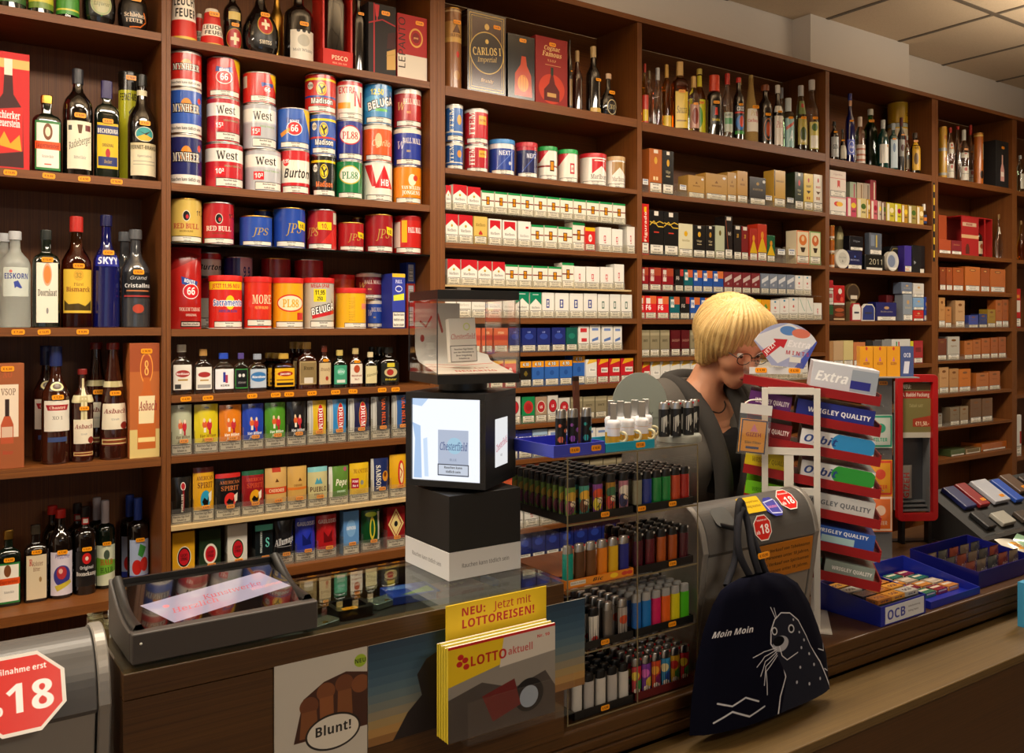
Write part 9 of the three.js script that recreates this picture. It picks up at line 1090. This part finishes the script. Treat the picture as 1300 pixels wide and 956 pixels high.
  { const o = group(), w = 0.082, h = 0.118; const ya = A(140, 180, '#e39a14', ['o', 0.02, 0.02, 0.96, 0.96, '#1c2350', 0.05], ['p', '#d87a9a', 0.36, 0.36, 0.5, 0.12, 0.66, 0.36], ['t', 'GIZEH', 0.5, 0.45, 0.16, '#8a1f2a', 'b', 0.6], ['t', 'Slim Filter', 0.5, 0.68, 0.1, '#3a2a10', 'b', 0.7], ['r', 0.24, 0.8, 0.5, 0.07, '#2a3a7a']); part(o, 'filter_card', boxGeo(w * 0.82, h * 0.74, 0.012, Array(6).fill(0).map((_, i) => (i === 4 ? ya : swatch(ya.a, '#e39a14')))), pm(ya.a), 0, 0.004, 0); part(o, 'clear_bag', slab(-w / 2, w / 2, 0, h, 0.0075, 0.0079), M.tray); part(o, 'hang_hole_strip', slab(-w / 2, w / 2, h - 0.012, h + 0.014, 0.0082, 0.0088), plain('#d8d8d6', 0.4)); const p = loc(-0.1, 0.452, 0.028); o.position.copy(p); o.rotation.y = -0.62; o.rotation.z = -0.1; tag(o, 'filter_packet', 'yellow filter packet in a clear bag hung on the gum rack', 'packet'); const hk = group(); part(hk, 'hook_wire', tube([[-0.02, 0, 0.01], [-0.005, 0.012, 0], [0.03, 0.012, -0.03]], 0.0022, 10, 6), white); hk.position.copy(p).add(new THREE.Vector3(0, h + 0.01, 0)); hk.rotation.y = -0.88; tag(hk, 'wire_hook', 'white wire hook carrying the yellow filter packet', 'hook'); }
  { const tr = group(), pts = loc(-0.045, 0.632, -0.1); part(tr, 'clear_tray', new THREE.BoxGeometry(0.15, 0.04, 0.16).translate(0, 0.02, 0), M.tray); part(tr, 'price_strip', slab(-0.06, 0.06, 0.008, 0.026, 0.0804, 0.0812), plain('#d2d4d8', 0.4)); priceTag(tr, -0.03, 0.018, 0.0818); priceTag(tr, 0.055, 0.018, 0.0818); tr.position.copy(pts).add(new THREE.Vector3(0, 0.02, 0)); tr.rotation.y = g.rotation.y; tag(tr, 'clear_bin', 'clear plastic bin on top of the gum rack', 'bin'); }
}
// ---- red framed tobacco display
{
  const g = group(), d = 3.22, u = (1162 - CX) / F; g.position.set(d * (SN + u * CS), HC + 0.0008, D - d * (CS - u * SN)); g.rotation.y = -0.52; const y0 = 0.085, w = 0.15, h = 0.525;
  const fr = new THREE.Shape(roundRect(w, h, 0.016).map((p) => new THREE.Vector2(p[0], p[1] + h / 2))); fr.holes.push(new THREE.Path(roundRect(w - 0.036, h - 0.05, 0.006).map((p) => new THREE.Vector2(p[0], p[1] + h / 2)))); const fg = new THREE.ExtrudeGeometry(fr, { depth: 0.018, bevelEnabled: true, bevelSize: 0.001, bevelThickness: 0.001, bevelSegments: 1 }); part(g, 'red_frame', fg, plain('#b01218', 0.3), 0, y0, 0);
  const pa = A(150, 190, '#7d7440', ['r', 0, 0, 1, 0.14, '#4c3a1c'], ['t', 'NEU:', 0.2, 0.08, 0.1, '#d8d8c8', 'b'], ['r', 0, 0.16, 1, 0.13, '#a8281c'], ['t', 'A. Buddel Packung', 0.5, 0.225, 0.09, '#e8e0d0', 'b', 0.9], ['t', 'Tabak satt', 0.5, 0.42, 0.08, '#b0a878', 'i', 0.6], ['p', '#a8381c', 0.4, 0.66, 1, 0.6, 1, 0.8, 0.4, 0.8], ['t', '€11,50.-', 0.72, 0.74, 0.1, '#f0e0c0', 'b', 0.5], ['r', 0, 0.9, 1, 0.1, '#c8c4b4']);
  part(g, 'printed_card', boxGeo(w - 0.038, 0.2, 0.002, Array(6).fill(pa)), pm(pa.a), 0, y0 + h - 0.228, 0.002); part(g, 'back_wall', slab(-w / 2 + 0.019, w / 2 - 0.019, y0 + 0.027, y0 + h - 0.23, -0.05, -0.047), plain('#3a3c40', 0.35)); for (const s of [-1, 1]) part(g, 'side_wall', slab(-0.001, 0.001, y0 + 0.027, y0 + h - 0.027, -0.0468, -0.0004), plain('#7a7c7e', 0.3), s * (w / 2 - 0.02)); for (let i = 0; i < 3; i++) part(g, 'dispenser_lip', slab(-w / 2 + 0.022, w / 2 - 0.022, y0 + 0.03 + i * 0.014, y0 + 0.036 + i * 0.014, -0.046, -0.002 - i * 0.012), plain('#6a6c6e', 0.3));
  for (const x of [-0.05, 0.05]) part(g, 'leg', slab(-0.006, 0.006, 0, y0 - 0.001, -0.02, 0.01), M.blackPlastic, x); part(g, 'foot', slab(-0.09, 0.09, 0, 0.004, -0.06, -0.0205), M.blackPlastic);
  tag(g, 'tobacco_dispenser', 'tall red-framed tobacco dispenser with a price card', 'dispenser');
  const bag = new THREE.Mesh(pouchShape(0.05, 0.12, 0.024, A(80, 160, '#8a847c', ['t', 'GIZEH', 0.5, 0.6, 0.3, '#a8302c', 'b', 0.8, -90]), 3), pm(artCache.get(JSON.stringify([80, 160, '#8a847c', [['t', 'GIZEH', 0.5, 0.6, 0.3, '#a8302c', 'b', 0.8, -90]]])).a, 'film')); const bp = new THREE.Vector3(-0.026, y0 + 0.0745, -0.022).applyEuler(new THREE.Euler(0, g.rotation.y, 0)).add(g.position); bag.position.copy(bp); bag.rotation.y = g.rotation.y; tag(bag, 'tobacco_pouch', 'grey pouch inside the red-framed dispenser', 'tobacco pouch');
}
// ---- grey peg stand with hanging packets, filter boxes on top
{
  const at = (px, py, d) => { const u = (px - CX) / F; return new THREE.Vector3(d * (SN + u * CS), H - (py - CY) * d / F, D - d * (CS - u * SN)); };
  const d = 2.95, c = at(1120, 700, d), g = group(); const w = 0.1, top = at(1120, 480, d).y; g.position.set(c.x, HC + 0.0008, c.z); g.rotation.y = -0.6;
  part(g, 'peg_panel', slab(-w / 2, w / 2, 0.006, top - HC, -0.05, -0.04), plain('#77797c', 0.45)); part(g, 'foot', slab(-w / 2, w / 2, 0, 0.005, -0.09, 0.04), plain('#5a5c5e', 0.45)); part(g, 'roof_shelf', slab(-w / 2 - 0.02, w / 2 + 0.06, top - HC + 0.0005, top - HC + 0.004, -0.09, 0.03), plain('#8a8c8e', 0.4)); priceTag(g, 0.02, top - HC - 0.02, -0.0395);
  for (const y of [0.18, 0.3, 0.46]) part(g, 'peg', new THREE.CylinderGeometry(0.002, 0.002, 0.05, 6).rotateX(Math.PI / 2), M.steel, 0, y + 0.062, -0.015);
  tag(g, 'peg_stand', 'grey stand with hanging packets beside the gum rack', 'stand');
  const R = new THREE.Euler(0, g.rotation.y, 0); const on = (x, y, z) => new THREE.Vector3(x, y, z).applyEuler(R).add(g.position);
  for (const [y, h, col, nm, acc] of [[0.38, 0.11, '#c8d4cc', 'white and teal', '#2a9a78'], [0.22, 0.12, '#e09a1c', 'orange', '#d8442a'], [0.1, 0.12, '#d86a2a', 'red orange', '#e8c8b0']]) { const a = A(90, 110, col, ['o', 0.06, 0.06, 0.88, 0.88, acc, 0.06], ['e', 0.5, 0.4, 0.2, 0.14, acc], ['t', 'FILTER', 0.5, 0.75, 0.14, acc, 'b']); const m = new THREE.Mesh(pouchShape(0.085, h, 0.016, a, y * 9), pm(a.a, 'film')); m.position.copy(on(0, y, -0.02)); m.rotation.y = g.rotation.y; tag(m, 'filter_packet', nm + ' filter packet hanging on the grey stand', 'packet'); }
  const yb = A(90, 120, '#e39c14', ['c', 0.5, 0.08, 0.06, '#c83a2a'], ['p', '#c86a8a', 0.4, 0.5, 0.5, 0.34, 0.6, 0.5], ['t', 'GIZEH', 0.5, 0.58, 0.12, '#8a3a1a', 'b', 0.7]), bb = A(90, 120, '#40538c', ['t', 'OCB', 0.5, 0.3, 0.2, '#dfe4f4', 'b'], ['p', '#d8dcec', 0.3, 0.5, 0.7, 0.5, 0.6, 0.9, 0.2, 0.9]);
  const Yt = top - HC + 0.0045; [[-0.05, 'yb'], [-0.005, 'yb'], [0.04, 'yb'], [0.085, 'bb']].forEach(([x, k], i) => { const art = k === 'yb' ? yb : bb, m = artBox(0.043, 0.1, 0.03, art, { fin: 'film' }); m.position.copy(on(x, Yt, -0.02)); m.rotation.y = g.rotation.y; tag(m, 'filter_box', k === 'yb' ? 'yellow filter box in the row atop the grey stand' : 'blue filter box at the end of the yellow ones', 'filter box'); });
  const wh = A(90, 120, '#d8d4cc', ['c', 0.5, 0.24, 0.08, '#c84a4a'], ['t', 'papers', 0.5, 0.6, 0.12, '#888', 'i']); const m = artBox(0.05, 0.1, 0.02, wh, { fin: 'film' }); m.position.copy(on(-0.105, 0.1, 0.0)); m.position.y = HC + 0.001; m.rotation.y = -0.6; tag(m, 'filter_box', 'white paper box behind the gum rack', 'filter box');
}
// ---- trays and boxes on the open end of the counter
{
  const bl = plain('#1b2a9c', 0.3), x0 = 2.113, x1 = 2.322, z1 = 1.232, z0 = 1.04;
  const tray3 = (X0, X1, Z0, Z1, hb, hf, mat, name, label, art) => { const g = group(), w = X1 - X0, d = Z1 - Z0; g.position.set((X0 + X1) / 2, HC + 0.0008, (Z0 + Z1) / 2); part(g, 'floor_plate', slab(-w / 2, w / 2, 0, 0.003, -d / 2, d / 2), mat); part(g, 'front_wall', slab(-w / 2, w / 2, 0.0032, hf, d / 2 - 0.003, d / 2), mat); part(g, 'back_wall', slab(-w / 2, w / 2, 0.0032, hb, -d / 2, -d / 2 + 0.003), mat); for (const s of [-1, 1]) { const e = extr([[-d / 2 + 0.0032, 0.0032], [d / 2 - 0.0032, 0.0032], [d / 2 - 0.0032, hf], [-d / 2 + 0.0032, hb]].map(([z, y]) => [-z, y]).reverse(), 0.003); e.rotateY(Math.PI / 2); part(g, 'side_wall', e, mat, s * (w / 2 - 0.0015) - 0.0015, 0, 0); } if (art) part(g, 'label_card', boxGeo(w * 0.86, hf - 0.008, 0.001, Array(6).fill(art)), pm(art.a, 'gloss'), 0.004, 0.004, d / 2 + 0.0008); tag(g, name, label, 'tray'); return g; };
  const ocb = A(300, 90, '#dde2ea', ['t', 'OCB', 0.28, 0.52, 0.78, '#2a3aa8', 'b', 0.5], ['t', 'Selbstbedienung', 0.74, 0.34, 0.14, '#334', '', 0.4], ['t', 'Rolling Papers', 0.72, 0.62, 0.14, '#334', '', 0.4]);
  tray3(x0, x1, z0, z1, 0.075, 0.052, bl, 'paper_tray', 'blue rolling paper tray with a white letter card', ocb);
  const pa = [['#e0a03a', 'orange'], ['#c8c8c0', 'grey'], ['#3a3a48', 'dark'], ['#b8742a', 'amber']]; for (let j = 0; j < 4; j++) for (let i = 0; i < 3; i++) { const [c, n] = pa[(i + j) % 4], a = A(70, 40, c, ['t', 'OCB', 0.5, 0.5, 0.5, '#2a2a4a', 'b']), m = new THREE.Mesh(boxGeo(0.06, 0.012, 0.035, Array(6).fill(a)), pm(a.a, 'film')); m.position.set(x0 + 0.04 + i * 0.0645, HC + 0.052, z0 + 0.03 + j * 0.043); tag(m, 'rolling_papers', n + ' rolling paper packet lying in the lettered blue tray', 'rolling papers'); }
  { const m = new THREE.Mesh(new THREE.BoxGeometry(x1 - x0 - 0.008, 0.044, z1 - z0 - 0.01), plain('#2a2c3a', 0.6)); m.position.set((x0 + x1) / 2, HC + 0.0045 + 0.022, (z0 + z1) / 2); tag(m, 'paper_block', 'dark filler block inside the lettered blue tray', 'insert'); }
  const [ax, az] = G(1236, 757, HC); tray3(2.36, 2.62, 0.98, 1.225, 0.06, 0.02, bl, 'paper_tray', 'shallow blue tray of small packets beside the lettered one');
  for (let j = 0; j < 4; j++) for (let i = 0; i < 4; i++) { const cs = [['#d08a2a', 'orange'], ['#8a2a2c', 'red'], ['#3a7a5a', 'green'], ['#c8b89a', 'cream']], [c, n] = cs[(i * 3 + j) % 4], a = A(60, 40, c, ['r', 0.1, 0.2, 0.8, 0.3, '#e8dcc0']), m = new THREE.Mesh(boxGeo(0.052, 0.014, 0.036, Array(6).fill(a)), pm(a.a, 'film')); m.position.set(2.395 + i * 0.0615, HC + 0.0046, 1.01 + j * 0.047); tag(m, 'small_packet', n + ' small packet in the shallow blue tray', 'packet'); }
  tray3(2.66, 3.0, 0.98, 1.2, 0.075, 0.05, plain('#14186a', 0.25), 'paper_tray', 'deep navy tray of wrapped goods'); for (let j = 0; j < 3; j++) for (let i = 0; i < 5; i++) { const cs = [['#6a5a4a', 'brown'], ['#4a4a44', 'grey'], ['#7a3a2a', 'rust']], [c, n] = cs[(i + j) % 3], a = A(50, 40, c, ['t', 'pipe', 0.5, 0.5, 0.4, '#d8d0c0', 'i']), m = new THREE.Mesh(pouchShape(0.056, 0.062, 0.018, a, i + j), pm(a.a, 'film')); m.position.set(2.7 + i * 0.065, HC + 0.0046, 1.03 + j * 0.062); tag(m, 'wrapped_packet', n + ' wrapped packet standing in the deep navy tray', 'packet'); }
  // sloping stand with small leather goods behind
  const sx = 3.14, g = group(), W = 0.95; g.position.set(sx, HC + 0.0008, 0.86); const e = extr([[-0.11, 0], [0.11, 0], [0.11, 0.03], [-0.11, 0.17]].map(([z, y]) => [-z, y]).reverse(), W); e.rotateY(Math.PI / 2); part(g, 'sloped_block', e, plain('#171615', 0.6), 0, 0, 0); part(g, 'front_rail', slab(0, W, 0.031, 0.045, 0.104, 0.11), M.acrylic); tag(g, 'sloped_stand', 'black sloping stand for small leather goods', 'stand');
  const sl = Math.atan2(0.14, 0.22), items = [[0.1, 0.06, 0.075, 0.11, '#1c2460', 'navy tin with a gold dot'], [0.19, 0.06, 0.07, 0.12, '#8e1216', 'dark red leather wallet'], [0.08, 0.16, 0.06, 0.08, '#17171a', 'black leather pouch'], [0.32, 0.06, 0.11, 0.12, '#b9bdc8', 'pale grey notebook'], [0.43, 0.07, 0.06, 0.12, '#2c55b8', 'blue notebook'], [0.53, 0.05, 0.08, 0.1, '#5e4a3c', 'brown wallet'], [0.2, 0.17, 0.09, 0.06, '#a8a69c', 'silvery wrapped case'], [0.33, 0.18, 0.07, 0.05, '#4a4038', 'taupe wrapped case'], [0.45, 0.18, 0.1, 0.05, '#bdb7ac', 'white wrapped case'], [0.65, 0.07, 0.1, 0.1, '#3a3230', 'dark wallet'], [0.68, 0.18, 0.1, 0.05, '#c8783a', 'orange wrapped sweets']];
  for (const [x, v, w, h, col, nm] of items) { const m = new THREE.Mesh(new RoundedBoxGeometry(w, 0.018, h, 2, 0.004), std('lg' + col, col, 0.35, { clearcoat: 0.3 })); const zz = -0.11 + v, yy = 0.17 - v * Math.tan(sl); m.position.set(sx + x + 0.02, HC + 0.0008 + yy + 0.0105 / Math.cos(sl), 0.86 + zz); m.rotation.x = sl; const t = new THREE.Group(); tag(m, 'leather_good', nm + ' on the black sloping stand', 'case'); if (rnd() < 0.45) { const p = priceTag(m, w * 0.2, 0.0096, h * 0.3); p.rotation.set(-Math.PI / 2, 0, 0); } }
  // bag of sweets at the till end
  for (let i = 0; i < 7; i++) { const cs = [['#d6d2c4', 'white'], ['#8fb89a', 'mint'], ['#d8702a', 'orange'], ['#dcd8cc', 'cream'], ['#c8c43a', 'lime'], ['#c85a2a', 'tangerine'], ['#e2ded4', 'pearl']][i], a = A(60, 60, cs[0], ['e', 0.5, 0.5, 0.3, 0.2, '#e8a83a'], ['t', 'mix', 0.5, 0.5, 0.3, '#7a3a1a', 'b']), m = new THREE.Mesh(pouchShape(0.09, 0.1, 0.03, a, i * 1.7), pm(a.a, 'film')), [x, z] = G(1232 + i * 10, 690 - (i % 3) * 6, HC + 0.06); m.position.set(3.08 + (i % 4) * 0.125, HC + 0.018, 1.14 - (i > 3 ? 0.04 : 0)); m.rotation.set(-1.15, 0, (i % 2 ? 0.3 : -0.25)); if (i < 4) tag(m, 'sweet_bag', cs[1] + ' sweet bag lying beside the deep navy tray', 'sweets'); }
  const lb = artBox(0.12, 0.13, 0.05, A(90, 90, '#3d9ac8', ['r', 0.1, 0.1, 0.2, 0.8, '#7cc4e4'])); lb.position.set(Xat(1297, 1.34) + 0.14, LEDGE + 0.0006, 1.315); tag(lb, 'blue_carton', 'light blue carton standing on the bag ledge', 'carton');
}

// ================================================================ shop assistant, head bent over the counter
{
  const V = (x, y, z) => new THREE.Vector3(x, y, z), sub = (a, b) => [a[0] - b[0], a[1] - b[1], a[2] - b[2]], dot = (a, b) => a[0] * b[0] + a[1] * b[1] + a[2] * b[2];
  const cap = (p, [a, b, ra, rb]) => { const ba = sub(b, a), pa = sub(p, a), l = dot(ba, ba), t = l ? Math.min(1, Math.max(0, dot(pa, ba) / l)) : 0; return Math.hypot(pa[0] - ba[0] * t, pa[1] - ba[1] * t, pa[2] - ba[2] * t) - (ra + ((rb ?? ra) - ra) * t); };
  const smin = (a, b, k) => { const h = Math.max(k - Math.abs(a - b), 0) / k; return Math.min(a, b) - h * h * k * 0.25; };
  const field = (caps, k) => (p) => caps.reduce((d, c) => smin(d, cap(p, c), k), 9);
  function mesh(fn, c, half, N) {
    const mc = new MarchingCubes(N, new THREE.MeshStandardMaterial(), false, false, 120000); mc.isolation = 0; let i = 0;
    for (let z = 0; z < N; z++) for (let y = 0; y < N; y++) for (let x = 0; x < N; x++) mc.field[i++] = -fn([c[0] + (x - N / 2) / (N / 2) * half, c[1] + (y - N / 2) / (N / 2) * half, c[2] + (z - N / 2) / (N / 2) * half]);
    mc.update(); const n = mc.count, g = new THREE.BufferGeometry(), pos = mc.positionArray.slice(0, n * 3);
    for (let j = 0; j < pos.length; j++) pos[j] = pos[j] * half + c[j % 3];
    g.setAttribute('position', new THREE.BufferAttribute(pos, 3)); g.setAttribute('uv', new THREE.BufferAttribute(new Float32Array(n * 2), 2)); const m = mergeVertices(g, 1e-5); m.computeVertexNormals(); return m;
  }
  const HD = [1.913, 1.553, 0.9], f0 = V(-0.14, 0, 0.99).normalize(), lf = V(0.99, 0, 0.14).normalize(), pitch = 0.45;
  const up = V(0, Math.cos(pitch), 0).addScaledVector(f0, Math.sin(pitch)), fw = f0.clone().multiplyScalar(Math.cos(pitch)).add(V(0, -Math.sin(pitch), 0));
  const hl = (x, y, z) => [0, 1, 2].map((k) => HD[k] + lf.getComponent(k) * x + up.getComponent(k) * y + fw.getComponent(k) * z);
  const nk = [1.875, 1.4, 0.815], ch = [1.865, 1.22, 0.765], wa = [1.855, 1.06, 0.72], hp = [1.85, 0.93, 0.7];
  const bd = (x, y, z) => [nk[0] + lf.x * x + f0.x * z, y, nk[2] + lf.z * x + f0.z * z];
  const sR = bd(-0.165, 1.355, -0.01), sL = bd(0.165, 1.355, -0.01), eR = bd(-0.235, 1.1, 0.03), eL = bd(0.235, 1.1, 0.03), wR = [1.66, 0.93, 0.95], wL = [1.9, 0.93, 0.93];
  const leg = (s) => { const a = bd(s * 0.09, 0.9, -0.12), k = bd(s * 0.1, 0.5, -0.1), an = bd(s * 0.1, 0.09, -0.16), t = bd(s * 0.1, 0.04, 0.0); return [[a, k, 0.085, 0.055], [k, an, 0.052, 0.036], [an, t, 0.04, 0.032]]; };
  const torso = [[bd(-0.1, 1.33, -0.02), bd(0.1, 1.33, -0.02), 0.075], [bd(-0.075, 1.2, 0), bd(0.075, 1.2, 0), 0.1], [ch, wa, 0.11, 0.1], [bd(-0.06, 0.95, -0.11), bd(0.06, 0.95, -0.11), 0.11], [bd(-0.06, 1.22, 0.05), bd(0.06, 1.22, 0.05), 0.065]];
  const arms = [[sR, eR, 0.05, 0.04], [eR, wR, 0.038, 0.026], [sL, eL, 0.05, 0.04], [eL, wL, 0.038, 0.026]];
  const neck = [[nk, hl(0, -0.07, -0.03), 0.05, 0.048]];
  const body = field([...torso, ...arms, ...neck, ...leg(-1), ...leg(1)], 0.05);
  const head = [[hl(0, 0.025, -0.02), hl(0, 0.03, 0.0), 0.088], [hl(0, 0.0, 0.03), hl(0, -0.075, 0.05), 0.058, 0.04], [hl(0, -0.1, 0.062), hl(0, -0.1, 0.066), 0.02], [hl(-0.03, -0.03, 0.058), hl(0.03, -0.03, 0.058), 0.034], [hl(0, 0.012, 0.093), hl(0, -0.03, 0.11), 0.008, 0.011], [hl(-0.03, 0.025, 0.08), hl(0.03, 0.025, 0.08), 0.016], [hl(-0.08, -0.01, -0.01), hl(-0.082, -0.03, -0.008), 0.014, 0.01], [hl(0.08, -0.01, -0.01), hl(0.082, -0.03, -0.008), 0.014, 0.01], [hl(0, -0.072, 0.088), hl(0, -0.072, 0.09), 0.012]];
  const headF = field([...head, ...neck], 0.02);
  const hand = (w, s) => { const d = f0, c = [[w, [w[0] + d.x * 0.07, w[1] - 0.03, w[2] + d.z * 0.07], 0.026, 0.03]]; const pm2 = c[0][1]; [[-0.028, 0.06], [-0.01, 0.07], [0.009, 0.066], [0.027, 0.052]].forEach(([o, L]) => { const a = [pm2[0] + lf.x * o, pm2[1] + 0.004, pm2[2] + lf.z * o], b = [a[0] + d.x * L * 0.6, a[1] - 0.006, a[2] + d.z * L * 0.6], e = [b[0] + d.x * L * 0.4, b[1] - 0.018, b[2] + d.z * L * 0.4]; c.push([a, b, 0.0095, 0.0088], [b, e, 0.0088, 0.0076]); }); const t0 = [w[0] + d.x * 0.03 + lf.x * 0.022 * s, w[1] - 0.012, w[2] + d.z * 0.03 + lf.z * 0.022 * s]; c.push([t0, [t0[0] + d.x * 0.04 + lf.x * 0.025 * s, t0[1] - 0.02, t0[2] + d.z * 0.04 + lf.z * 0.025 * s], 0.012, 0.009]); return c; };
  const hR = hand(wR, 1), hL = hand(wL, -1), g = group();
  const skin = new THREE.MeshPhysicalMaterial({ color: '#c98f6e', roughness: 0.55, sheen: 0.2 });
  const geo = mergeGeometries([mesh(body, [1.855, 0.76, 0.8], 0.8, 100), mesh(headF, HD, 0.2, 84), mesh(field(hR, 0.012), hR[0][1], 0.13, 60), mesh(field(hL, 0.012), hL[0][1], 0.13, 60)]);
  part(g, 'body', geo, skin, 0, 0, 0, 'skin of face, neck and hands');
  // clothes
  const wool = new THREE.MeshPhysicalMaterial({ color: '#4a453f', roughness: 0.95, sheen: 0.4, sheenRoughness: 0.7 }), blackTop = plain('#141214', 0.85);
  const grow = (l, r) => l.map(([a, b, p, q]) => [a, b, p + r, (q ?? p) + r]);
  const card = field([...grow(torso, 0.024), ...grow(arms, 0.026), [bd(-0.07, 1.36, -0.05), bd(0.07, 1.36, -0.05), 0.07]], 0.06), vee = (p) => Math.min(cap(p, [hl(0, -0.13, 0.05), bd(0, 1.33, 0.11), 0.075, 0.07]), cap(p, [bd(0, 1.36, 0.11), bd(0.0, 0.86, 0.17), 0.07, 0.07]), cap(p, [nk, hl(0, -0.02, -0.02), 0.062]));
  part(g, 'cardigan', mesh((p) => Math.max(card(p), -vee(p), 0.84 - p[1], p[2] - 0.985), [1.855, 1.14, 0.8], 0.4, 92), wool, 0, 0, 0, 'grey knitted cardigan');
  const topF = field(grow(torso, 0.01), 0.05); part(g, 'black_top', mesh((p) => Math.max(topF(p), 0.86 - p[1], p[1] - 1.285 - 0.05 * Math.abs((p[0] - nk[0]) * 6)), [1.855, 1.05, 0.78], 0.32, 64), blackTop, 0, 0, 0, 'black top under the cardigan');
  part(g, 'trousers', mesh(field(grow([...leg(-1).slice(0, 2), ...leg(1).slice(0, 2), torso[3]], 0.014), 0.05), [1.85, 0.5, 0.68], 0.56, 70), plain('#17171b', 0.9));
  const col = [bd(-0.085, 1.43, -0.05), bd(-0.09, 1.42, 0.02), bd(-0.07, 1.34, 0.11), bd(-0.05, 1.2, 0.16), bd(-0.03, 1.06, 0.145)], cor = col.map((p) => p.slice()); const mir = [[0.085, 1.43, -0.05], [0.09, 1.42, 0.02], [0.07, 1.34, 0.11], [0.05, 1.2, 0.16], [0.03, 1.06, 0.145]].map((a) => bd(...a));
  part(g, 'shawl_collar', mergeGeometries([tube([...cor].reverse().concat([bd(0, 1.44, -0.09)], mir), 0.026, 60, 10)]), plain('#2c2926', 0.95));
  // hair
  const hair = field([[hl(0, 0.035, -0.025), hl(0, 0.04, -0.005), 0.102], [hl(-0.074, 0.02, 0.0), hl(-0.074, -0.06, -0.012), 0.036, 0.022], [hl(0.074, 0.02, 0.0), hl(0.074, -0.06, -0.012), 0.036, 0.022], [hl(0, 0.0, -0.075), hl(0, -0.07, -0.065), 0.056, 0.03], [hl(-0.05, 0.08, 0.05), hl(0.055, 0.072, 0.055), 0.036, 0.032], [hl(-0.068, 0.05, 0.045), hl(-0.07, 0.015, 0.05), 0.026, 0.012]], 0.045), hole = (p) => Math.min(cap(p, [hl(0, -0.035, 0.1), hl(0, -0.14, 0.09), 0.066, 0.07]), cap(p, [hl(0, -0.16, 0.0), hl(0, -0.11, 0.02), 0.06]));
  const hg = mesh((p) => Math.max(hair(p), -hole(p)) + 0.0022 * Math.sin(Math.atan2(dot(sub(p, HD), [lf.x, 0, lf.z]), dot(sub(p, HD), [fw.x, fw.y, fw.z]) + 0.02) * 46 + p[1] * 30), HD, 0.2, 96);
  { const p = hg.attributes.position, uv = hg.attributes.uv; for (let i = 0; i < p.count; i++) { const q = sub([p.getX(i), p.getY(i), p.getZ(i)], HD); uv.setXY(i, Math.atan2(dot(q, [lf.x, 0, lf.z]), dot(q, [fw.x, fw.y, fw.z])) * 1.2, dot(q, [up.x, up.y, up.z]) * 3); } }
  const blond = noiseTex(256, (c, S) => { c.fillStyle = '#c9a868'; c.fillRect(0, 0, S, S); for (let i = 0; i < 700; i++) { c.globalAlpha = 0.35; c.fillStyle = ['#e6cf98', '#8f6c36', '#d8b878', '#6f5228'][i % 4]; c.fillRect(rnd(0, S), rnd(-50, S), rnd(1, 3), rnd(40, 160)); } c.globalAlpha = 1; });
  part(g, 'hair', hg, new THREE.MeshPhysicalMaterial({ map: blond, roughness: 0.5, sheen: 0.4 }), 0, 0, 0, 'short blond bob');
  for (const s of [-1, 1]) {
    part(g, 'eye', new THREE.SphereGeometry(0.011, 14, 10), plain('#e8e4de', 0.2), ...hl(s * 0.031, 0.0, 0.083)); part(g, 'iris', new THREE.SphereGeometry(0.006, 12, 8), plain('#3a2a1c', 0.2), ...hl(s * 0.031, -0.003, 0.0895));
    const ring = new THREE.TorusGeometry(0.022, 0.0014, 6, 24); ring.scale(1.15, 0.8, 1); const m = part(g, 'glasses_rim', ring, M.blackPlastic, ...hl(s * 0.031, -0.004, 0.106)); m.quaternion.setFromRotationMatrix(new THREE.Matrix4().makeBasis(lf, up, fw)); part(g, 'glasses_temple', tube([hl(s * 0.056, 0, 0.104), hl(s * 0.076, 0.004, 0.05), hl(s * 0.084, 0.0, -0.01)], 0.0014, 10, 5), M.blackPlastic);
  }
  part(g, 'glasses_bridge', tube([hl(-0.009, 0, 0.107), hl(0, 0.003, 0.111), hl(0.009, 0, 0.107)], 0.0012, 6, 5), M.blackPlastic);
  const lips = new THREE.SphereGeometry(0.014, 12, 8); lips.scale(1.3, 0.45, 0.5); const lm = part(g, 'lips', lips, plain('#9c4a44', 0.4), ...hl(0, -0.07, 0.099)); lm.quaternion.setFromRotationMatrix(new THREE.Matrix4().makeBasis(lf, up, fw));
  part(g, 'necklace', tube([bd(-0.062, 1.4, 0.0), bd(-0.045, 1.365, 0.06), bd(0, 1.345, 0.085), bd(0.045, 1.365, 0.06), bd(0.062, 1.4, 0.0)], 0.0022, 24, 6), plain('#2a1d16', 0.5));
  for (const s of [-1, 1]) part(g, 'shoe', mesh(field(grow(leg(s).slice(2), 0.008), 0.02), bd(s * 0.1, 0.07, -0.08), 0.16, 30), plain('#121212', 0.5));
  g.position.set(0.1, -0.002, -0.088); tag(g, 'person', 'blond person in a grey cardigan and glasses looking down behind the counter', 'person');
}

// ================================================================ labels shared by look-alikes, shadows, render
{
  const by = new Map();
  for (const o of things) { const l = o.userData.label; if (!by.has(l)) by.set(l, []); by.get(l).push(o); }
  for (const [l, v] of by) if (v.length > 1) for (const o of v) o.userData.group ??= 'set of ' + l;
}
scene.traverse((o) => { if (o.isMesh) { o.castShadow = true; o.receiveShadow = true; } delete o.userData.th; });
for (const a of atlases) a.tex.needsUpdate = true;
renderer.render(scene, camera);
